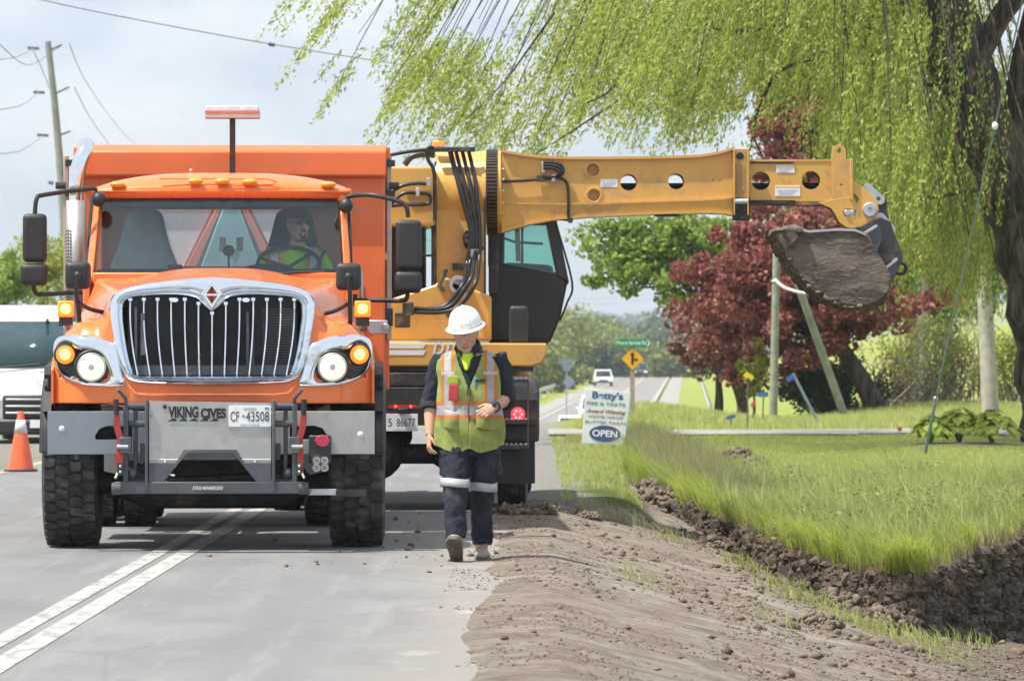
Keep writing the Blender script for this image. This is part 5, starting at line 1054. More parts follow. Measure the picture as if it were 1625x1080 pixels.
    for pts in ([(1262, 362), (1283, 367), (1330, 364), (1357, 365), (1374, 372)],):
        q = [XL(a, b, W0) for a, b in pts]; mb = MB(); mb.loft([[(x, W0-0.02, z-0.012), (x, W0-0.02, z+0.010), (x, W0+0.03, z+0.010), (x, W0+0.03, z-0.012)] for x, z in q]); mb.build('bucket_rim', M['alu'], T, 30)
    for p0, p1 in (((1370, 372), (1392, 358)), ((1407, 424), (1424, 411))):
        a, b = XL(*p0, W0+0.1), XL(*p1, W0+0.1); mb = MB(); mb.loft([[(x, W0+0.08, z-0.012), (x, W0+0.08, z+0.012), (x, W0+0.7, z+0.012), (x, W0+0.7, z-0.012)] for x, z in (a, b)]); mb.build('stiffener', M['alu'], T, 30)
    mb = MB(); q = [XL(a, b, W0+0.1) for a, b in [(1376, 372), (1396, 358), (1400, 378), (1392, 398)]]; mb.prism(q, W0+0.1, W0+0.13); q = [XL(a, b, W0+0.1) for a, b in [(1405, 422), (1424, 410), (1424, 428), (1414, 448)]]; mb.prism(q, W0+0.1, W0+0.13); mb.build('gusset', M['greymetal'], T, 30)
    # ---- operator cab behind the boom
    yc0, yc1 = 1.55, 3.1
    def C(px, py): return XL(px, py, yc0)
    lower = [C(*p) for p in [(776, 545), (776, 417), (796, 416), (889, 433), (901, 446), (889, 505), (873, 543)]]
    mb = MB(); mb.prism(lower, yc0, yc1); cb = mb.build('cab_body', pbr('satin_black', (0.016, 0.019, 0.018), 0.35, 0, 0.15, 3, dirt=(0.07, 0.065, 0.06), damt=0.08), T, 30, 0.02)
    fr = [C(*p) for p in [(776, 420), (776, 340), (880, 340), (901, 446), (886, 436), (868, 350), (798, 350), (797, 418)]]
    for yy in (yc0+0.02, yc1-0.02): plate('cab_frame', [fr], yy, 0.06, cb.data.materials[0], T, 0.01)
    gl = [C(*p) for p in [(797, 418), (798, 349), (868, 349), (887, 436)]]
    for yy in (yc0+0.0, yc1): plate('cab_window', [gl], yy, 0.006, M['cabglass'], T)
    mb = MB(); (xa, za), (xb, zb_) = C(776, 338), C(884, 345); mb.box(((xa+xb)/2, (yc0+yc1)/2, za), (xb-xa, yc1-yc0, 0.06)); mb.build('cab_roof', cb.data.materials[0], T, 30, 0.02)
    mb = MB(); q = [C(*p) for p in [(797, 372), (815, 379), (828, 380), (862, 382)]]; mb.tube([(x, yc1-0.1, z) for x, z in q], 0.014, 6); q = [C(828, 345), C(828, 420)]; mb.tube([(x, yc1-0.1, z) for x, z in q], 0.012, 6); mb.build('cab_inner_bar', M['blackmetal'], T, 40)
    mb = MB(); q = [C(816, 350), C(824, 350), C(826, 412), C(818, 412)]; mb.prism(q, yc0+0.8, yc0+0.9); mb.build('cab_inner_post', Yl, T, 30)
    mb = MB(); q = [C(800, 415), C(876, 420), C(880, 432), C(800, 432)]; mb.prism(q, yc0+0.2, yc0+0.9); mb.build('operator_seat', M['dark_cloth'], T, 30, 0.05)
    mb = MB(); q = [C(*p) for p in [(880, 345), (884, 360), (908, 448), (900, 480), (889, 508)]]; mb.tube(cr_spline([(x, yc0-0.02, z) for x, z in q], 4), 0.010, 6); mb.build('cab_handrail', M['black'], T, 50)
    mb = MB(); (xa, za), (xb, zb_) = C(778, 545), C(870, 545); mb.box(((xa+xb)/2, 2.3, 1.50), (xb-xa, 1.5, 0.05)); mb.build('cab_mount', M['blackmetal'], T, 30)
    (xa, z0), (_, z1) = C(784, 420), C(784, 350); mb = MB(); mb.box((xa, 1.5, (z0+z1)/2-0.1), (0.10, 0.25, 0.75)); mb.build('cab_pillar', M['blackmetal'], T, 30, 0.02)
    # mirror
    (xa, za), (xb, zb_) = XL(808, 485, -0.1), XL(838, 545, -0.1); mb = MB(); mb.box(((xa+xb)/2, -0.1, (za+zb_)/2), (xb-xa, 0.10, za-zb_)); mi = mb.build('mirror', M['black'], T, 40, 0.035, 4)
    q = [XL(*p, -0.05) for p in [(833, 512), (834, 548), (828, 557), (820, 560), (800, 560)]]; mb = MB(); mb.tube(cr_spline([(x, -0.05, z) for x, z in q], 5), 0.015, 8); x, z = XL(803, 557, -0.05); mb.box((x, -0.05, z), (0.06, 0.08, 0.09)); mb.build('mirror_arm', M['black'], mi, 40)
    # ---- hose bundle over the barrel and beacon
    y0 = yf-0.03
    (xa, za), (xb, zb_) = XL(688, 237, yb-0.4), XL(754, 241, yb-0.4); mb = MB(); mb.box(((xa+xb)/2, yb-0.36, za+0.0), (xb-xa, 0.05, 0.045)); mb.build('hose_rail', M['blackmetal'], T, 30, 0.006)
    starts = [(714, 238), (723, 238), (733, 238), (743, 238)]; mids = [(733, 310), (741, 310), (749, 310), (757, 310)]; lows = [(748, 372), (752, 374), (757, 374), (762, 378)]
    ends = [[(741, 420), (735, 450), (714, 480), (690, 490), (655, 491)], [(745, 420), (738, 455), (716, 484), (692, 493), (655, 493)], [(752, 415), (748, 440), (722, 480), (695, 491), (658, 489)], [(760, 416), (756, 445), (735, 480), (705, 495), (655, 495)]]
    for k in range(4):
        pts = [(starts[k], yb-0.38), ((starts[k][0]+6, 262), yb-rb*0.86)]+[(mids[k], y0-0.01)]+[(lows[k], y0-0.03)]+[(e, (y0-0.06-0.02*k) if i < 1 else 0.20-0.02*k) for i, e in enumerate(ends[k])]
        mb = MB(); mb.tube(cr_spline([(lambda q: (q[0], y, q[1]))(XL(*p, y)) for p, y in pts], 6), 0.019 if k else 0.025, 8); mb.build('hydraulic_hose', M['hose'], T, 60)
        p, y = lows[k], y0-0.03; x, z = XL(p[0]-2, 404, y); mb = MB(); mb.cyl((x, y-0.01, z+0.05), (x-0.004, y-0.01, z-0.05), 0.021, n=10)
        if k: mb.build('hose_fitting', M['alu'], T, 40)
    (xa, za) = XL(752, 388, y0-0.03); mb = MB(); mb.box((xa, y0-0.02, za), (0.20, 0.03, 0.035), (0, R(22), 0)); x, z = XL(739, 376, y0); mb.box((x, y0, z), (0.06, 0.04, 0.05)); mb.build('hose_clamp', M['blackmetal'], T, 30, 0.006)
    x, z = XL(730, 423, y0); mb = MB(); mb.box((x-0.02, y0+0.02, z), (0.10, 0.05, 0.065)); mb.build('switch_block', M['blackmetal'], T, 30, 0.006)
    for dz in (0.05, -0.05): mb = MB(); mb.sphere((x+0.06, y0, z+dz), 0.02, 8, 6); mb.build('bolt_head', M['alu'], T, 40)
    q = [XL(*p, 0.25) for p in [(708, 426), (704, 440), (697, 452), (703, 462)]]; mb = MB(); mb.loft([[(x-0.022, 0.24, z), (x+0.022, 0.24, z), (x+0.022, 0.27, z), (x-0.022, 0.27, z)] for x, z in q]); mb.build('hose_hook', M['blackmetal'], T, 30, 0.006)
    for pts in ([(620, 305), (640, 294), (665, 291), (682, 293)], [(618, 325), (640, 307), (662, 306), (680, 308), (683, 318), (676, 324), (640, 325), (618, 327)], [(615, 247), (640, 242), (672, 238), (690, 240)], [(676, 240), (680, 255), (689, 276), (690, 350)], [(690, 238), (683, 233), (677, 238), (680, 243), (690, 242)]):
        y = 0.42; q = [XL(*p, y) for p in pts]; mb = MB(); mb.tube(cr_spline([(x, y, z) for x, z in q], 6), 0.017, 8); mb.build('cover_hose', M['hose'], T, 60)
    for px, py in ((680, 289), (663, 305)): x, z = XL(px, py, 0.4); mb = MB(); mb.box((x, 0.40, z), (0.035, 0.04, 0.075)); mb.build('hose_bracket', M['alu'], T, 30, 0.004)
    q = [XL(*p, 0.9) for p in [(642, 262), (652, 250), (668, 245), (690, 246)]]; mb = MB(); mb.tube(cr_spline([(x, 0.9, z) for x, z in q], 5), 0.03, 10); mb.build('air_duct', M['hose'], T, 60)
    x, z = XL(696, 229, 0.8); mb = MB(); mb.box((x, 0.8, z), (0.12, 0.10, 0.06), taper=0.85); be = mb.build('beacon', M['amber'], T, 30, 0.01)
    mb = MB(); mb.tube([(x-0.07, 0.8, z-0.05), (x-0.07, 0.8, z+0.05), (x-0.06, 0.8, z+0.055), (x+0.06, 0.8, z+0.055), (x+0.075, 0.8, z+0.05), (x+0.075, 0.8, z-0.05)], 0.005, 5); mb.build('beacon_cage', M['alu'], be, 40)
    x, z = XL(648, 490, 0.2); mb = MB(); mb.box((x, 0.1, z), (0.10, 0.12, 0.12)); mb.box((x-0.05, 0.12, z-0.10), (0.14, 0.10, 0.14)); mb.build('valve_block', M['blackmetal'], T, 30, 0.01)
    return T
excavator = build_excavator()
# ------------------------------------------------------------------ people
def skinmat(name, c):
    t = NT(name); v = t.coord('Object'); n = t.noise(v, 14, 4, 0.6); col = t.mix(t.ramp(n, 0.3, 0.7), lift(c, 0.85), lift(c, 1.12))
    col = t.mix(t.ramp(t.noise(v, 5, 2), 0.5, 0.7, 0, 0.35), col, (c[0]*1.0, c[1]*0.75, c[2]*0.7))
    return t.fin(t.bsdf(col, 0.5, 0, t.bump(t.noise(v, 220, 3), 0.15, 0.002), 0.4))
M['skin'] = skinmat('skin', (0.54, 0.31, 0.22))
M['lip'] = pbr('lip', (0.30, 0.12, 0.09), 0.5)
def cloth(name, c, var=0.12, bump=0.25, dirt=None, damt=0.2, dscale=6):
    return pbr(name, c, 0.85, 0, var, 9, bump=bump, bscale=38, dirt=dirt, damt=damt, dscale=dscale, spec=0.2)
def fuse(o, vox, it=4, disp=0.0, dsize=0.08, seed=0):
    q = o.modifiers.new('fuse', 'REMESH'); q.mode = 'VOXEL'; q.voxel_size = vox; q.use_smooth_shade = True
    if it: q = o.modifiers.new('smooth', 'SMOOTH'); q.factor = 0.5; q.iterations = it
    if disp:
        tx = bpy.data.textures.new(o.name+'_folds', 'CLOUDS'); tx.noise_scale = dsize; tx.noise_depth = 3
        q = o.modifiers.new('folds', 'DISPLACE'); q.texture = tx; q.strength = disp; q.mid_level = 0.5; q.texture_coords = 'LOCAL'
    return o
def ell(c, rx, ry, n=20, p=2.0, tilt=0.0):
    c = Vector(c); out = []
    for k in range(n):
        a = 2*math.pi*k/n; ca, sa = math.cos(a), math.sin(a)
        x = rx*math.copysign(abs(ca)**(2/p), ca); y = ry*math.copysign(abs(sa)**(2/p), sa); out.append((c.x+x, c.y+y, c.z+y*tilt))
    return out
def hand(mb, wrist, d, nrm, side, size=1.0, curl=0.5, spread=1.0):
    """palm + five fingers; d = along the hand, nrm = out of the back of the hand, side = towards the thumb"""
    w_ = Vector(wrist); d = Vector(d).normalized(); nrm = Vector(nrm); nrm = (nrm-d*nrm.dot(d)).normalized(); sd = Vector(side); sd = (sd-d*sd.dot(d)-nrm*sd.dot(nrm)).normalized()
    S = size; rr = []
    for t, hw, hh in ((-0.02, 0.027, 0.022), (0.02, 0.032, 0.020), (0.055, 0.040, 0.017), (0.09, 0.042, 0.015), (0.10, 0.038, 0.012)):
        c = w_+d*t*S; rr.append([c+sd*(hw*S*math.cos(a))+nrm*(hh*S*math.sin(a)) for a in [2*math.pi*k/12 for k in range(12)]])
    mb.loft(rr)
    for i, (off, ln) in enumerate(((0.030, 0.074), (0.010, 0.084), (-0.011, 0.078), (-0.031, 0.060))):
        p = w_+d*0.088*S+sd*off*S; a = 0.25+0.25*curl; pts = [p-d*0.02*S, p]; dd = (d+sd*off*1.5*spread).normalized()
        for k, f in enumerate((0.45, 0.32, 0.23)):
            v = dd*math.cos(a)-nrm*math.sin(a); p = p+v*ln*f*S; pts.append(p); a += (0.55+0.12*i)*curl*(1.5 if k == 0 else 1.1)
        mb.tube(pts, [0.0095*S, 0.0100*S, 0.0092*S, 0.0084*S, 0.0066*S], 8)
    p = w_+d*0.028*S+sd*0.028*S; v1 = (d*0.62+sd*0.72-nrm*0.35).normalized(); v2 = (d*0.9+sd*0.15-nrm*0.45).normalized()
    mb.tube([p-v1*0.02*S, p, p+v1*0.036*S, p+v1*0.036*S+v2*0.030*S, p+v1*0.036*S+v2*0.050*S], [0.013*S, 0.0135*S, 0.0115*S, 0.0098*S, 0.007*S], 8)
def head_mesh(mb, c, tilt, turn=0.0, S=1.0):
    """head with brow, nose, lips, chin and ears; faces -y, tilt = nodding forward, turn = to the viewer's right"""
    m = Matrix.Rotation(turn, 4, 'Z') @ Matrix.Rotation(tilt, 4, 'X'); c = Vector(c)
    def q(x, y, z): return c+(m @ Vector((x*S, y*S, z*S)))
    prof = [(-0.125, 0.018, 0.020, -0.055), (-0.118, 0.038, 0.040, -0.045), (-0.095, 0.055, 0.060, -0.028), (-0.065, 0.066, 0.078, -0.012), (-0.03, 0.072, 0.089, -0.002), (0.0, 0.075, 0.094, 0.004), (0.04, 0.077, 0.098, 0.008), (0.075, 0.072, 0.092, 0.010), (0.10, 0.058, 0.074, 0.012), (0.118, 0.034, 0.045, 0.014), (0.124, 0.008, 0.012, 0.014)]
    mb.loft([[q(rx*math.cos(a), ry*math.sin(a)+oy, z) for a in [2*math.pi*k/24 for k in range(24)]] for z, rx, ry, oy in prof])
    def blob(x, y, z, rx, ry, rz):
        mb.loft([[q(x+rx*math.sin(t)*math.cos(a), y+ry*math.sin(t)*math.sin(a), z+rz*math.cos(t)) for a in [2*math.pi*k/10 for k in range(10)]] for t in [0.02, 0.5, 1.0, 1.57, 2.1, 2.6, 3.12]])
    rr = []   # nose
    for z, w_, y in ((0.022, 0.008, -0.088), (0.0, 0.010, -0.098), (-0.02, 0.014, -0.110), (-0.032, 0.018, -0.112), (-0.040, 0.014, -0.098)):
        rr.append([q(w_*math.cos(a), y+0.02*math.sin(a), z) for a in [2*math.pi*k/10 for k in range(10)]])
    mb.loft(rr)
    for s in (-1, 1):
        blob(s*0.016, -0.096, -0.034, 0.009, 0.011, 0.008); blob(s*0.032, -0.082, 0.028, 0.022, 0.013, 0.008)
        blob(s*0.033, -0.078, 0.010, 0.014, 0.010, 0.009); blob(s*0.046, -0.066, -0.025, 0.018, 0.016, 0.018)
        blob(s*0.077, 0.012, -0.008, 0.008, 0.020, 0.031); blob(s*0.082, 0.020, 0.004, 0.006, 0.014, 0.020)
    blob(0, -0.088, -0.062, 0.024, 0.010, 0.006); blob(0, -0.086, -0.074, 0.020, 0.010, 0.007); blob(0, -0.078, -0.105, 0.022, 0.016, 0.016); blob(0, -0.055, -0.09, 0.045, 0.03, 0.03)
    return q
def hard_hat(c, tilt, roll, parent, mat):
    m = Matrix.Translation(c) @ Matrix.Rotation(roll, 4, 'Y') @ Matrix.Rotation(tilt, 4, 'X')
    def q(x, y, z): return m @ Vector((x, y, z))
    rr = []
    for i in range(15):
        t = i/14*math.pi/2; rr.append([q(0.113*math.cos(t)**0.82*math.cos(a)*(1-0.0*t), (0.138*math.cos(t)**0.85)*math.sin(a)+0.004, 0.128*math.sin(t)+0.010*math.exp(-(math.cos(a)/0.20)**2)*math.sin(t)) for a in [2*math.pi*k/40 for k in range(40)]])
    mb = MB(); mb.loft(rr, False); mb.add([q(0, 0.004, 0.137)]+[rr[-1][k] for k in range(40)], [(0, 1+k, 1+(k+1) % 40) for k in range(40)])
    brim = []
    for f in (0.0, 0.35, 0.75, 1.0):
        brim.append([q((0.113+f*0.024*(1+0.1*abs(math.cos(a))))*math.cos(a), (0.138+f*(0.026+0.026*max(0, -math.sin(a))))*math.sin(a)+0.004, -0.004-0.013*f*f) for a in [2*math.pi*k/40 for k in range(40)]])
    mb.loft(brim, False)
    h = mb.build('hard_hat', mat, parent, 60, solid=0.004)
    mb = MB(); mb.tube([q(0.1, -0.05, 0.0), q(0.06, -0.108, 0.012), q(0, -0.13, 0.015)], 0.004, 5); mb.build('hat_band', mat, h, 40)
    mb = MB()
    for x0 in (-0.028, 0.0, 0.028):
        pts = []
        for i in range(9):
            t = 0.25+i/8*(math.pi-0.5); pts.append(q(x0, -0.137*math.cos(t)*math.sqrt(max(0.05, 1-(x0/0.113)**2)), 0.129*math.sin(t)**0.9*math.sqrt(1-(x0/0.113)**2)+0.001))
        mb.tube(pts, 0.006, 6)
    mb.build('hat_ridge', mat, h, 60); h.children[-1]['kind'] = 'stuff'
    return h
def walker():
    base = P(742, 888, 35.3); base.z = float(ground_z(base.x, base.y)); base.z = 0.0
    T = thing('person', 'walking person in white hard hat and lime safety vest, looking down', 'person', base)
    def q(px, py, y=0.0): return Vector(((px-742)/230.0, y, (888-py)/230.0))
    # joints
    hipL, hipR = q(722, 700), q(770, 700); kneeL, kneeR = q(723, 776, -0.16), q(766, 780, 0.02); ankL, ankR = q(724, 852, -0.26), q(764, 866, 0.16)
    shL, shR = q(700, 570, 0.02), q(790, 568, 0.02); elL, elR = q(684, 640, 0.05), q(803, 632, 0.06); wrL, wrR = q(682, 690, -0.04), q(785, 645, -0.17)
    # body
    mb = MB()
    mb.loft([ell(q(745, 705), 0.15, 0.10), ell(q(745, 660), 0.15, 0.105), ell(q(745, 610), 0.155, 0.105), ell(q(745, 575), 0.16, 0.095), ell(q(744, 560), 0.11, 0.08)])
    mb.tube([q(743, 575, 0.01), q(742, 553, -0.01), q(740, 538, -0.035)], [0.075, 0.064, 0.060], 16)
    for a, b, c_ in ((hipL, kneeL, ankL), (hipR, kneeR, ankR)): mb.tube([a, a.lerp(b, 0.5), b, b.lerp(c_, 0.4), c_], [0.075, 0.07, 0.055, 0.052, 0.038], 12)
    for a, b, c_ in ((shL, elL, wrL), (shR, elR, wrR)):
        mb.tube([a, a.lerp(b, 0.5), b, b.lerp(c_, 0.35), b.lerp(c_, 0.8), c_], [0.058, 0.050, 0.045, 0.047, 0.034, 0.030], 14)
    hand(mb, wrL, q(681, 715, -0.10)-q(682, 690, -0.06), (-1, -0.25, 0.0), (0.3, -1, 0.0), 0.98, 0.75)
    hand(mb, wrR, q(764, 655, -0.30)-q(785, 645, -0.20), (0.25, -0.8, 0.45), (-0.3, 0.15, 0.9), 0.98, 0.7)
    hc = q(739, 528.5, -0.055)
    hq = head_mesh(mb, hc, R(19), R(-3), 1.03)
    for a, b in ((ankL, kneeL), (ankR, kneeR)): mb.sphere(a, 0.045, 10, 8)
    fuse(mb.build('body', M['skin'], T, 180, fix=False), 0.0052, 3)
    # stubble / brows as a thin darker shell are left to the hair part
    mb = MB()
    for s in (-1, 1): mb.loft([[hq(s*(0.018+0.03*k/4), -0.094+0.012*k/4*k/4, 0.036+dz-0.004*(k/4)**2) for dz in (-0.004, 0.004)]+[hq(s*(0.018+0.03*k/4), -0.088+0.012*k/4*k/4, 0.036)] for k in range(5)])
    mb.build('eyebrow', pbr('dark_hair', (0.05, 0.035, 0.028), 0.8), T, 60); T.children[-1]['kind'] = 'stuff'
    mb = MB(); mb.loft([[hq(0.078*math.cos(a), 0.095*math.sin(a)+0.012, z) for a in [R(t) for t in range(-8, 190, 12)]]+[hq(0.07*math.cos(a), 0.085*math.sin(a)+0.012, z) for a in [R(t) for t in range(188, -10, -12)]] for z in (-0.05, -0.01, 0.04, 0.07)]); mb.build('hair', pbr('grey_hair', (0.16, 0.14, 0.125), 0.8, 0, 0.2, 60), T, 60)
    mb = MB(); mb.tube([hq(-0.021, -0.097, -0.066), hq(-0.008, -0.101, -0.0685), hq(0.008, -0.101, -0.0685), hq(0.021, -0.097, -0.066)], 0.0032, 6); mb.build('mouth', M['lip'], T, 60)
    # trousers
    navy = cloth('navy_workwear', (0.021, 0.025, 0.037), 0.25, 0.4, dirt=(0.085, 0.08, 0.075), damt=0.2, dscale=4)
    mb = MB(); mb.loft([ell(q(744, 668), 0.195, 0.135), ell(q(745, 690), 0.205, 0.14), ell(q(745, 712), 0.20, 0.135), ell(q(745, 724), 0.17, 0.12)])
    def leg(a, b, c_, r):
        mb.tube([a+Vector((0, 0, 0.04)), a.lerp(b, 0.3), a.lerp(b, 0.65), b, b.lerp(c_, 0.3), b.lerp(c_, 0.7), c_+Vector((0, 0.005, 0.035)), c_+Vector((0, 0.0, 0.005))], r, 18)
    leg(hipL, kneeL, ankL, [0.105, 0.110, 0.095, 0.084, 0.078, 0.075, 0.072, 0.070]); leg(hipR, kneeR, ankR, [0.105, 0.106, 0.092, 0.080, 0.075, 0.073, 0.074, 0.073])
    mb.box(q(714, 735, -0.02)+Vector((-0.055, 0, 0)), (0.03, 0.13, 0.16)); mb.box(q(786, 735, 0.0)+Vector((0.02, 0, 0)), (0.03, 0.13, 0.16))
    tr = fuse(mb.build('trousers', navy, T, 180, fix=False), 0.009, 4, 0.034, 0.07)
    silver = pbr('reflective_tape', (0.36, 0.37, 0.38), 0.45, 0.1, 0.08, 18, bump=0.25, bscale=40, dirt=(0.4, 0.39, 0.37), damt=0.15, dscale=8)
    for (a, b, c_, r, py) in ((hipL, kneeL, ankL, 0.100, 764), (hipR, kneeR, ankR, 0.095, 772)):
        t = (a.z-q(0, py).z)/(a.z-b.z); t0, t1 = t-0.085, t+0.085; ax = a.lerp(b, t0); bx = a.lerp(b, t1)
        mb = MB(); rr = []
        for f in (0, 0.5, 1): 
            cc = ax.lerp(bx, f); rr.append([(cc.x+r*(1+0.015*math.sin(5*k))*math.cos(2*math.pi*k/28), cc.y+r*math.sin(2*math.pi*k/28), cc.z+0.006*math.sin(2*math.pi*k/28*2)) for k in range(28)])
        mb.loft(rr, False); o = mb.build('knee_band', silver, tr, 60, solid=0.006); 
    # shoes
    shoe = pbr('dusty_work_shoe', (0.36, 0.33, 0.28), 0.85, 0, 0.2, 14, bump=0.4, bscale=40, dirt=(0.17, 0.13, 0.10), damt=0.35, dscale=8)
    sole_m = pbr('shoe_sole', (0.14, 0.115, 0.09), 0.9, 0, 0.25, 20, bump=0.6, bscale=50, dirt=(0.07, 0.055, 0.045), damt=0.3, dscale=12)
    def shoe_at(heel, pitch, yaw, nm):
        m = Matrix.Translation(heel) @ Matrix.Rotation(yaw, 4, 'Z') @ Matrix.Rotation(pitch, 4, 'X')
        def w_(x, y, z): return m @ Vector((x, y, z))
        rr = []
        for y, hw, z0, z1 in ((0.05, 0.030, 0.02, 0.085), (0.035, 0.042, 0.02, 0.115), (-0.02, 0.046, 0.02, 0.125), (-0.08, 0.047, 0.02, 0.10), (-0.14, 0.052, 0.02, 0.080), (-0.19, 0.054, 0.02, 0.068), (-0.225, 0.044, 0.022, 0.056), (-0.245, 0.024, 0.026, 0.044)):
            rr.append([w_(hw*math.cos(a)*(1.0 if math.sin(a) < 0.2 else 0.86), y, (z0+z1)/2+(z1-z0)/2*math.sin(a)) for a in [2*math.pi*k/16 for k in range(16)]])
        mb = MB(); mb.loft(rr); o = mb.build(nm, shoe, T, 60)
        rr = []
        out_ = [(0.055, 0.030), (0.04, 0.042), (-0.02, 0.044), (-0.08, 0.044), (-0.14, 0.053), (-0.19, 0.056), (-0.23, 0.046), (-0.252, 0.026)]
        pts = [(hw, y) for y, hw in out_]+[(-hw, y) for y, hw in out_[::-1]]
        mb = MB(); mb.loft([[w_(x*1.02, y, z) for x, y in pts] for z in (0.0, 0.028)])
        so_ = mb.build('sole', sole_m, o, 40, 0.003)
        mb = MB()
        for i in range(8):
            for s in (-1, 1): mb.add([w_(s*0.006, 0.03-i*0.034, -0.005), w_(s*0.036, 0.024-i*0.034, -0.005), w_(s*0.036, 0.006-i*0.034, -0.005), w_(s*0.006, 0.012-i*0.034, -0.005), w_(s*0.006, 0.03-i*0.034, 0.004), w_(s*0.036, 0.024-i*0.034, 0.004), w_(s*0.036, 0.006-i*0.034, 0.004), w_(s*0.006, 0.012-i*0.034, 0.004)], [(0, 1, 2, 3), (0, 4, 5, 1), (1, 5, 6, 2), (2, 6, 7, 3), (3, 7, 4, 0)])
        g = mb.build('sole_lug', sole_m, so_, 20); so_ = g; g['kind'] = 'stuff'
    shoe_at(q(725, 885, -0.22), R(-36), R(-5), 'shoe'); shoe_at(q(763, 890, 0.20), R(0), R(5), 'shoe')
    # shirt
    mb = MB()
    mb.loft([ell(q(745, 700), 0.185, 0.13), ell(q(745, 660), 0.19, 0.135), ell(q(745, 610), 0.195, 0.135), ell(q(745, 580), 0.20, 0.125), ell(q(744, 568), 0.17, 0.105), ell(q(744, 558, 0.035), 0.10, 0.075)])
    for a, b, cuffp in ((shL, elL, None), (shR, elR, None)):
        d = (b-a).normalized(); e = b+(wrL-elL if b is elL else wrR-elR).normalized()*0.03
        mb.tube([a+Vector((0.02 if a.x < 0 else -0.02, 0, 0.02)), a.lerp(b, 0.25), a.lerp(b, 0.6), b, e], [0.078, 0.080, 0.074, 0.070, 0.068], 16)
    sh = fuse(mb.build('shirt', cloth('dark_navy_shirt', (0.026, 0.029, 0.038), 0.15, 0.3, dirt=(0.11, 0.11, 0.12), damt=0.12), T, 180, fix=False), 0.009, 4, 0.026, 0.06)
    mb = MB()
    for b, w_ in ((elL, wrL), (elR, wrR)):
        d = (w_-b).normalized(); mb.tube([b-d*0.01, b+d*0.02, b+d*0.045, b+d*0.05], [0.074, 0.079, 0.077, 0.066], 18)
    mb.build('cuff', sh.data.materials[0], sh, 60); sh.children[-1]['kind'] = 'stuff'
    for s in (-1, 1):     # collar leaves
        x0 = 742
        pts = [q(x0+s*6, 556, -0.105), q(x0+s*20, 573, -0.128), q(x0+s*11, 578, -0.142), q(x0+s*4, 566, -0.13)] if False else None
        mb = MB(); rr = []
        for k in range(8):
            a = R(-75+k*22); rx, ry = 0.076, 0.078; cx_, cy_ = (743-742)/230, 0.0
            top_ = Vector((s*rx*math.cos(a)+cx_, ry*math.sin(a)+cy_-0.012, q(0, 545).z+0.022*math.sin(a)+0.012)); lo_ = Vector((s*(rx+0.022)*math.cos(a)+cx_+(s*0.022 if k == 0 else 0), (ry+0.028)*math.sin(a)+cy_-0.012, top_.z-0.048-(0.040 if k == 0 else 0.012 if k == 1 else 0)))
            rr.append([top_, lo_])
        mb.loft(rr, False, False); mb.build('collar', sh.data.materials[0], sh, 60, solid=0.006)
    mb = MB()
    def tee(u, v):
        s = u*2-1; zt = q(0, 556).z-0.022*(1-s*s); zb_ = q(0, 587).z; hw = 0.066*(1-v)+0.012*v; z = zt+(zb_-zt)*v; return (s*hw-0.006, -0.108-0.05*v+0.045*s*s, z)
    mb.grid(tee, 12, 8); mb.build('undershirt', pbr('neon_tee', (0.50, 0.74, 0.02), 0.8), T, 60, solid=0.004, fix=False)
    # vest
    def vest_mat():
        t = NT('safety_vest'); v = t.coord('Object'); x, y, z = t.xyz(v); n = t.noise(v, 5, 6, 0.65)
        lime = t.mix(t.ramp(n, 0.35, 0.65), (0.205, 0.245, 0.068), (0.29, 0.335, 0.095)); lime = t.mix(t.ramp(t.noise(v, 7, 7, 0.7), 0.50, 0.74, 0, 0.75), lime, (0.10, 0.12, 0.05))
        ax = t.math('ABSOLUTE', t.math('SUBTRACT', x, 0.012)); ax = t.math('ADD', ax, t.math('MULTIPLY', t.math('SUBTRACT', t.noise(v, 9, 2), 0.5), 0.008))
        zz = t.math('ADD', z, t.math('MULTIPLY', t.math('SUBTRACT', t.noise(v, 6, 2), 0.5), 0.012)); zz = t.math('ADD', zz, t.math('MULTIPLY', t.math('ABSOLUTE', x), 0.0))
        def band(s_, c, w_): return t.math('LESS_THAN', t.math('ABSOLUTE', t.math('SUBTRACT', s_, c)), w_)
        up = t.math('GREATER_THAN', zz, 1.045)
        vo = t.math('MULTIPLY', band(ax, 0.148, 0.046), up); vs_ = t.math('MULTIPLY', band(ax, 0.148, 0.024), up)
        ho = band(zz, 1.035, 0.062); hs = band(zz, 1.035, 0.033)
        hs2 = t.math('MULTIPLY', band(zz, 1.29, 0.011), band(ax, 0.148, 0.045))
        orange = t.mix(t.ramp(n, 0.3, 0.7), (0.42, 0.14, 0.035), (0.54, 0.19, 0.05)); silv = t.mix(t.ramp(n, 0.3, 0.7), (0.28, 0.28, 0.28), (0.40, 0.40, 0.40))
        o = t.math('MAXIMUM', vo, ho); s = t.math('MAXIMUM', vs_, hs); c = t.mix(o, lime, orange); c = t.mix(s, c, silv); c = t.mix(hs2, c, (0.42, 0.44, 0.46))
        return t.fin(t.bsdf(c, 0.8, 0, t.bump(t.noise(v, 26, 5, 0.6), 0.4, 0.01), 0.25))
    z0, z1 = q(0, 712).z, q(0, 556).z
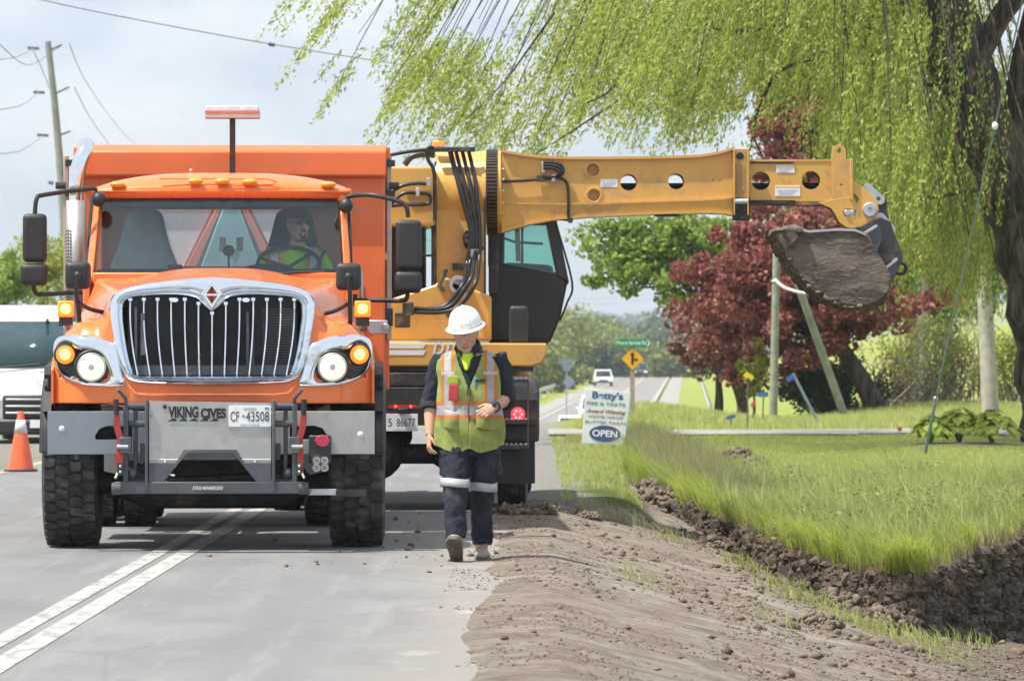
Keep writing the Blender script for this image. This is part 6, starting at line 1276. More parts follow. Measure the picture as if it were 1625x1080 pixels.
    def vest(u, v):
        a = -math.pi/2+2*math.pi*u; z = z0+(z1-z0)*v; lvl = [(0, 0.232, 0.155), (0.15, 0.235, 0.158), (0.4, 0.228, 0.155), (0.62, 0.225, 0.152), (0.8, 0.225, 0.142), (0.90, 0.205, 0.128), (0.96, 0.165, 0.115), (1.0, 0.10, 0.095)]
        rx = np.interp(v, [l[0] for l in lvl], [l[1] for l in lvl]); ry = np.interp(v, [l[0] for l in lvl], [l[2] for l in lvl])
        ca, sa = math.cos(a), math.sin(a); p = 2.3; x = rx*math.copysign(abs(ca)**(2/p), ca); y = ry*math.copysign(abs(sa)**(2/p), sa)
        if v < 0.2: z += (0.2-v)/0.2*(0.03*abs(x)/0.23+0.02*math.cos(a*2)-0.02) + (0.045*math.exp(-(x/0.05)**2) if sa < 0 else 0)*(0.2-v)/0.2
        k = 0.010*math.sin(9*a+11*z)+0.008*math.sin(23*z+4*a)
        nrm = Vector((ca, sa, 0)); return (x+0.012+nrm.x*k, y+nrm.y*k, z)
    mb = MB(); mb.grid(vest, 240, 150)
    def drop(f):
        c = [sum(mb.v[i][k] for i in f)/len(f) for k in range(3)]
        if c[1] < -0.02:      # V neck and the zip slit
            zz = c[2]; hw = np.interp(zz, [q(0, 640).z, q(0, 612).z, q(0, 578).z, q(0, 556).z], [0.0, 0.010, 0.070, 0.098])
            if abs(c[0]-0.012) < hw: return True
        if c[2] > q(0, 640).z and c[2] < q(0, 574).z:   # arm holes
            if abs(c[1]-0.01) < 0.075*math.sin(math.pi*(c[2]-q(0, 640).z)/(q(0, 574).z-q(0, 640).z)*0.85+0.2) and abs(c[0]) > 0.19: return True
        return False
    keep = [i for i, f in enumerate(mb.f) if not drop(f)]; mb.f = [mb.f[i] for i in keep]; mb.mi = [mb.mi[i] for i in keep]
    ve = mb.build('vest', vest_mat(), T, 180, solid=0.008, fix=False)
    mb = MB(); mb.tube([(0.012+0.003*math.sin(i), -0.163+0.004*math.sin(i*1.3), q(0, 614+i*8).z) for i in range(11)], 0.0065, 6); mb.build('zip', pbr('zip_brown', (0.10, 0.075, 0.06), 0.6), ve, 60)
    for s in (-1, 1):     # pocket flaps and pouches
        cx_ = 0.012+s*0.115; mb = MB(); mb.grid(lambda u, v: (cx_+(u-0.5)*0.13, -0.162+0.03*((u-0.5)*2*s*0.8+0.2)**2*1.0-0.012*math.sin(math.pi*u)*math.sin(math.pi*v)+0.02*max(0, s*(u-0.5)*2), q(0, 652).z-0.125*v+0.01*math.cos(3*u)), 12, 12); mb.build('pocket', ve.data.materials[0], ve, 60, solid=0.008, fix=False)
    xa = q(720, 622); mb = MB(); mb.box((xa.x, -0.160, xa.z), (0.066, 0.018, 0.115), (0, R(2), 0)); rd = mb.build('red_notebook', pbr('red_book', (0.50, 0.045, 0.045), 0.5, 0, 0.1, 30, dirt=(0.10, 0.05, 0.05), damt=0.22, dscale=22), ve, 30, 0.006)
    xa = q(719, 602); mb = MB(); mb.box((xa.x, -0.157, xa.z), (0.074, 0.012, 0.055)); mb.build('chest_tab', pbr('lime_tab', (0.36, 0.46, 0.05), 0.7), ve, 30, 0.004)
    xa = q(763, 622); mb = MB(); mb.box((xa.x, -0.152, xa.z), (0.085, 0.012, 0.115)); mb.build('chest_pocket', ve.data.materials[0], ve, 30, 0.004)
    xa = q(763, 603); mb = MB(); mb.box((xa.x, -0.155, xa.z), (0.068, 0.014, 0.022)); mb.build('pocket_device', M['black'], ve, 30, 0.004)
    xa = q(754, 605); mb = MB(); mb.cyl((xa.x, -0.163, xa.z+0.02), (xa.x+0.002, -0.163, xa.z-0.035), 0.006, n=8); mb.build('pen', pbr('blue_pen', (0.05, 0.30, 0.65), 0.4), ve, 40)
    # watch
    d = (wrR-elR).normalized(); mb = MB(); w0 = wrR-d*0.012; mb.tube([w0-d*0.014, w0+d*0.014], 0.036, 18, False); wt_ = mb.build('watch', M['black'], T, 60, solid=0.006)
    mb = MB(); mb.box(w0+Vector((-0.005, -0.037, 0.012)), (0.034, 0.012, 0.034)); mb.build('watch_face', M['black'], wt_, 30, 0.006)
    hard_hat(q(738.5, 515.5, -0.055), R(14), R(-9), T, pbr('white_hard_hat', (0.80, 0.81, 0.82), 0.32, 0, 0.03, 6, dirt=(0.55, 0.53, 0.5), damt=0.1, dscale=9, coat=0.15))
walker()
def driver():
    c, s_ = math.cos(TTH), math.sin(TTH)
    def W(x, y, z): return Vector((TX0+x*c-y*s_, TY0+x*s_+y*c, z))
    o = W(0.555, 1.55, 1.70); T = thing('person', 'seated driver with sunglasses and goatee in lime shirt behind the truck windscreen', 'person', o, TTH)
    mb = MB()
    # seated: origin at the seat
    mb.loft([ell((0, 0.06, 0.02), 0.18, 0.12), ell((0, 0.07, 0.2), 0.17, 0.115), ell((0, 0.06, 0.42), 0.185, 0.115), ell((0, 0.06, 0.52), 0.15, 0.09)])
    mb.tube([(0.02, 0.05, 0.5), (0.03, 0.03, 0.60)], [0.065, 0.058], 14)
    hq = head_mesh(mb, (0.035, 0.01, 0.70), R(-2), R(24), 1.02)
    for s in (-1, 1):
        mb.tube([(s*0.19, 0.05, 0.47), (s*0.26, -0.02, 0.22), (s*0.23, -0.18, 0.16), (s*0.19, -0.24, 0.24)], [0.055, 0.046, 0.04, 0.03], 12); hand(mb, (s*0.19, -0.235, 0.24), (-s*0.3, 0.1, 0.9), (s*0.6, -0.6, 0), (-s, 0.4, 0.1), 0.95, 1.1)
        mb.tube([(s*0.1, 0.02, 0.03), (s*0.14, -0.4, 0.03), (s*0.14, -0.46, -0.35)], [0.085, 0.07, 0.055], 12)
    fuse(mb.build('body', M['skin'], T, 180, fix=False), 0.0065, 3)
    lime = cloth('lime_shirt', (0.30, 0.62, 0.03), 0.1, 0.2)
    mb = MB(); mb.loft([ell((0, 0.06, -0.03), 0.21, 0.145), ell((0, 0.06, 0.2), 0.205, 0.145), ell((0, 0.06, 0.40), 0.22, 0.14), ell((0.005, 0.06, 0.49), 0.18, 0.115), ell((0.015, 0.05, 0.545), 0.085, 0.085)])
    for s in (-1, 1): mb.tube([(s*0.17, 0.05, 0.46), (s*0.24, 0.01, 0.34), (s*0.265, -0.03, 0.25), (s*0.25, -0.10, 0.26)], [0.085, 0.075, 0.068, 0.064], 14)
    sh = fuse(mb.build('shirt', lime, T, 180, fix=False), 0.009, 4, 0.02, 0.08)
    for s in (-1, 1):
        for w_, m_, dy in ((0.046, 'org', 0.0), (0.026, 'sil', -0.004)):
            mb = MB(); cx_ = 0.005+s*0.15; rr = []
            for z, y in ((0.0, -0.122), (0.2, -0.122), (0.36, -0.116), (0.44, -0.092), (0.50, -0.02), (0.53, 0.05)): rr.append([(cx_-w_-0.25*0.1*(z > 0.45), y+dy, z), (cx_+w_, y+dy+0.012, z), (cx_+w_, y+dy+0.02, z), (cx_-w_, y+dy+0.012, z)])
            mb.loft(rr); mb.build('brace_tape', pbr('orange_tape', (0.72, 0.17, 0.05), 0.6) if m_ == 'org' else pbr('grey_tape', (0.42, 0.48, 0.48), 0.5), sh, 60)
    mb = MB(); mb.tube([(0.24, -0.02, 0.5), (0.12, -0.112, 0.34), (0.0, -0.118, 0.2), (-0.12, -0.115, 0.05)], 0.026, 6, squash=0.3); mb.build('seat_belt', M['dark_cloth'], T, 60)
    mb = MB(); 
    for s in (-1, 1): mb.loft([[hq(s*0.034+0.026*math.cos(a), -0.101+0.012*abs(math.cos(a))*0.5, 0.013+0.017*math.sin(a)) for a in [2*math.pi*k/14 for k in range(14)]], [hq(s*0.036+0.020*math.cos(a), -0.106, 0.013+0.012*math.sin(a)) for a in [2*math.pi*k/14 for k in range(14)]]])
    mb.tube([hq(-0.06, -0.085, 0.02), hq(-0.012, -0.106, 0.022), hq(0.012, -0.106, 0.022), hq(0.06, -0.085, 0.02)], 0.004, 5)
    for s in (-1, 1): mb.tube([hq(s*0.06, -0.085, 0.02), hq(s*0.083, -0.01, 0.016), hq(s*0.083, 0.02, 0.01)], 0.003, 5)
    mb.build('sunglasses', pbr('dark_glasses', (0.01, 0.01, 0.012), 0.12), T, 50)
    mb = MB()
    for x, y, z, r in ((0, -0.090, -0.112, 0.026), (0.014, -0.092, -0.088, 0.012), (-0.014, -0.092, -0.088, 0.012), (0.024, -0.088, -0.07, 0.010), (-0.024, -0.088, -0.07, 0.010), (0.012, -0.098, -0.053, 0.011), (-0.012, -0.098, -0.053, 0.011)): p = hq(x, y, z); mb.sphere(p, r, 10, 6, r*0.9, r*0.7)
    fuse(mb.build('goatee', pbr('dark_beard', (0.035, 0.028, 0.024), 0.9), T, 180, fix=False), 0.005, 2)
    mb = MB(); mb.loft([[hq(0.086*k*math.cos(a), 0.106*k*math.sin(a)+0.012, z) for a in [2*math.pi*j/24 for j in range(24)]] for z, k in ((0.045, 1.0), (0.075, 1.0), (0.11, 0.85), (0.132, 0.55), (0.14, 0.1))]); mb.build('cap', pbr('dark_cap', (0.05, 0.035, 0.03), 0.8), T, 60)
    mb = MB(); mb.loft([[hq(0.07*math.cos(a), -0.085-0.075*math.sin(a), 0.046-0.01*math.sin(a)+dz) for a in [math.pi*j/12 for j in range(13)]] for dz in (0, 0.006)]); mb.build('cap_peak', pbr('dark_cap_peak', (0.05, 0.035, 0.03), 0.8), T.children[-1], 40)
driver()
# ------------------------------------------------------------------ vegetation
def leaf_quads(C, D, Lg, Wd, seed=0):
    """diamond leaves: centre C, direction D, length, width -> verts, faces"""
    r = np.random.default_rng(seed); n = len(C); D = D/np.maximum(np.linalg.norm(D, axis=1, keepdims=True), 1e-9)
    A = r.normal(size=(n, 3)); S = np.cross(D, A); S /= np.maximum(np.linalg.norm(S, axis=1, keepdims=True), 1e-9); Nn = np.cross(S, D)
    Lg = np.asarray(Lg)[:, None]; Wd = np.asarray(Wd)[:, None]
    V = np.stack([C-D*Lg/2, C+S*Wd/2+Nn*Wd*0.15, C+D*Lg/2, C-S*Wd/2+Nn*Wd*0.15], 1).reshape(-1, 3)
    return V, np.arange(4*n).reshape(n, 4)
def leaf_obj(name, C, D, Lg, Wd, mat, parent=None, seed=0):
    V, Fc = leaf_quads(np.asarray(C, float), np.asarray(D, float), Lg, Wd, seed); return link(name, np_mesh(name, V, Fc), mat, parent)
def crown_points(center, rad, nclump, nleaf, seed, clump=0.22, shell=0.55, flat=0.8):
    r = np.random.default_rng(seed); c = np.array(center); rad = np.array(rad)
    d = r.normal(size=(nclump, 3)); d /= np.linalg.norm(d, axis=1, keepdims=True); k = (shell+(1-shell)*r.random(nclump))[:, None]
    cc = c+d*rad*k*(0.68+0.52*r.random((nclump, 1)))
    cr_ = clump*np.mean(rad)*(0.6+0.9*r.random(nclump))
    idx_ = r.integers(0, nclump, nleaf); p = r.normal(size=(nleaf, 3)); p /= np.linalg.norm(p, axis=1, keepdims=True); p *= (r.random((nleaf, 1))**0.45)
    p[:, 2] *= flat
    return cc, cr_, cc[idx_]+p*cr_[idx_][:, None], r
def tree(name, label, cat, base, height, crown_c, rad, nclump, nleaf, leaf, mat, trunk_r, seed, group=None, limbs=7, barkm='bark', clump=0.22, shell=0.55, lw=0.55, droop=0.3):
    T = thing(name, label, cat, base, 0, group); base = Vector(base)
    cc, cr_, pts, r = crown_points(crown_c, rad, nclump, nleaf, seed, clump, shell)
    D = r.normal(size=(nleaf, 3)); D[:, 2] -= droop; sz = leaf*(0.6+0.8*r.random(nleaf))
    leaf_obj('crown', pts-np.array(base), D, sz, sz*lw, mat, T, seed)
    mb = MB(); top = Vector(crown_c)-base; mid = Vector((top.x*0.35, top.y*0.3, top.z*0.45))
    mb.tube(cr_spline([(0, 0, -0.3), (0.02, 0, 0.2), mid, top], 5), [trunk_r*1.35]+[trunk_r*(1.0-0.75*i/15) for i in range(15)], 10)
    rr_ = random.Random(seed)
    for i in rr_.sample(range(nclump), min(limbs, nclump)):
        e = Vector(cc[i])-base; s = mid.lerp(top, rr_.uniform(0.0, 0.6)); m_ = s.lerp(e, 0.5)+Vector((0, 0, 0.1*(e-s).length)); mb.tube(cr_spline([s, m_, e], 4), [trunk_r*(0.42-0.35*k/8) for k in range(9)], 6)
    mb.build('trunk', M[barkm], T, 180)
    return T
WIL = leafmat('willow_leaf', [(0.146, 0.221, 0.0375), (0.258, 0.342, 0.0562), (0.403, 0.475, 0.0935), (0.605, 0.618, 0.175)], 0.55)
REDL = leafmat('copper_leaf', [(0.12, 0.045, 0.045), (0.22, 0.062, 0.055), (0.34, 0.105, 0.085), (0.50, 0.22, 0.17)], 0.5)  # last, lightest tone paints pinkish sunlit highlights into a share of the leaves
GRN = leafmat('maple_leaf', [(0.135, 0.225, 0.0476), (0.23, 0.346, 0.068), (0.365, 0.479, 0.102)], 0.45)
YGR = leafmat('new_spring_leaf', [(0.22, 0.26, 0.045), (0.33, 0.36, 0.07), (0.45, 0.46, 0.10)], 0.4)
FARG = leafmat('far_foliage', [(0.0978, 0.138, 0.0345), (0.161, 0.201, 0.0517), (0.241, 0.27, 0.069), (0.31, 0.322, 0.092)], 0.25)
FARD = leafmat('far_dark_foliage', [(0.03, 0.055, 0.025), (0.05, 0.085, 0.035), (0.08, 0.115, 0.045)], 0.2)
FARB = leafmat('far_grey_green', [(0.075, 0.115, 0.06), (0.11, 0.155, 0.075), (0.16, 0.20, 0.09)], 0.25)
# ---- willow
def willow():
    r = random.Random(5); nr = np.random.default_rng(5)
    Yt = 77.0; base = Vector((PX(1684, Yt), Yt, 0.0))
    T = thing('willow_tree', 'huge weeping willow with thick dark leaning trunk and trailing branches', 'tree', base)
    mb = MB()
    tp = [(1700, 720), (1684, 690), (1672, 600), (1655, 490), (1632, 395), (1600, 300), (1562, 200), (1530, 100), (1502, 0), (1478, -120)]
    tr = cr_spline([P(a, b, Yt)-base for a, b in tp], 4); mb.tube(tr, [0.62-0.30*i/(len(tr)-1)+0.06*math.sin(i*1.7) for i in range(len(tr))], 16)
    fork = [(1590, 290), (1612, 190), (1625, 90), (1660, -60)]; f2 = cr_spline([P(a, b, Yt+0.2)-base for a, b in fork], 4); mb.tube(f2, [0.26-0.12*i/(len(f2)-1) for i in range(len(f2))], 10)
    f3 = cr_spline([P(a, b, Yt-0.2)-base for a, b in [(1540, 160), (1500, 120), (1462, 40), (1440, -60)]], 4); mb.tube(f3, [0.22-0.10*i/(len(f3)-1) for i in range(len(f3))], 10)
    f4 = cr_spline([P(a, b, Yt-0.1)-base for a, b in [(1545, 110), (1580, 40), (1600, 10), (1640, -40)]], 4); mb.tube(f4, [0.17]*len(f4), 10)
    mb.build('trunk', M['bark'], T, 180)
    px_ = [510, 560, 600, 700, 800, 900, 960, 1040, 1150, 1230, 1300, 1360, 1420, 1520, 1640, 1760]; bt = [140, 215, 262, 262, 285, 300, 300, 270, 245, 255, 300, 390, 470, 470, 560, 600]
    env = lambda px: np.interp(px, px_, bt)
    LC, LD, LL = [], [], []; limbs = MB(); twigs = MB(); nt_ = 0
    src = P(1330, -520, Yt)
    for b in range(195):
        pe = r.uniform(530, 1700) if b < 150 else r.uniform(1335, 1560); Ye = Yt+r.uniform(-6.5, 7.5)*(1.0 if pe > 900 else 0.6)
        ey = env(pe)-r.uniform(60, 260)*(1.0 if b < 150 else 1.2)
        E = P(pe, ey, Ye); S = src+Vector((r.uniform(-1, 1), r.uniform(-1.5, 1.5), r.uniform(-0.5, 1.5)))
        m1 = S.lerp(E, 0.45)+Vector((0, 0, 0.6+0.16*abs(S.x-E.x))); m2 = S.lerp(E, 0.78)+Vector((0, 0, 0.5+0.07*abs(S.x-E.x)))
        path = cr_spline([S, m1, m2, E], 8); n = len(path)
        limbs.tube([p-base for p in path], [0.030*(1-i/n)**1.2+0.004 for i in range(n)], 4, False)
        for k in range(46):
            t = r.uniform(0.40, 1.0); i = min(n-2, int(t*(n-1))); p = path[i].lerp(path[i+1], r.random()); tan = (path[i+1]-path[i]).normalized()
            p = p+Vector((r.gauss(0, 0.22), r.gauss(0, 0.35), r.gauss(0, 0.15)))
            pp = VX+p.x/p.y*F; pyy = VY-(p.z-CH)/p.y*F
            if pp < 470 or pp > 1760 or pyy < -140: continue
            maxlen = max(0.25, (env(pp)-pyy)/F*p.y); ln = min(maxlen*r.uniform(0.5, 1.12), r.uniform(0.5, 2.1))
            wind = np.interp(pp, [520, 1000, 1250, 1625], [-0.75, -0.55, -0.30, -0.12])
            g = fbm(np.array([pp/90.0]), np.array([pyy/55.0]), 1.0, 3, 77)[0]
            if g < (0.03 if pp < 1150 else -0.08): continue
            if 1165 < pp < 1345 and 40 < pyy < 250 and r.random() < 0.86: continue
            if pp > 1475 and p.y < Yt+0.8 and r.random() < 0.94: continue
            d = tan*0.5+Vector((wind*0.5, r.gauss(0, 0.15), -0.3)); pts = [p]; q_ = p.copy(); st = 0.075; ns = int(ln/st)
            for j in range(ns):
                d = (d*0.86+Vector((wind*0.17+r.gauss(0, 0.03), r.gauss(0, 0.03), -0.17))).normalized(); q_ = q_+d*st; pts.append(q_)
                for _ in range(4):
                    LC.append(q_+Vector((r.gauss(0, 0.035), r.gauss(0, 0.05), r.gauss(0, 0.04)))); LD.append(d+Vector((r.gauss(0, 0.5), r.gauss(0, 0.5), r.gauss(0, 0.35)-0.05))); LL.append(r.uniform(0.05, 0.105))
            if len(pts) > 2 and r.random() < 0.16: twigs.tube([a-base for a in pts[::2]], 0.0045, 3, False)
    C_ = np.array(LC)-np.array(base); L_ = np.array(LL)
    leaf_obj('crown', C_, np.array(LD), L_, L_*0.34, WIL, T, 9)
    limbs.build('limb', M['bark'], T, 180, fix=False); T.children[-1]['kind'] = 'stuff'; o = twigs.build('twig', M['twig'], T, 180, fix=False); o['kind'] = 'stuff'
    # visible boughs in front, drawn individually
    for pts, r0 in (([(1260, 40), (1180, 48), (1110, 45), (1060, 60)], 0.05), ([(1300, 90), (1235, 115), (1205, 170), (1190, 240)], 0.035), ([(1110, 45), (1040, 110), (980, 160), (920, 200), (850, 245)], 0.03), ([(1060, 20), (1010, 90), (960, 150), (905, 170)], 0.026), ([(1560, 300), (1500, 310), (1440, 322), (1370, 345), (1300, 366)], 0.035), ([(1510, 120), (1480, 135), (1440, 130), (1400, 150)], 0.04), ([(1230, 120), (1195, 200), (1215, 260), (1224, 300)], 0.022), ([(880, 20), (830, 90), (800, 130), (740, 190)], 0.022)):
        mb = MB(); q_ = cr_spline([P(a, b, Yt-2.5)-base for a, b in pts], 6); mb.tube(q_, [r0*(1-0.7*i/len(q_)) for i in range(len(q_))], 6); mb.build('bough', M['bark'], T, 180)
    return T
willow()
# ---- copper maples
Yr = 109
tree('copper_maple', 'broad copper-leaved maple with dark trunk behind the excavator bucket', 'tree', (PX(1385, Yr), Yr, 0), 9, (PX(1268, Yr), Yr, PZ(455, Yr)), (2.85, 2.4, 1.9), 300, 40000, 0.125, REDL, 0.30, 21, clump=0.145, lw=0.75, shell=0.25)
tree('copper_maple', 'tall copper-leaved maple crown glowing through the willow above the boom', 'tree', (PX(1300, 116), 116, 0), 9, (PX(1275, 116), 116, PZ(190, 116)), (1.7, 2.0, 2.4), 110, 22000, 0.125, REDL, 0.22, 22, clump=0.17, lw=0.75, shell=0.25)
tree('copper_maple', 'low dusky copper maple overhanging the far road beside the green verge', 'tree', (PX(1140, 120), 120, 0), 5, (PX(1140, 120), 120, PZ(535, 120)), (1.15, 1.3, 1.0), 50, 11000, 0.10, leafmat('dusky_copper', [(0.15, 0.075, 0.065), (0.24, 0.12, 0.10), (0.32, 0.18, 0.14)], 0.3), 0.12, 23, clump=0.26, lw=0.8, shell=0.3)
tree('green_maple', 'fresh green maple reaching left below the boom in front of the sky', 'tree', (PX(1175, 118), 118, 0), 9, (PX(1060, 113), 113, PZ(395, 113)), (1.95, 1.6, 1.35), 120, 10500, 0.13, GRN, 0.16, 24, clump=0.19, lw=0.7, shell=0.3)
tree('green_maple', 'yellow green maple between the copper crowns and the willow', 'tree', (PX(1340, 124), 124, 0), 9, (PX(1330, 124), 124, PZ(330, 124)), (2.2, 1.6, 2.0), 90, 20000, 0.12, leafmat('lime_maple', [(0.17, 0.236, 0.049), (0.28, 0.345, 0.077), (0.4, 0.433, 0.126)], 0.4), 0.18, 25, clump=0.24, lw=0.75, shell=0.3)
tree('evergreen_shrub', 'dark evergreen shrub in shade under the copper maple', 'shrub', (PX(1300, 111), 111, 0), 2, (PX(1295, 111), 111, PZ(612, 111)), (1.5, 0.9, 0.65), 60, 13000, 0.085, leafmat('dark_evergreen', [(0.02, 0.04, 0.012), (0.04, 0.07, 0.018), (0.08, 0.12, 0.03)], 0.2), 0.06, 26, clump=0.3, shell=0.2)
tree('shrub', 'bright yellow green seedling standing before the copper maple', 'shrub', (PX(1196, 108), 108, 0), 2, (PX(1196, 108), 108, PZ(585, 108)), (0.35, 0.35, 0.7), 22, 1300, 0.09, YGR, 0.03, 27, clump=0.35, shell=0.2)
# thicket on the right with new yellow leaves and bare twigs
def thicket(name, label, px, py, Y, rad, nl, seed, twn):
    base = Vector((PX(px, Y), Y, 0.0)); T = thing(name, label, 'shrub', base, 0, 'spring thicket behind the grey post')
    cc, cr_, pts, r = crown_points((base.x, Y, PZ(py, Y)), rad, 60, nl, seed, 0.26, 0.2); D = r.normal(size=(nl, 3)); sz = 0.075*(0.6+0.8*r.random(nl)); leaf_obj('foliage', pts-np.array(base), D, sz, sz*0.75, YGR, T, seed)
    mb = MB(); rr_ = random.Random(seed)
    for k in range(twn):
        e = Vector(cc[rr_.randrange(len(cc))])-base+Vector((rr_.gauss(0, 0.3), 0, rr_.gauss(0, 0.3))); s = Vector((rr_.gauss(0, 0.5*rad[0]), rr_.gauss(0, 0.3), 0)); mb.tube(cr_spline([s, s.lerp(e, 0.5)+Vector((rr_.gauss(0, 0.25), 0, 0.25)), e], 4), [0.02-0.0018*i for i in range(9)], 4, False)
    mb.build('stem', pbr('pale_twig', (0.28, 0.225, 0.17), 0.9), T, 180, fix=False); T.children[-1]['kind'] = 'stuff'
thicket('thicket_shrub', 'yellow leafed thicket with bare twigs between the far pole and the grey post', 1510, 555, 118, (1.3, 1.0, 1.4), 2600, 31, 90)
thicket('thicket_shrub', 'yellow leafed thicket just left of the willow trunk', 1600, 570, 112, (0.8, 0.8, 1.2), 1700, 32, 60)
thicket('thicket_shrub', 'twiggy half bare thicket right under the bucket bracket', 1425, 570, 121, (0.9, 0.8, 1.1), 1100, 33, 90)
tree('background_tree', 'deep green tree closing the gap behind the willow trunk', 'tree', (PX(1560, 135), 135, 0), 10, (PX(1560, 135), 135, PZ(330, 135)), (3.6, 2.0, 3.4), 130, 26000, 0.16, GRN, 0.2, 34, clump=0.22, lw=0.6, shell=0.2)
tree('background_tree', 'soft green tree filling in behind the thicket by the bucket', 'tree', (PX(1440, 140), 140, 0), 10, (PX(1450, 140), 140, PZ(430, 140)), (2.6, 2.0, 2.6), 90, 18000, 0.16, GRN, 0.2, 35, clump=0.24, lw=0.6, shell=0.2)
# trees on the left behind the van
for px, py, Y, rad, mt, sd, lb in ((8, 440, 150, (0.9, 1.5, 0.95), GRN, 41, 'dark green roadside tree at the left picture edge'), (70, 430, 165, (1.6, 1.6, 1.7), YGR, 42, 'sparse yellow green tree behind the exhaust stack and van'), (130, 465, 160, (1.4, 1.2, 1.0), FARG, 43, 'low pale green bush hidden behind the dump truck cab')):
    tree('roadside_tree', lb, 'tree', (PX(px, Y), Y, -0.6), 6, (PX(px, Y), Y, PZ(py, Y)), rad, 40, 5000, 0.13, mt, 0.08, sd, clump=0.3, lw=0.6, shell=0.2)
# ---- far trees beyond the crest
fr = random.Random(3)
far = []
spec = [(868, 556, 520, 5.0, FARG), (892, 551, 560, 4.6, FARG), (915, 540, 640, 5.2, FARG), (948, 550, 650, 4.4, FARG), (935, 568, 600, 3.0, FARD), (972, 560, 720, 4.5, FARG), (1000, 566, 760, 4.2, FARG), (962, 578, 690, 2.8, FARD), (1022, 575, 720, 3.6, FARG), (1045, 560, 780, 4.4, FARB), (1058, 578, 700, 3.4, FARG), (1085, 560, 760, 5.0, FARB), (1110, 570, 700, 4.6, FARG), (865, 590, 440, 2.6, FARG), (884, 592, 470, 2.4, FARG), (905, 585, 520, 2.6, FARD), (1040, 540, 1100, 7.0, FARB), (1005, 545, 1150, 6.0, FARB), (975, 545, 1200, 6.0, FARB), (1075, 535, 1200, 8.0, FARB)]
FARLAB = ['pale spring tree nearest the cab corner in the distance', 'pale spring tree second from the cab corner', 'rounded pale tree directly under the hazy tower', 'rounded pale tree under the slim conifer', 'small dark tree above the left guard rail bend', 'pale tree just left of the yellow diamond sign', 'pale tree behind the yellow diamond sign', 'small dark tree above the oncoming white car', 'low pale tree right of the diamond sign near the dark vehicle', 'grey green tree behind the street name blade arrow', 'pale tree left of the dusky copper maple at the far crest', 'grey green tree behind the dusky copper maple', 'pale tree hidden by the dusky copper maple', 'low olive tree beside the far blue sign panel', 'low olive tree right of the far blue sign panel', 'small dark tree behind the far diamond sign back', 'large grey green tree on the hillside above the street name', 'hazy grey green tree on the hillside left of the street name', 'hazy grey green tree on the hillside near the conifers', 'largest hazy tree on the hillside at the right']
for i, (px, py, Y, rr0, mt) in enumerate(spec):
    nl = 2600; c = (PX(px, Y), Y, PZ(py, Y)); gz = c[2]-rr0*1.3
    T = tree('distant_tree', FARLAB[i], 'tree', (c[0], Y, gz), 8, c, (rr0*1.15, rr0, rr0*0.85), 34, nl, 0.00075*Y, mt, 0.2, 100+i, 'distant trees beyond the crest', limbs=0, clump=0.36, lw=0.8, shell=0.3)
for px, py0, py1, Y in ((944, 518, 560, 1300), (963, 517, 560, 1320)):
    base = P(px, py1, Y); T = thing('conifer', 'slim dark distant conifer poking above the tree line %s' % ('just right of the tower' if px < 950 else 'farther right of the tower'), 'tree', base); h = (py1-py0)/F*Y; nl = 1600
    rr2 = np.random.default_rng(int(px)); z = rr2.random(nl)**0.8; a = rr2.random(nl)*6.283; rad = (1-z)*h*0.26*(0.5+0.5*rr2.random(nl)); C_ = np.stack([rad*np.cos(a), rad*np.sin(a), z*h], 1); D = np.stack([np.cos(a), np.sin(a), -0.5+0*a], 1); leaf_obj('crown', C_, D, np.full(nl, 0.7), np.full(nl, 0.35), FARD, T, 3)
    mb = MB(); mb.cyl((0, 0, -2), (0, 0, h*0.9), 0.25, 0.04, 6); mb.build('trunk', M['bark'], T)
# one continuous far wood on the hills
nt_ = 240; C_, D_, S_ = [], [], []; wr = np.random.default_rng(8)
for k in range(nt_):
    Y = wr.uniform(1200, 3600); px = wr.uniform(700, 1250); x = PX(px, Y); z = float(ground_z(x, Y)); rad = wr.uniform(7, 12)*(Y/2200); n = 420
    p = wr.normal(size=(n, 3)); p /= np.linalg.norm(p, axis=1, keepdims=True); p *= wr.random((n, 1))**0.4*rad; p[:, 2] = np.abs(p[:, 2])*0.9; C_.append(p+np.array([x, Y, z])); D_.append(wr.normal(size=(n, 3))); S_.append(np.full(n, 0.0011*Y))
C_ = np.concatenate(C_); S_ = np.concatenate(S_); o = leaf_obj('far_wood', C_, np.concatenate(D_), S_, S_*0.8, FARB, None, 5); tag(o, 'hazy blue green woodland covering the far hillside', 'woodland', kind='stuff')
# low scrub left of the far guard rail
C_, D_, S_ = [], [], []
for k in range(150):
    Y = wr.uniform(260, 560); x = float(roadx(Y))-wr.uniform(8.5, 26); z = float(ground_z(x, Y)); rad = wr.uniform(1.2, 2.6); n = 160; p = wr.normal(size=(n, 3)); p /= np.linalg.norm(p, axis=1, keepdims=True); p *= wr.random((n, 1))**0.4*rad; p[:, 2] = np.abs(p[:, 2])*0.9; C_.append(p+np.array([x, Y, z])); D_.append(wr.normal(size=(n, 3))); S_.append(np.full(n, 0.0009*Y))
C_ = np.concatenate(C_); S_ = np.concatenate(S_); o = leaf_obj('roadside_scrub', C_, np.concatenate(D_), S_, S_*0.8, FARG, None, 6); tag(o, 'olive scrub growing along the far guard rail', 'scrub', kind='stuff')
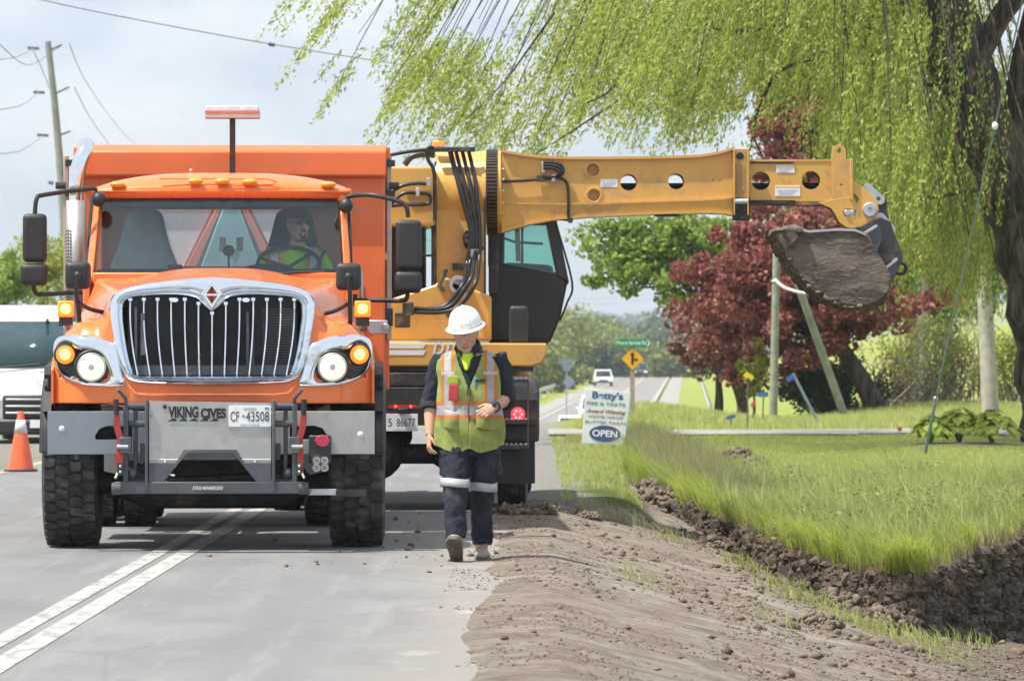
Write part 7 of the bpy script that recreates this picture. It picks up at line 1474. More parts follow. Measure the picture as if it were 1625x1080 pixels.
# ---- grass
def blades(name, label, X, Y, h, wdt, mat, lean=(0.25, 0.0), seed=0, bend=0.5):
    r = np.random.default_rng(seed); n = len(X); Z = ground_z(X, Y); a = r.random(n)*6.283
    dx, dy = np.cos(a), np.sin(a); lx = lean[0]*h+r.normal(size=n)*h*0.28; ly = lean[1]*h+r.normal(size=n)*h*0.28; w2 = wdt*(0.6+0.8*r.random(n))/2
    b = np.stack([X, Y, Z-0.02], 1); s = np.stack([dx*w2, dy*w2, 0*w2], 1); m = b+np.stack([lx*0.3, ly*0.3, h*0.6], 1); t = b+np.stack([lx, ly, h*(1-0.25*np.abs(lean[0]))], 1)
    V = np.stack([b-s, b+s, m+s*0.8, m-s*0.8, t+s*0.12, t-s*0.12], 1).reshape(-1, 3); i = np.arange(n)[:, None]*6
    Fc = np.concatenate([i+np.array([[0, 1, 2, 3]]), i+np.array([[3, 2, 4, 5]])]); o = link(name, np_mesh(name, V, Fc), mat); return tag(o, label, 'grass', kind='stuff')
GR = leafmat('long_grass', [(0.22, 0.304, 0.0713), (0.341, 0.422, 0.0998), (0.473, 0.531, 0.157), (0.638, 0.607, 0.314)], 0.55)
GRB = leafmat('seeding_grass', [(0.27, 0.25, 0.12), (0.36, 0.31, 0.17), (0.22, 0.28, 0.07), (0.42, 0.36, 0.22)], 0.45)
LAWN = leafmat('lawn_grass', [(0.336, 0.393, 0.0941), (0.452, 0.497, 0.148), (0.567, 0.58, 0.242)], 0.5)
gr = np.random.default_rng(12)
def region(n, x0, x1, y0, y1, keepf):
    X = gr.uniform(x0, x1, n); Y = y0+(y1-y0)*gr.random(n); k = keepf(X, Y); return X[k], Y[k]
turf = lambda X, Y: (Y > wall_y(X)+0.26+0.22*fbm(X, Y, 2.2, 2, 91)) & (mask_dirt(X, Y) < 0.4)
X, Y = region(190000, 0.75, 8.2, 37.5, 68, lambda X, Y: turf(X, Y) & (fbm(X, Y, 0.9, 3, 61)*0.8+0.75 > gr.random(len(X))) & (Y < 66-3*np.clip(X-3, 0, 4)+6*fbm(X, Y, 0.3, 2, 62)) & (X/Y < 0.1))
pat = np.clip(fbm(X, Y, 0.8, 4, 63, 0.6)*1.7+0.35, 0, 1); hh = 0.04+0.09*gr.random(len(X))+0.34*pat**1.5*gr.random(len(X)); hh *= 0.40+0.60*npsm(0.3, 2.0, Y-wall_y(X))
blades('long_grass', 'long green grass growing thick on the ditch bank', X, Y, hh, 0.009, GR, (-0.18, 0.0), 1)
X, Y = region(15000, 1.6, 8.0, 37.5, 62, lambda X, Y: turf(X, Y) & (fbm(X, Y, 0.6, 3, 64) > 0.05) & (X/Y < 0.1)); blades('dead_straw', 'pale dead straw lying among the ditch bank grass', X, Y, 0.08+0.2*gr.random(len(X)), 0.007, leafmat('straw', [(0.36, 0.30, 0.17), (0.45, 0.38, 0.24), (0.30, 0.24, 0.14)], 0.3), (0.5, -0.3), 14)
X, Y = region(150000, 1.1, 3.6, 36, 60, lambda X, Y: (Y > wall_y(X)+0.10) & (Y < wall_y(X)+0.60) & (fbm(X, Y*0.3, 2.4, 3, 97) > 0.03)); blades('drooping_turf', 'bright turf drooping over the cut bank in tufts', X, Y, 0.20+0.20*gr.random(len(X)), 0.009, leafmat('drooping_grass', [(0.20, 0.27, 0.045), (0.32, 0.39, 0.06), (0.46, 0.50, 0.11)], 0.5), (-0.3, -1.25), 16)
# broad-leaved weeds in clumps
wc = gr.uniform(0, 1, (45, 2)); WX_ = 2.0+wc[:, 0]*5.5; WY_ = 40+wc[:, 1]*22; k = (WY_ > wall_y(WX_)+0.5) & (WX_/WY_ < 0.1); WX_, WY_ = WX_[k], WY_[k]; C_ = []
for a, b in zip(WX_, WY_): n = 130; q = gr.normal(size=(n, 3))*np.array([0.16, 0.22, 0.06]); q[:, 2] = np.abs(q[:, 2])+0.05; C_.append(q+np.array([a, b, float(ground_z(a, b))+0.06]))
C_ = np.concatenate(C_); sz = 0.025+0.035*gr.random(len(C_)); o = leaf_obj('weeds', C_, gr.normal(size=C_.shape)*np.array([1, 1, 0.5]), sz, sz*0.6, leafmat('weed_leaf', [(0.12, 0.187, 0.045), (0.2, 0.276, 0.075), (0.36, 0.394, 0.135)], 0.4), None, 15); tag(o, 'clumps of low broad-leaved weeds in the bank grass', 'weeds', kind='stuff')
X, Y = region(26000, 1.22, 3.0, 55, 78, lambda X, Y: turf(X, Y) & (X < 1.5+0.065*(82-Y)) & (np.exp(-((X-1.85)/0.55)**2) > gr.random(len(X))))
blades('seed_head_grass', 'tall brown green grass gone to seed beside the pie sign', X, Y, 0.18+0.26*gr.random(len(X)), 0.0065, GRB, (-0.22, -0.05), 2)
X, Y = region(60000, 1.0, 4.6, 36, 62, lambda X, Y: turf(X, Y) & (Y < wall_y(X)+np.where(X < 2.2, 2.4, 0.9)+1.0*gr.random(len(X))) & (fbm(X, Y*0.4, 1.5, 3, 95) > np.where(X < 2.2, -0.25, -0.02)))
blades('overhanging_grass', 'bright green grass hanging over the cut turf edge', X, Y, (0.14+0.26*gr.random(len(X)))*(0.6+0.8*np.clip(fbm(X, Y*0.4, 1.2, 3, 96)+0.5, 0, 1)), 0.009, leafmat('bright_grass', [(0.238, 0.319, 0.0518), (0.346, 0.426, 0.0778), (0.475, 0.511, 0.13)], 0.5), (-0.35, -0.3), 3)
X, Y = region(150000, 0.5, 9.0, 58, 81.0, lambda X, Y: turf(X, Y) & (X/Y < 0.1)); blades('lawn_grass', 'short mown lawn grass beyond the ditch', X, Y, 0.035+0.04*gr.random(len(X)), 0.012, LAWN, (-0.1, -0.1), 4)
X, Y = region(90000, 0.7, 14, 85.2, 112, lambda X, Y: (X/Y < 0.1) & (X > 0.6+0.03*(Y-85))); blades('verge_grass', 'rough verge grass beyond the gravel driveway', X, Y, 0.07+0.14*gr.random(len(X)), 0.015, LAWN, (-0.1, 0), 5)
X, Y = region(9000, 0.25, 1.1, 44, 82, lambda X, Y: (mask_dirt(X, Y) < 0.5) & (fbm(X, Y, 0.8, 2, 66) > -0.02)); blades('verge_grass', 'thin grass creeping over the gravel shoulder', X, Y, 0.05+0.09*gr.random(len(X)), 0.009, LAWN, (-0.1, 0), 6)
X, Y = region(16000, -12, -8.6, 55, 140, lambda X, Y: X/Y > -0.13); blades('verge_grass', 'grass strip under the parked white van at left', X, Y, 0.06+0.12*gr.random(len(X)), 0.02, LAWN, (-0.1, 0), 7)
tx_, ty_ = [], []
for (cx, cy, sp, n) in ((2.35, 36.9, 0.18, 260), (2.62, 36.3, 0.22, 240), (2.1, 38.6, 0.16, 170), (1.9, 40.5, 0.13, 100), (0.72, 35.2, 0.10, 40), (0.9, 47.5, 0.25, 120), (2.9, 37.6, 0.2, 120), (1.75, 43.0, 0.12, 110), (1.55, 33.5, 0.10, 40), (2.75, 34.5, 0.15, 60), (3.3, 38.4, 0.12, 50), (1.2, 45.5, 0.1, 60)):
    tx_.append(gr.normal(cx, sp, n)); ty_.append(gr.normal(cy, sp*2, n))
X = np.concatenate(tx_); Y = np.concatenate(ty_); blades('torn_grass_tufts', 'torn green grass tufts scattered over the dug soil', X, Y, 0.06+0.13*gr.random(len(X)), 0.007, GR, (-0.3, -0.3), 8)
# roots and straw along the raw turf edge
X = gr.uniform(1.3, 4.4, 1500); Y = wall_y(X)+gr.normal(0.16, 0.10, len(X)); o = blades('root_fringe', 'brown roots and dead straw fringing the cut turf edge', X, Y, 0.05+0.14*gr.random(len(X)), 0.007, leafmat('dead_root', [(0.14, 0.10, 0.07), (0.26, 0.20, 0.13), (0.38, 0.32, 0.20)], 0.2), (-0.1, -0.8), 9)
# hosta bed
Yh = 74.0; hb = Vector((PX(1525, Yh), Yh, float(ground_z(PX(1525, Yh), Yh))))
def hosta(px, w_, h, n, seed, label):
    Y = Yh+0.3*math.sin(px); b = Vector((PX(px, Y), Y, 0)); b.z = float(ground_z(b.x, Y)); T = thing('hosta_plant', label, 'plant', b, 0, 'leafy plants in the round bed'); r = random.Random(seed)
    mt = leafmat('hosta_leaf_%d' % seed, [(0.18, 0.28, 0.05), (0.32, 0.42, 0.07), (0.50, 0.55, 0.13)], 0.45)
    for k in range(n):
        a = r.uniform(0, 6.283); f = r.random()**0.6; tip = Vector((math.cos(a)*w_*f, math.sin(a)*w_*f, h*(1.05-0.6*f*f)*r.uniform(0.75, 1.1))); L_ = r.uniform(0.14, 0.22); d = Vector((math.cos(a), math.sin(a), -0.5+0.5*(1-f))).normalized(); sd = d.cross(Vector((0, 0, 1))).normalized(); up = sd.cross(d)
        V = []; 
        for t, w2 in ((0, 0.01), (0.2, 0.40), (0.45, 0.5), (0.75, 0.32), (1.0, 0.01)):
            c = tip+d*L_*(t-0.5)-up*0.12*L_*t*t*2
            V += [c+sd*w2*L_*0.8+up*0.10*L_*w2, c, c-sd*w2*L_*0.8+up*0.10*L_*w2]
        fs = [(i*3+j, i*3+j+1, i*3+j+4, i*3+j+3) for i in range(4) for j in range(2)]; me = bpy.data.meshes.new('leaf'); me.from_pydata([tuple(v) for v in V], [], fs); link('leaf', me, mt, T, 180)
    mb = MB()
    for k in range(14): a = r.uniform(0, 6.28); mb.tube([(0, 0, 0), (math.cos(a)*w_*0.3, math.sin(a)*w_*0.3, h*0.7)], 0.01, 5)
    mb.build('stalk', pbr('green_stalk', (0.16, 0.22, 0.05), 0.7), T); T.children[-1]['kind'] = 'stuff'
hosta(1476, 0.34, 0.42, 80, 1, 'leftmost light green leafy plant in the round bed'); hosta(1522, 0.42, 0.50, 110, 2, 'middle leafy plant in the round bed'); hosta(1574, 0.44, 0.48, 110, 3, 'right-hand broad leafy plant in the round bed beside the willow')
mb = MB(); mb.loft([[(hb.x+k*1.0*math.cos(a)*(1+0.06*math.sin(3*a)), hb.y+k*0.75*math.sin(a), float(ground_z(hb.x+k*1.0*math.cos(a), hb.y+k*0.75*math.sin(a)))+dz) for a in [2*math.pi*i/40 for i in range(40)]] for k, dz in ((1.0, -0.02), (0.97, 0.035), (0.6, 0.05), (0.05, 0.055))]); tag(mb.build('planting_bed', pbr('mulch', (0.20, 0.15, 0.115), 0.95, 0, 0.35, 20, bump=0.8, bscale=40, space='World'), None, 180), 'oval bare earth bed under the leafy plants', 'flower bed')
# ---- soil clods and mounds
def ico_base():
    bm_ = bmesh.new(); bmesh.ops.create_icosphere(bm_, subdivisions=2, radius=1); v = np.array([q.co[:] for q in bm_.verts]); f = np.array([[q.index for q in p.verts] for p in bm_.faces]); bm_.free(); return v, f
ICO_V, ICO_F = ico_base()
def clods(C, S, seed, squash=0.75, rough=1.0):
    r = np.random.default_rng(seed); n = len(C); m = len(ICO_V); C = np.asarray(C, float); S = np.asarray(S, float)
    ph = r.random((n, 1, 3))*20; d = ICO_V[None]; w_ = 1+0.22*np.sin(d[..., 0:1]*3.1+ph[..., 0:1])*np.sin(d[..., 1:2]*3.7+ph[..., 1:2])+0.16*np.sin(d[..., 2:3]*6.3+ph[..., 2:3])*np.cos(d[..., 0:1]*5.7+ph[..., 1:2])+0.16*rough*(r.random((n, m, 1))-0.5)
    sc = np.stack([0.7+0.7*r.random(n), 0.7+0.7*r.random(n), squash*(0.6+0.6*r.random(n))], 1)[:, None, :]
    V = C[:, None, :]+d*w_*sc*S[:, None, None]; return V.reshape(-1, 3), (np.arange(n)[:, None, None]*m+ICO_F[None]).reshape(-1, 3)
def mound(px, py, Y, rx, ry, rz, seed, label):
    c = Vector((PX(px, Y), Y, 0)); c.z = float(ground_z(c.x, Y)); V = []; nu, nv = 40, 18
    T = thing('soil_mound', label, 'soil mound', c, 0, 'dug up soil mounds')
    for j in range(nv+1):
        t = j/nv*math.pi*0.60
        for i in range(nu):
            a = 2*math.pi*i/nu; d = Vector((math.sin(t)*math.cos(a), math.sin(t)*math.sin(a), math.cos(t))); k = 0.85+0.30*mnoise.fractal(d*1.8+Vector((seed, 0, 0)), 0.8, 2.1, 4); V.append((d.x*rx*k, d.y*ry*k, d.z*rz*k-0.02))
    mb = MB(); mb.add(V, [(j*nu+i, j*nu+(i+1) % nu, (j+1)*nu+(i+1) % nu, (j+1)*nu+i) for j in range(nv) for i in range(nu)]); mb.build('heap', SOILM, T, 180)
    r = np.random.default_rng(seed); n = 150; t = np.arccos(1-r.random(n)*0.95); a = r.random(n)*6.283; k = 0.80+0.25*r.random(n)
    C = np.stack([np.sin(t)*np.cos(a)*rx*k, np.sin(t)*np.sin(a)*ry*k, np.cos(t)*rz*k], 1); Vc, Fc = clods(C, 0.15*rz*(0.35+1.3*r.random(n)**3)+0.006, seed, 1.1); o = link('clods', np_mesh('clods', Vc, Fc), SOILM, T, 180); o['kind'] = 'stuff'
SOILM = pbr('fresh_topsoil', (0.115, 0.080, 0.058), 0.95, 0, 0.5, 9, bump=1.0, bscale=28, dirt=(0.22, 0.175, 0.13), damt=0.35, dscale=5, space='World')
mound(1040, 785, 56.5, 0.30, 0.5, 0.22, 1, 'large dark soil mound at the near end of the tall grass'); mound(1085, 800, 54, 0.28, 0.6, 0.15, 2, 'dark crumbling soil ridge right behind the large mound'); mound(838, 820, 44.5, 0.32, 0.6, 0.08, 3, 'low grey soil heap beside the excavator rear wheel'); mound(930, 826, 45.5, 0.13, 0.2, 0.06, 4, 'small dark clod heap on the shoulder'); mound(1135, 845, 47, 0.18, 0.4, 0.09, 5, 'small soil heap fallen below the turf edge')
mound(1172, 722, 70.5, 0.22, 0.6, 0.16, 6, 'narrow soil roll on the lawn, upper end'); mound(1200, 738, 68, 0.20, 0.7, 0.13, 7, 'narrow soil roll on the lawn, lower end'); mound(1262, 752, 66, 0.22, 0.25, 0.10, 8, 'dark soil lump in the lawn hollow')
mound(1300, 1020, 35.0, 0.16, 0.3, 0.10, 9, 'crumbly soil heap with torn grass near the ditch'); mound(1390, 975, 37.2, 0.22, 0.35, 0.14, 10, 'soil heap slumped at the foot of the cut bank'); mound(1330, 945, 39.0, 0.20, 0.4, 0.14, 11, 'soil heap slumped under the overhanging grass')
nc = 3600; X = np.concatenate([gr.uniform(-0.3, 4.0, nc), gr.normal(-0.9, 0.6, 260)]); Y = np.concatenate([gr.uniform(23, 58, nc), gr.uniform(33, 47, 260)])
k = np.where(X > -0.35, (mask_dirt(X, Y) > 0.5) & (fbm(X, Y, 1.2, 3, 71) > 0.0), True); X, Y = X[k], Y[k]; Z = np.where(X > -0.35, ground_z(X, Y), 0.0); n = len(X)
sz = 0.004+0.026*gr.random(n)**7; sz *= np.where(X > 1.0, 1.6, 1.0)
oct_ = np.array([[1, 0, 0], [0, 1, 0], [-1, 0, 0], [0, -1, 0], [0, 0, 0.8], [0, 0, -0.6]]); V = (np.stack([X, Y, Z+sz*0.25], 1)[:, None, :]+oct_[None]*sz[:, None, None]*(0.6+0.8*gr.random((n, 6, 1)))).reshape(-1, 3)
tri = np.array([[0, 1, 4], [1, 2, 4], [2, 3, 4], [3, 0, 4], [1, 0, 5], [2, 1, 5], [3, 2, 5], [0, 3, 5]]); Fc = (np.arange(n)[:, None, None]*6+tri[None]).reshape(-1, 3)
tag(link('soil_crumbs', np_mesh('soil_crumbs', V, Fc), SOILM), 'loose soil crumbs scattered over shoulder and road', 'soil', kind='stuff')

# raw face of the cut bank: broken lumps of topsoil clinging to it
n = 3400; X = gr.uniform(1.25, 4.6, n); t = gr.random(n); Yw = wall_y(X); top = ground_z(X, Yw+0.3); bot = ground_z(X, Yw-0.25)
Y = Yw+0.15-0.24*(1-t)**1.2-0.03*gr.random(n); Z = bot+(top-bot)*t-0.005
V, Fc = clods(np.stack([X, Y, Z], 1), 0.008+0.060*gr.random(n)**3.0, 51, 0.9, 2.2); RAW = pbr('raw_topsoil', (0.072, 0.051, 0.037), 0.95, 0, 0.6, 9, bump=1.0, bscale=55, dirt=(0.15, 0.115, 0.085), damt=0.3, dscale=5, space='World'); tag(link('cut_bank_lumps', np_mesh('cut_bank_lumps', V, Fc), RAW, None, 28), 'broken dark topsoil lumps in the face of the cut bank', 'soil', kind='stuff')
n = 1500; X = gr.uniform(1.3, 4.6, n); t = 0.55+0.5*gr.random(n); Yw = wall_y(X); top = ground_z(X, Yw+0.35); bot = ground_z(X, Yw-0.25); C_ = np.stack([X, Yw+0.24-0.36*(1-np.minimum(t, 1))-0.05, bot+(top-bot)*t], 1); D_ = gr.normal(size=(n, 3))*np.array([0.6, 0.4, 0.3])+np.array([0, -0.3, -0.9]); L_ = 0.04+0.13*gr.random(n)**2
leaf_obj('hanging_roots', C_, D_, L_, np.full(n, 0.006), leafmat('root_fibre', [(0.06, 0.042, 0.03), (0.14, 0.10, 0.065), (0.27, 0.21, 0.13)], 0.1), None, 53); tag(bpy.data.objects['hanging_roots'], 'fine roots hanging out of the cut bank', 'roots', kind='stuff')
# clods dropped on the shoulder, in loose drifts
n = 2600; X = gr.uniform(0.1, 3.6, n); Y = gr.uniform(24, 57, n); k = (mask_dirt(X, Y) > 0.6) & (fbm(X, Y*0.5, 1.1, 3, 72) > 0.10-0.12*npsm(1.0, 2.4, X)); X, Y = X[k], Y[k]; n = len(X)
V, Fc = clods(np.stack([X, Y, ground_z(X, Y)+0.004], 1), (0.006+0.034*gr.random(n)**5)*(0.8+0.8*npsm(0.5, 2.2, X)), 52, 0.7); tag(link('loose_clods', np_mesh('loose_clods', V, Fc), SOILM, None, 180), 'loose dark clods strewn in drifts across the soil shoulder', 'soil', kind='stuff')

# fine crumbs: what makes dug soil look granular
n = 30000; X = gr.uniform(-0.55, 3.7, n); Y = 23+36*gr.random(n)**1.15; k = (mask_dirt(X, Y) > 0.5) & (X/Y < 0.1) & (fbm(X, Y*0.6, 1.6, 4, 73, 0.65) > 0.02-0.15*npsm(0.8, 2.6, X)+0.25*(1-npsm(-0.5, -0.1, X))); X, Y = X[k], Y[k]; n = len(X); sz = (0.0035+0.010*gr.random(n)**3)*(0.8+0.6*npsm(0.5, 2.5, X))
V = (np.stack([X, Y, np.where(X < -0.12, np.maximum(ground_z(X, Y), 0.0), ground_z(X, Y))+sz*0.2], 1)[:, None, :]+oct_[None]*sz[:, None, None]*(0.6+0.8*gr.random((n, 6, 1)))).reshape(-1, 3); Fc = (np.arange(n)[:, None, None]*6+tri[None]).reshape(-1, 3)
tag(link('fine_soil_crumbs', np_mesh('fine_soil_crumbs', V, Fc), SOILM), 'fine soil crumbs covering the graded shoulder', 'soil', kind='stuff')
HAZE = True
# ------------------------------------------------------------------ street furniture, poles, wires, vehicles
def pole(name, label, top, bot, r0, r1, mat, cat='pole', group=None):
    b = Vector(bot); T = thing(name, label, cat, b, 0, group); mb = MB(); n = 8; d = Vector(top)-b
    mb.tube([d*(i/n) for i in range(n+1)], [r0+(r1-r0)*i/n for i in range(n+1)], 14); mb.build('shaft', mat, T, 60); return T, d
# right-hand poles
T, d = pole('brace_pole', 'upright grey wooden pole below the bucket lip', P(1233, 366, 104), P(1227, 662, 104), 0.085, 0.075, M['woodgreen'])
mb = MB(); c = P(1230, 446, 104)-P(1227, 662, 104); mb.tube([c+Vector((0.08*math.cos(a), 0.08*math.sin(a), 0)) for a in [R(x) for x in range(0, 361, 30)]], 0.012, 5); mb.build('band', M['alu'], T, 40)
pole('brace_pole', 'leaning grey wooden brace pole meeting the upright pole', P(1240, 378, 104.2), P(1341, 662, 104.6), 0.085, 0.075, M['woodgreen'])
mb = MB(); mb.tube(cr_spline([P(1230, 444, 103.8), P(1245, 456, 103.4), P(1270, 464, 103), P(1300, 467, 102.5)], 6), 0.035, 8); tag(mb.build('hanging_conduit', pbr('pale_conduit', (0.46, 0.46, 0.47), 0.6), None, 60), 'pale conduit looped from the upright pole behind the bucket', 'conduit')
T, d = pole('wooden_post', 'thick pale grey wooden post behind the leafy plants', P(1560, 420, 97), P(1573, 672, 97), 0.17, 0.135, M['wood'])
mb = MB(); mb.box((d*0.72)+Vector((0.17, 0, 0)), (0.06, 0.08, 0.14)); mb.build('meter_box', M['greymetal'], T, 30, 0.01)
pole('wooden_pole', 'far green grey pole in the thicket', P(1464, 440, 123), P(1470, 645, 123), 0.14, 0.12, M['woodgreen'])
pole('wooden_pole', 'far brown pole beside the green grey one', P(1452, 470, 126), P(1456, 643, 126), 0.09, 0.08, M['wood'])
# guy wire with insulator and guard
T = thing('guy_wire', 'slanting guy wire with white insulator in front of the willow trunk', 'wire', P(1463, 742, 70)); b = T.location.copy()
mb = MB(); pts = [P(1463, 742, 70), P(1500, 560, 69), P(1579, 200, 67.5), P(1625, -10, 66), P(1650, -120, 65)]; mb.tube([p-b for p in pts], 0.012, 6); mb.build('cable', pbr('blue_grey_cable', (0.20, 0.25, 0.29), 0.5), T, 60)
mb = MB(); c = P(1579, 200, 67.4)-b; mb.sphere(c, 0.04, 12, 8, 0.055); mb.build('insulator', M['white_plate'], T, 60)
mb = MB(); mb.tube([P(1463, 742, 70)-b, P(1484, 640, 69.5)-b], [0.03, 0.022], 8); mb.build('guard', pbr('teal_guard', (0.12, 0.20, 0.22), 0.5), T, 60); mb = MB(); mb.sphere(P(1485, 632, 69.5)-b, 0.035, 10, 6); mb.build('clamp', M['alu'], T, 60)
# utility pole on the left
Yp = 185; T = thing('utility_pole', 'tall leaning wooden utility pole with stacked insulators at left', 'pole', P(112, 520, Yp)); b = T.location.copy()
mb = MB(); pts = [P(112, 520, Yp), P(104, 400, Yp), P(97, 280, Yp), P(87, 165, Yp), P(76, 66, Yp)]; mb.tube([p-b for p in pts], [0.17, 0.16, 0.145, 0.125, 0.11], 12); mb.build('shaft', pbr('pole_grey', (0.25, 0.245, 0.235), 0.85, 0, 0.15, 3), T, 60)
ins = []
for (xl, yl, xr, yr, xc, yc) in ((53, 76, 98, 71, 79, 80), (62, 146, 110, 138, 85, 150), (68, 214, 112, 208, 91, 216)):
    mb = MB(); mb.cyl(P(xc, yc, Yp)-b, P(xr, yr, Yp)-b, 0.035, n=8); mb.build('bracket', M['wire'], T, 40); mb = MB(); mb.cyl(P(xl-9, yl, Yp)-b, P(xl+9, yl+1, Yp)-b, 0.055, n=8); mb.build('insulator', M['wire'], T, 40); ins.append((xl, yl)); ins.append((xr, yr))
mb = MB(); mb.cyl(P(77, 289, Yp)-b, P(85, 291, Yp)-b, 0.06, n=8); mb.build('insulator', M['wire'], T, 40)
def wire(label, pts, r=0.016, n=10, mat=None):
    mb = MB(); mb.tube(cr_spline([P(*p) for p in pts], n), r, 4); return tag(mb.build('wire', mat or WIR, None, 60), label, 'wire', 'overhead wires')
WIR = pbr('sky_wire', (0.30, 0.31, 0.33), 0.6)
for i, (pts, lb) in enumerate(((((110, 70, Yp), (140, 135, 215), (200, 215, 290), (260, 265, 380)), 'overhead wire falling right from the top bracket of the utility pole'), (((118, 138, Yp), (145, 190, 225), (185, 245, 300)), 'overhead wire falling right from the middle bracket of the utility pole'), (((54, 77, Yp), (20, 92, 172), (-40, 96, 160)), 'overhead wire leaving left from the top insulator'), (((62, 146, Yp), (30, 168, 172), (-40, 178, 160)), 'overhead wire leaving left from the middle insulator'), (((68, 215, Yp), (30, 240, 172), (-40, 245, 160)), 'overhead wire leaving left from the lowest insulator'), (((52, 78, Yp), (70, 118, 200), (90, 170, 240)), 'short overhead wire crossing behind the utility pole'), (((-10, 62, 120), (45, 103, Yp-3), (98, 72, Yp)), 'sagging overhead wire ending at the pole top bracket'))): wire(lb, pts, 0.020)
w1 = wire('long overhead wire with a spacer high above the truck', ((-20, -20, 88), (150, 18, 90), (430, 70, 92), (700, 112, 94)), 0.0125)
mb = MB(); mb.cyl(P(426, 70, 91.9), P(436, 72, 91.9), 0.035, n=10); o = mb.build('spacer', M['greymetal'], w1, 40)
for k, yy in enumerate((478, 488, 505)): wire('faint far wire low over the distant trees, %s' % ('uppermost', 'middle', 'lowest')[k], ((860, yy, 520), (960, yy-6, 500), (1120, yy-20, 480)), 0.022)
# ---- pie sign
def pie_sign():
    Y = 71.0; (px, py) = (960, 660); c = P(963, 660, Y); b = P(960, 712, Y); b.z = float(ground_z(b.x, Y)); T = thing('pie_sign', 'white board sign for pies and tarts with blue OPEN oval', 'sign', b)
    k = Y/F; quad = [(929, 616), (1001, 622), (991, 706), (923, 703)]
    Q = [P(a, z, Y)-b for a, z in quad]; ang = R(3.5)
    mb = MB(); mb.prism([(q.x, q.z) for q in Q], -0.012, 0.012); mb.build('board', pbr('sign_white', (0.66, 0.71, 0.70), 0.5, 0, 0.04, 4, dirt=(0.5, 0.5, 0.46), damt=0.12), T, 30, 0.004)
    def at(px, py): q = P(px, py, Y)-b; return q.x, q.z
    def line(s, px, py, size, wpx, mt, sh=0.0, off=0.0):
        x, z = at(px, py); text('lettering', s, size, (x, -0.0145, z), mt, T, width=wpx*k, roty=ang, offset=off, shear=sh)
    blue = pbr('sign_blue', (0.035, 0.075, 0.22), 0.5); lb = pbr('sign_slate', (0.16, 0.22, 0.32), 0.5); br = pbr('sign_rust', (0.34, 0.12, 0.06), 0.5); gb = pbr('sign_brown', (0.24, 0.17, 0.16), 0.5)
    line("Betty's", 964, 628, 0.125, 49, blue, 0, 0.004); line('PIES & TARTS', 961.5, 641, 0.062, 61, lb, 0, 0.001); line('Award Winning', 961, 653, 0.072, 63, br, 0.35, 0.002); line('HOME MADE', 961, 661.5, 0.055, 54, gb); line('BUTTER TARTS', 961, 670.5, 0.055, 65, gb)
    x, z = at(960, 688); el_ = [(x+0.215*math.cos(a)*math.cos(ang)+0.115*math.sin(a)*math.sin(ang)*1, z+0.115*math.sin(a)-0.215*math.cos(a)*math.sin(ang)) for a in [2*math.pi*i/36 for i in range(36)]]
    ov = plate('oval', [el_], -0.014, 0.004, blue, T); x2 = x; text('oval_lettering', 'OPEN', 0.125, (x, -0.0175, z), M['white_plate'], ov, width=0.345, roty=ang, offset=0.003)
    mb = MB(); mb.tube([(p[0], -0.0165, p[1]) for p in el_]+[(el_[0][0], -0.0165, el_[0][1])], 0.003, 4); mb.build('oval_rim', br, ov, 40)
    for q in (0.25, 0.75): x_ = Q[3].lerp(Q[2], q); mb = MB(); mb.box((x_.x, 0.02, x_.z-0.04), (0.025, 0.02, 0.5)); mb.build('stake', M['wood'], T, 30)
pie_sign()
# ---- junction warning sign with street name
def junction_sign():
    Y = 92.0; b = P(1003, 652, Y); b.z = float(ground_z(b.x, Y)); T = thing('junction_sign', 'yellow diamond side-road sign on a wooden post under a green street name', 'sign', b)
    def at(px, py): q = P(px, py, Y)-b; return q.x, q.z
    x, z = at(1003.5, 650); _, zt = at(1003, 536); mb = MB(); mb.box((x, 0.04, zt/2-0.1), (0.085, 0.06, zt+0.2)); mb.build('post', pbr('post_wood', (0.34, 0.30, 0.25), 0.85, 0, 0.12, 6), T, 30)
    x, z = at(1004, 569); h = 17.5*Y/F
    pl = plate('diamond', [[(x, z+h), (x+h, z), (x, z-h), (x-h, z)]], -0.003, 0.006, pbr('sign_yellow', (0.80, 0.40, 0.012), 0.45), T, 0.002)
    mb = MB(); s = Y/F; mb.box((x-0.5*s, -0.009, z-1.5*s), (3.6*s, 0.003, 16*s)); mb.prism([(x-5*s, z+5*s), (x-0.5*s, z+11*s), (x+4*s, z+5*s)], -0.010, -0.007); mb.box((x+4.5*s, -0.009, z-1.5*s), (7*s, 0.003, 3.4*s)); mb.build('arrow', M['ink_black'], pl, 20)
    (xa, za), (xb, zb) = at(978, 537.5), at(1032, 550); gp = plate('name_blade', [[(xa, zb), (xb, zb), (xb, za), (xa, za)]], -0.02, 0.006, pbr('sign_green', (0.02, 0.26, 0.13), 0.5), T, 0.002)
    text('name_lettering', 'Moore Service Rd', 0.098, ((xa+xb)/2-0.035, -0.0245, (za+zb)/2), M['white_plate'], gp, width=47*s, offset=0.001)
    mb = MB(); mb.tube([(xb-0.05, -0.0245, za-0.015), (xb-0.012, -0.0245, (za+zb)/2), (xb-0.05, -0.0245, zb+0.015)], 0.010, 4); mb.build('name_arrow', M['white_plate'], gp, 30)
junction_sign()
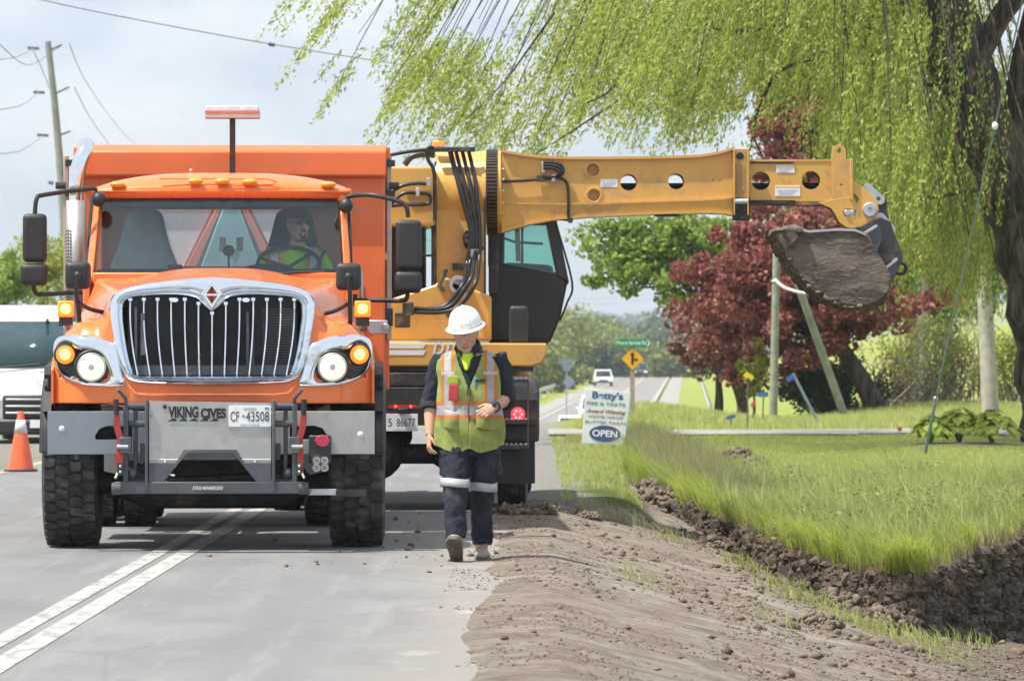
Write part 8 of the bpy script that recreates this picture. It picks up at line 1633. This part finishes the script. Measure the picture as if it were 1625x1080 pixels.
# small markers near the driveway
def marker(label, pts_post, plate_q, Y, col, name='marker_sign', post_r=0.012, cat='marker'):
    b = P(*pts_post[1], Y); T = thing(name, label, cat, b); mb = MB(); mb.tube([Vector((0, 0, -0.05)), P(*pts_post[0], Y)-b], post_r, 6); mb.build('post', M['greymetal'] if post_r < 0.02 else pbr('blue_grey_post', (0.20, 0.25, 0.31), 0.6), T, 40)
    for q in plate_q:
        mb = MB(); Q = [P(a, z, Y)-b for a, z in q]; mb.prism([(p.x, p.z) for p in Q], -0.03, -0.02); mb.build('plate', pbr(name+'_face', col, 0.5), T, 20)
    return T
marker('pair of small yellow diamond markers on thin rods beside the driveway', ((1187, 600), (1186, 678)), ([(1179, 595), (1185, 589), (1191, 594), (1185, 601)], [(1187, 598), (1192, 593), (1197, 598), (1192, 604)]), 86, (0.75, 0.62, 0.02))
marker('small blue number sign on a leaning grey post', ((1258, 592), (1303, 674)), ([(1247, 599), (1257, 593), (1260, 601), (1250, 606)],), 90, (0.04, 0.12, 0.42), 'number_sign', 0.03, 'sign')
marker('low blue tag between the yellow markers and the upright pole', ((1212, 622), (1210, 668)), ([(1202, 623), (1219, 621), (1219, 627), (1202, 629)],), 92, (0.05, 0.15, 0.45), 'blue_tag')
marker('lowest blue tag left of the yellow markers', ((1160, 658), (1160, 682)), ([(1152, 661), (1166, 657), (1167, 662), (1153, 666)],), 87, (0.04, 0.12, 0.40), 'blue_tag')
marker('tiny red and white reflector by the upright pole', ((1196, 636), (1195, 664)), ([(1191, 642), (1196, 634), (1199, 640), (1194, 648)],), 91, (0.60, 0.10, 0.10), 'reflector')
marker('little red marking flag on the driveway edge', ((1428, 677), (1428, 690)), ([(1424, 678), (1431, 677), (1431, 683), (1425, 684)],), 82, (0.70, 0.06, 0.08), 'marking_flag', 0.006, 'flag')
marker('little yellow marking flag in the long grass', ((1393, 744), (1393, 768)), ([(1393, 744), (1401, 748), (1399, 756), (1393, 757)],), 62, (0.70, 0.48, 0.03), 'marking_flag', 0.006, 'flag')
mb = MB(); a, c = P(1362, 690, 81), P(1448, 690, 81); mb.box(((a.x+c.x)/2, 81, 0.05), (c.x-a.x, 0.14, 0.06)); tag(mb.build('timber', M['wood'], None, 30, 0.01), 'grey timber lying along the near edge of the driveway', 'timber')
# sign backs on the far left verge
def far_sign():
    Y = 300; b = P(903, 640, Y); T = thing('far_sign', 'grey back of a diamond road sign beside the far guard rail', 'sign', b); s = Y/F; mb = MB(); mb.box(((899-903)*s, 0.05, 20*s), (0.09, 0.06, 80*s)); mb.build('post', pbr('far_post', (0.36, 0.37, 0.38), 0.7), T, 30)
    c = P(903, 606, Y)-b; h = 10.5*s; plate('sign_back', [[(c.x, c.z+h), (c.x+h, c.z), (c.x, c.z-h), (c.x-h, c.z)]], 0, 0.01, pbr('dull_sign_back', (0.22, 0.25, 0.32), 0.6), T)
    for px, py, w_, hh in ((899, 573, 24, 6), (899, 583, 12, 9)): c = P(px, py, Y)-b; mb = MB(); mb.box((c.x, -0.02, c.z), (w_*s, 0.02, hh*s)); mb.build('blue_panel', pbr('far_blue', (0.17, 0.22, 0.30), 0.6), T, 20)
far_sign()
# ---- guard rails
def rail(label, off, y0, y1, n):
    ys = np.linspace(y0, y1, n); b = Vector((float(roadx(y0))+off, y0, float(ground_z(float(roadx(y0))+off, y0)))); T = thing('guard_rail', label, 'guard rail', b)
    pr = [(0.0, 0.42), (0.05, 0.47), (0.05, 0.53), (0.0, 0.58), (0.05, 0.63), (0.05, 0.69), (0.0, 0.74), (-0.03, 0.58)]; sgn = 1 if off < 0 else -1; rings = []
    for y in ys:
        x = float(roadx(y))+off; z = float(roadz(y)); rings.append([Vector((x+sgn*u, y, z+v+0.05))-b for u, v in pr])
    mb = MB(); mb.loft(rings); mb.build('rail', pbr('galvanised_rail', (0.52, 0.53, 0.54), 0.45, 0.5), T, 30)
    for y in ys[::2]:
        x = float(roadx(y))+off; z = float(roadz(y)); mb = MB(); mb.box(Vector((x-sgn*0.10, y, z+0.3))-b, (0.15, 0.15, 0.9)); mb.build('post', M['wood'], T, 30)
rail('galvanised guard rail curving along the left side of the far road', -6.0, 235, 640, 46); rail('galvanised guard rail at the right side of the far road beside the green slope', 6.6, 290, 560, 30)
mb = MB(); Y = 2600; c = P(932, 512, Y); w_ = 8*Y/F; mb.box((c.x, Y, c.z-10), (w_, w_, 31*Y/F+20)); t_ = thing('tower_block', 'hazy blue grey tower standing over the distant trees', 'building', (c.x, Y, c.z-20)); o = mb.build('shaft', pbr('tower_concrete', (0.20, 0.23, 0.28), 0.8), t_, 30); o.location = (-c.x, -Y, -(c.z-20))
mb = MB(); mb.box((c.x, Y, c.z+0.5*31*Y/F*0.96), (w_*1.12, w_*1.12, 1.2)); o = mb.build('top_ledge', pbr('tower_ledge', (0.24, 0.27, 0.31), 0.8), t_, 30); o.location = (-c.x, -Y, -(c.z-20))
# ---- vehicles
def car(name, label, cat, px, Y, L_, W_, H_, paint, facing=1, suv=0.0, lights=True, z=None, yaw=0.0, group=None):
    x = PX(px, Y); zz = float(roadz(Y)) if z is None else z; T = thing(name, label, cat, (x, Y, zz), yaw, group)
    # front towards the camera (-y)
    hw = W_/2; bh = H_*(0.50+suv*0.04); prof = [(-L_/2, 0.32), (-L_/2-0.0, bh*0.80), (-L_/2+0.12, bh*0.90), (-L_/2+L_*0.24, bh), (-L_/2+L_*0.38, H_*0.95), (-L_/2+L_*0.44, H_), (L_/2-L_*(0.22-suv*0.17), H_*0.985), (L_/2-0.12, bh*1.02), (L_/2, bh*0.85), (L_/2, 0.32)]
    def sect(s): return [(hw*s*(1.0 if zq <= bh*1.03 else 0.80+0.04*suv), y, zq) for y, zq in prof]
    mb = MB(); mb.loft([sect(s) for s in (-1, -0.93, -0.5, 0, 0.5, 0.93, 1)], True); bd = mb.build('body', paint, T, 40, 0.05, 3)
    g = pbr('dark_glass', (0.02, 0.03, 0.035), 0.08); y0, y1 = -L_/2+L_*0.255, -L_/2+L_*0.37
    mb = MB(); mb.add([(-hw*0.84, y0-0.03, bh*1.03), (hw*0.84, y0-0.03, bh*1.03), (hw*0.74, y1-0.03, H_*0.93), (-hw*0.74, y1-0.03, H_*0.93)], [(0, 1, 2, 3)]); mb.build('windscreen', g, bd, 30, solid=0.02)
    for s in (-1, 1):
        mb = MB(); mb.add([(s*hw*0.93, y0+0.15, bh*1.06), (s*hw*0.93, L_/2-L_*0.2, bh*1.06), (s*hw*0.85, L_/2-L_*0.28, H_*0.90), (s*hw*0.85, y1+0.15, H_*0.90)], [(0, 1, 2, 3)]); mb.build('side_window', g, bd, 30, solid=0.02)
        for y in (-L_*0.31, L_*0.30):
            mb = MB(); mb.lathe([(-0.11, 0.19), (-0.11, 0.31), (-0.07, 0.335), (0.07, 0.335), (0.11, 0.31), (0.11, 0.19)], (s*(hw-0.12), y, 0.335), 'x', 20); wh = mb.build('wheel', M['rubber'], T, 40); mb = MB(); mb.cyl((s*(hw-0.02), y, 0.335), (s*(hw-0.16), y, 0.335), 0.2, n=16); mb.build('rim', M['alu'], wh, 30)
        mb = MB(); mb.box((s*hw*0.72, -L_/2-0.01, bh*0.72), (hw*0.42, 0.06, bh*0.17)); mb.build('headlight', M['head_on'] if lights else M['white_plate'], bd, 30, 0.02)
        mb = MB(); mb.box((s*(hw+0.08), y0+0.2, bh*1.08), (0.16, 0.1, 0.13)); mb.build('mirror', paint, bd, 30, 0.03)
    mb = MB(); mb.box((0, -L_/2-0.01, bh*0.66), (hw*0.9, 0.05, bh*0.2)); mb.build('grille', M['black'], bd, 30, 0.01); mb = MB(); mb.box((0, -L_/2-0.02, bh*0.42), (hw*1.9, 0.10, bh*0.16)); mb.build('bumper', M['black'], bd, 30, 0.03); return T
wp = pbr('white_car_paint', (0.72, 0.73, 0.75), 0.25, 0, 0.03, 3, coat=0.5); dp = pbr('dark_car_paint', (0.06, 0.07, 0.085), 0.25, 0, 0.03, 3, coat=0.5)
car('car', 'white car with lit headlight coming over the far road above the pie sign', 'car', 957, 505, 4.6, 1.85, 1.62, wp, suv=0.8)
car('car', 'white car low in the dip half hidden left of the pie sign', 'car', 917, 200, 4.6, 1.85, 1.46, wp, lights=False)
car('car', 'tall white car showing only its edge left of the pie sign', 'car', 948, 262, 4.8, 1.9, 1.62, wp, suv=1.0, lights=False)
car('pickup', 'dark vehicle with bright headlight at the far crest beside the sign post', 'car', 1015, 640, 4.9, 1.95, 1.85, dp, suv=0.6)
# van at left
def van():
    Y = 76.0; x = PX(66, Y); zg = -0.05; T = thing('van', 'white van with black grille standing behind the orange cone', 'van', (x, Y, zg)); hw = 1.0; H_ = PZ(483, Y)-zg
    zb = PZ(588, Y)-zg; zt = PZ(508, Y)-zg; wv = pbr('white_van_paint', (0.66, 0.67, 0.69), 0.3, 0, 0.03, 3, coat=0.4, dirt=(0.45, 0.43, 0.4), damt=0.1)
    prof = [(0, 0.28), (-0.02, 0.75), (0.05, PZ(625, Y)-zg), (0.35, zb+0.02), (0.95, zt+0.02), (1.25, H_-0.03), (1.6, H_), (4.9, H_), (5.0, 0.3)]
    mb = MB(); mb.loft([[(hw*s*(0.93 if z > zb+0.1 else 1.0), y, z) for y, z in prof] for s in (-1, -0.94, -0.5, 0, 0.5, 0.94, 1)], True); bd = mb.build('body', wv, T, 40, 0.06, 3)
    g = pbr('van_glass', (0.025, 0.05, 0.06), 0.06); mb = MB(); mb.add([(-0.88, 0.36, zb+0.05), (0.88, 0.36, zb+0.05), (0.84, 0.93, zt-0.02), (-0.84, 0.93, zt-0.02)], [(0, 1, 2, 3)]); mb.build('windscreen', g, bd, 30, solid=0.03)
    for s in (-1, 1): mb = MB(); mb.tube([(s*0.3-0.4, 0.30, zb+0.05), (s*0.3+0.25, 0.36, zb+0.10)], 0.012, 5); mb.build('wiper', M['black'], bd, 40)
    z0, z1 = PZ(664, Y)-zg, PZ(626, Y)-zg
    mb = MB(); mb.box((0, -0.03, (z0+z1)/2), (1.15, 0.08, z1-z0)); gr_ = mb.build('grille', M['black'], bd, 30, 0.03)
    for i in range(3): mb = MB(); mb.box((0, -0.085, z1-0.07-0.10*i), (1.05, 0.03, 0.028)); mb.build('grille_bar', M['alu'], gr_, 30, 0.006)
    mb = MB(); mb.box((0, -0.04, 0.30), (2.0, 0.12, 0.24)); mb.build('bumper', M['black'], bd, 30, 0.05); mb = MB(); mb.box((0, -0.115, PZ(672, Y)-zg), (0.32, 0.02, 0.12)); mb.build('number_plate', M['white_plate'], bd, 30)
    x_ = 0.0; text('lettering', 'SPORT', 0.17, (0.22, -0.01, PZ(610, Y)-zg), M['pale_ink'], bd, width=0.62)
    for s in (-1, 1):
        mb = MB(); mb.prism([(s*0.60, z1-0.1), (s*0.97, z1+0.10), (s*0.98, z1-0.22), (s*0.66, z1-0.28)], -0.02, 0.2); mb.build('headlight', pbr('van_lamp', (0.55, 0.57, 0.6), 0.15), bd, 30, 0.01)
        for y in (0.85, 3.9): mb = MB(); mb.lathe([(-0.11, 0.2), (-0.11, 0.32), (-0.07, 0.345), (0.07, 0.345), (0.11, 0.32), (0.11, 0.2)], (s*0.86, y, 0.345), 'x', 24); mb.build('wheel', M['rubber'], T, 40)
        mb = MB(); mb.box((s*1.14, 0.9, zb+0.25), (0.18, 0.1, 0.3)); mb.build('mirror', M['black'], bd, 30, 0.03)
    q = P(66, 0, Y); mb = MB(); mb.lathe([(0, 0.018), (-0.05, 0.03), (-0.07, 0.001)], (0.0, 0.90, PZ(505, Y)-zg+0.0), 'z', 10); mb.build('rear_view_mirror', M['black'], bd, 40)
van()
# traffic cone
def cone():
    Y = 59.6; b = P(33, 748, Y); b.z = 0.0; T = thing('traffic_cone', 'orange traffic cone with pale band standing on the left edge line', 'cone', b); om = pbr('cone_orange', (0.78, 0.125, 0.05), 0.5, 0, 0.06, 9, dirt=(0.4, 0.2, 0.13), damt=0.1)
    mb = MB(); mb.lathe([(0.025, 0.150), (0.40, 0.085), (0.50, 0.067), (0.60, 0.049), (0.685, 0.034), (0.70, 0.028), (0.70, 0.018), (0.3, 0.05)], (0, 0, 0), 'z', 32); mb.build('cone_body', om, T, 40)
    mb = MB(); mb.lathe([(0.445, 0.0785), (0.60, 0.0515)], (0, 0, 0), 'z', 32); mb.build('reflective_band', pbr('pale_band', (0.62, 0.56, 0.55), 0.5), T, 40, solid=0.003)
    mb = MB(); mb.box((0, 0, 0.014), (0.36, 0.36, 0.028)); mb.build('base', M['black'], T, 30, 0.008)
cone()
# ---- haze: the air over the whole view
def haze():
    mb = MB(); mb.box2((-2500, -60, -60), (2500, 7000, 120)); o = mb.build('haze', None, None, 30); o['kind'] = 'stuff'; o['label'] = 'thin pale summer haze over the distance'
    t = NT('haze'); n = t.n('ShaderNodeVolumePrincipled'); n.inputs['Density'].default_value = 0.00022; n.inputs['Color'].default_value = (0.80, 0.90, 1.0, 1); n.inputs['Anisotropy'].default_value = 0.3
    t.nt.links.new(n.outputs[0], t.out.inputs['Volume']); o.data.materials.append(t.m)
if HAZE: haze()
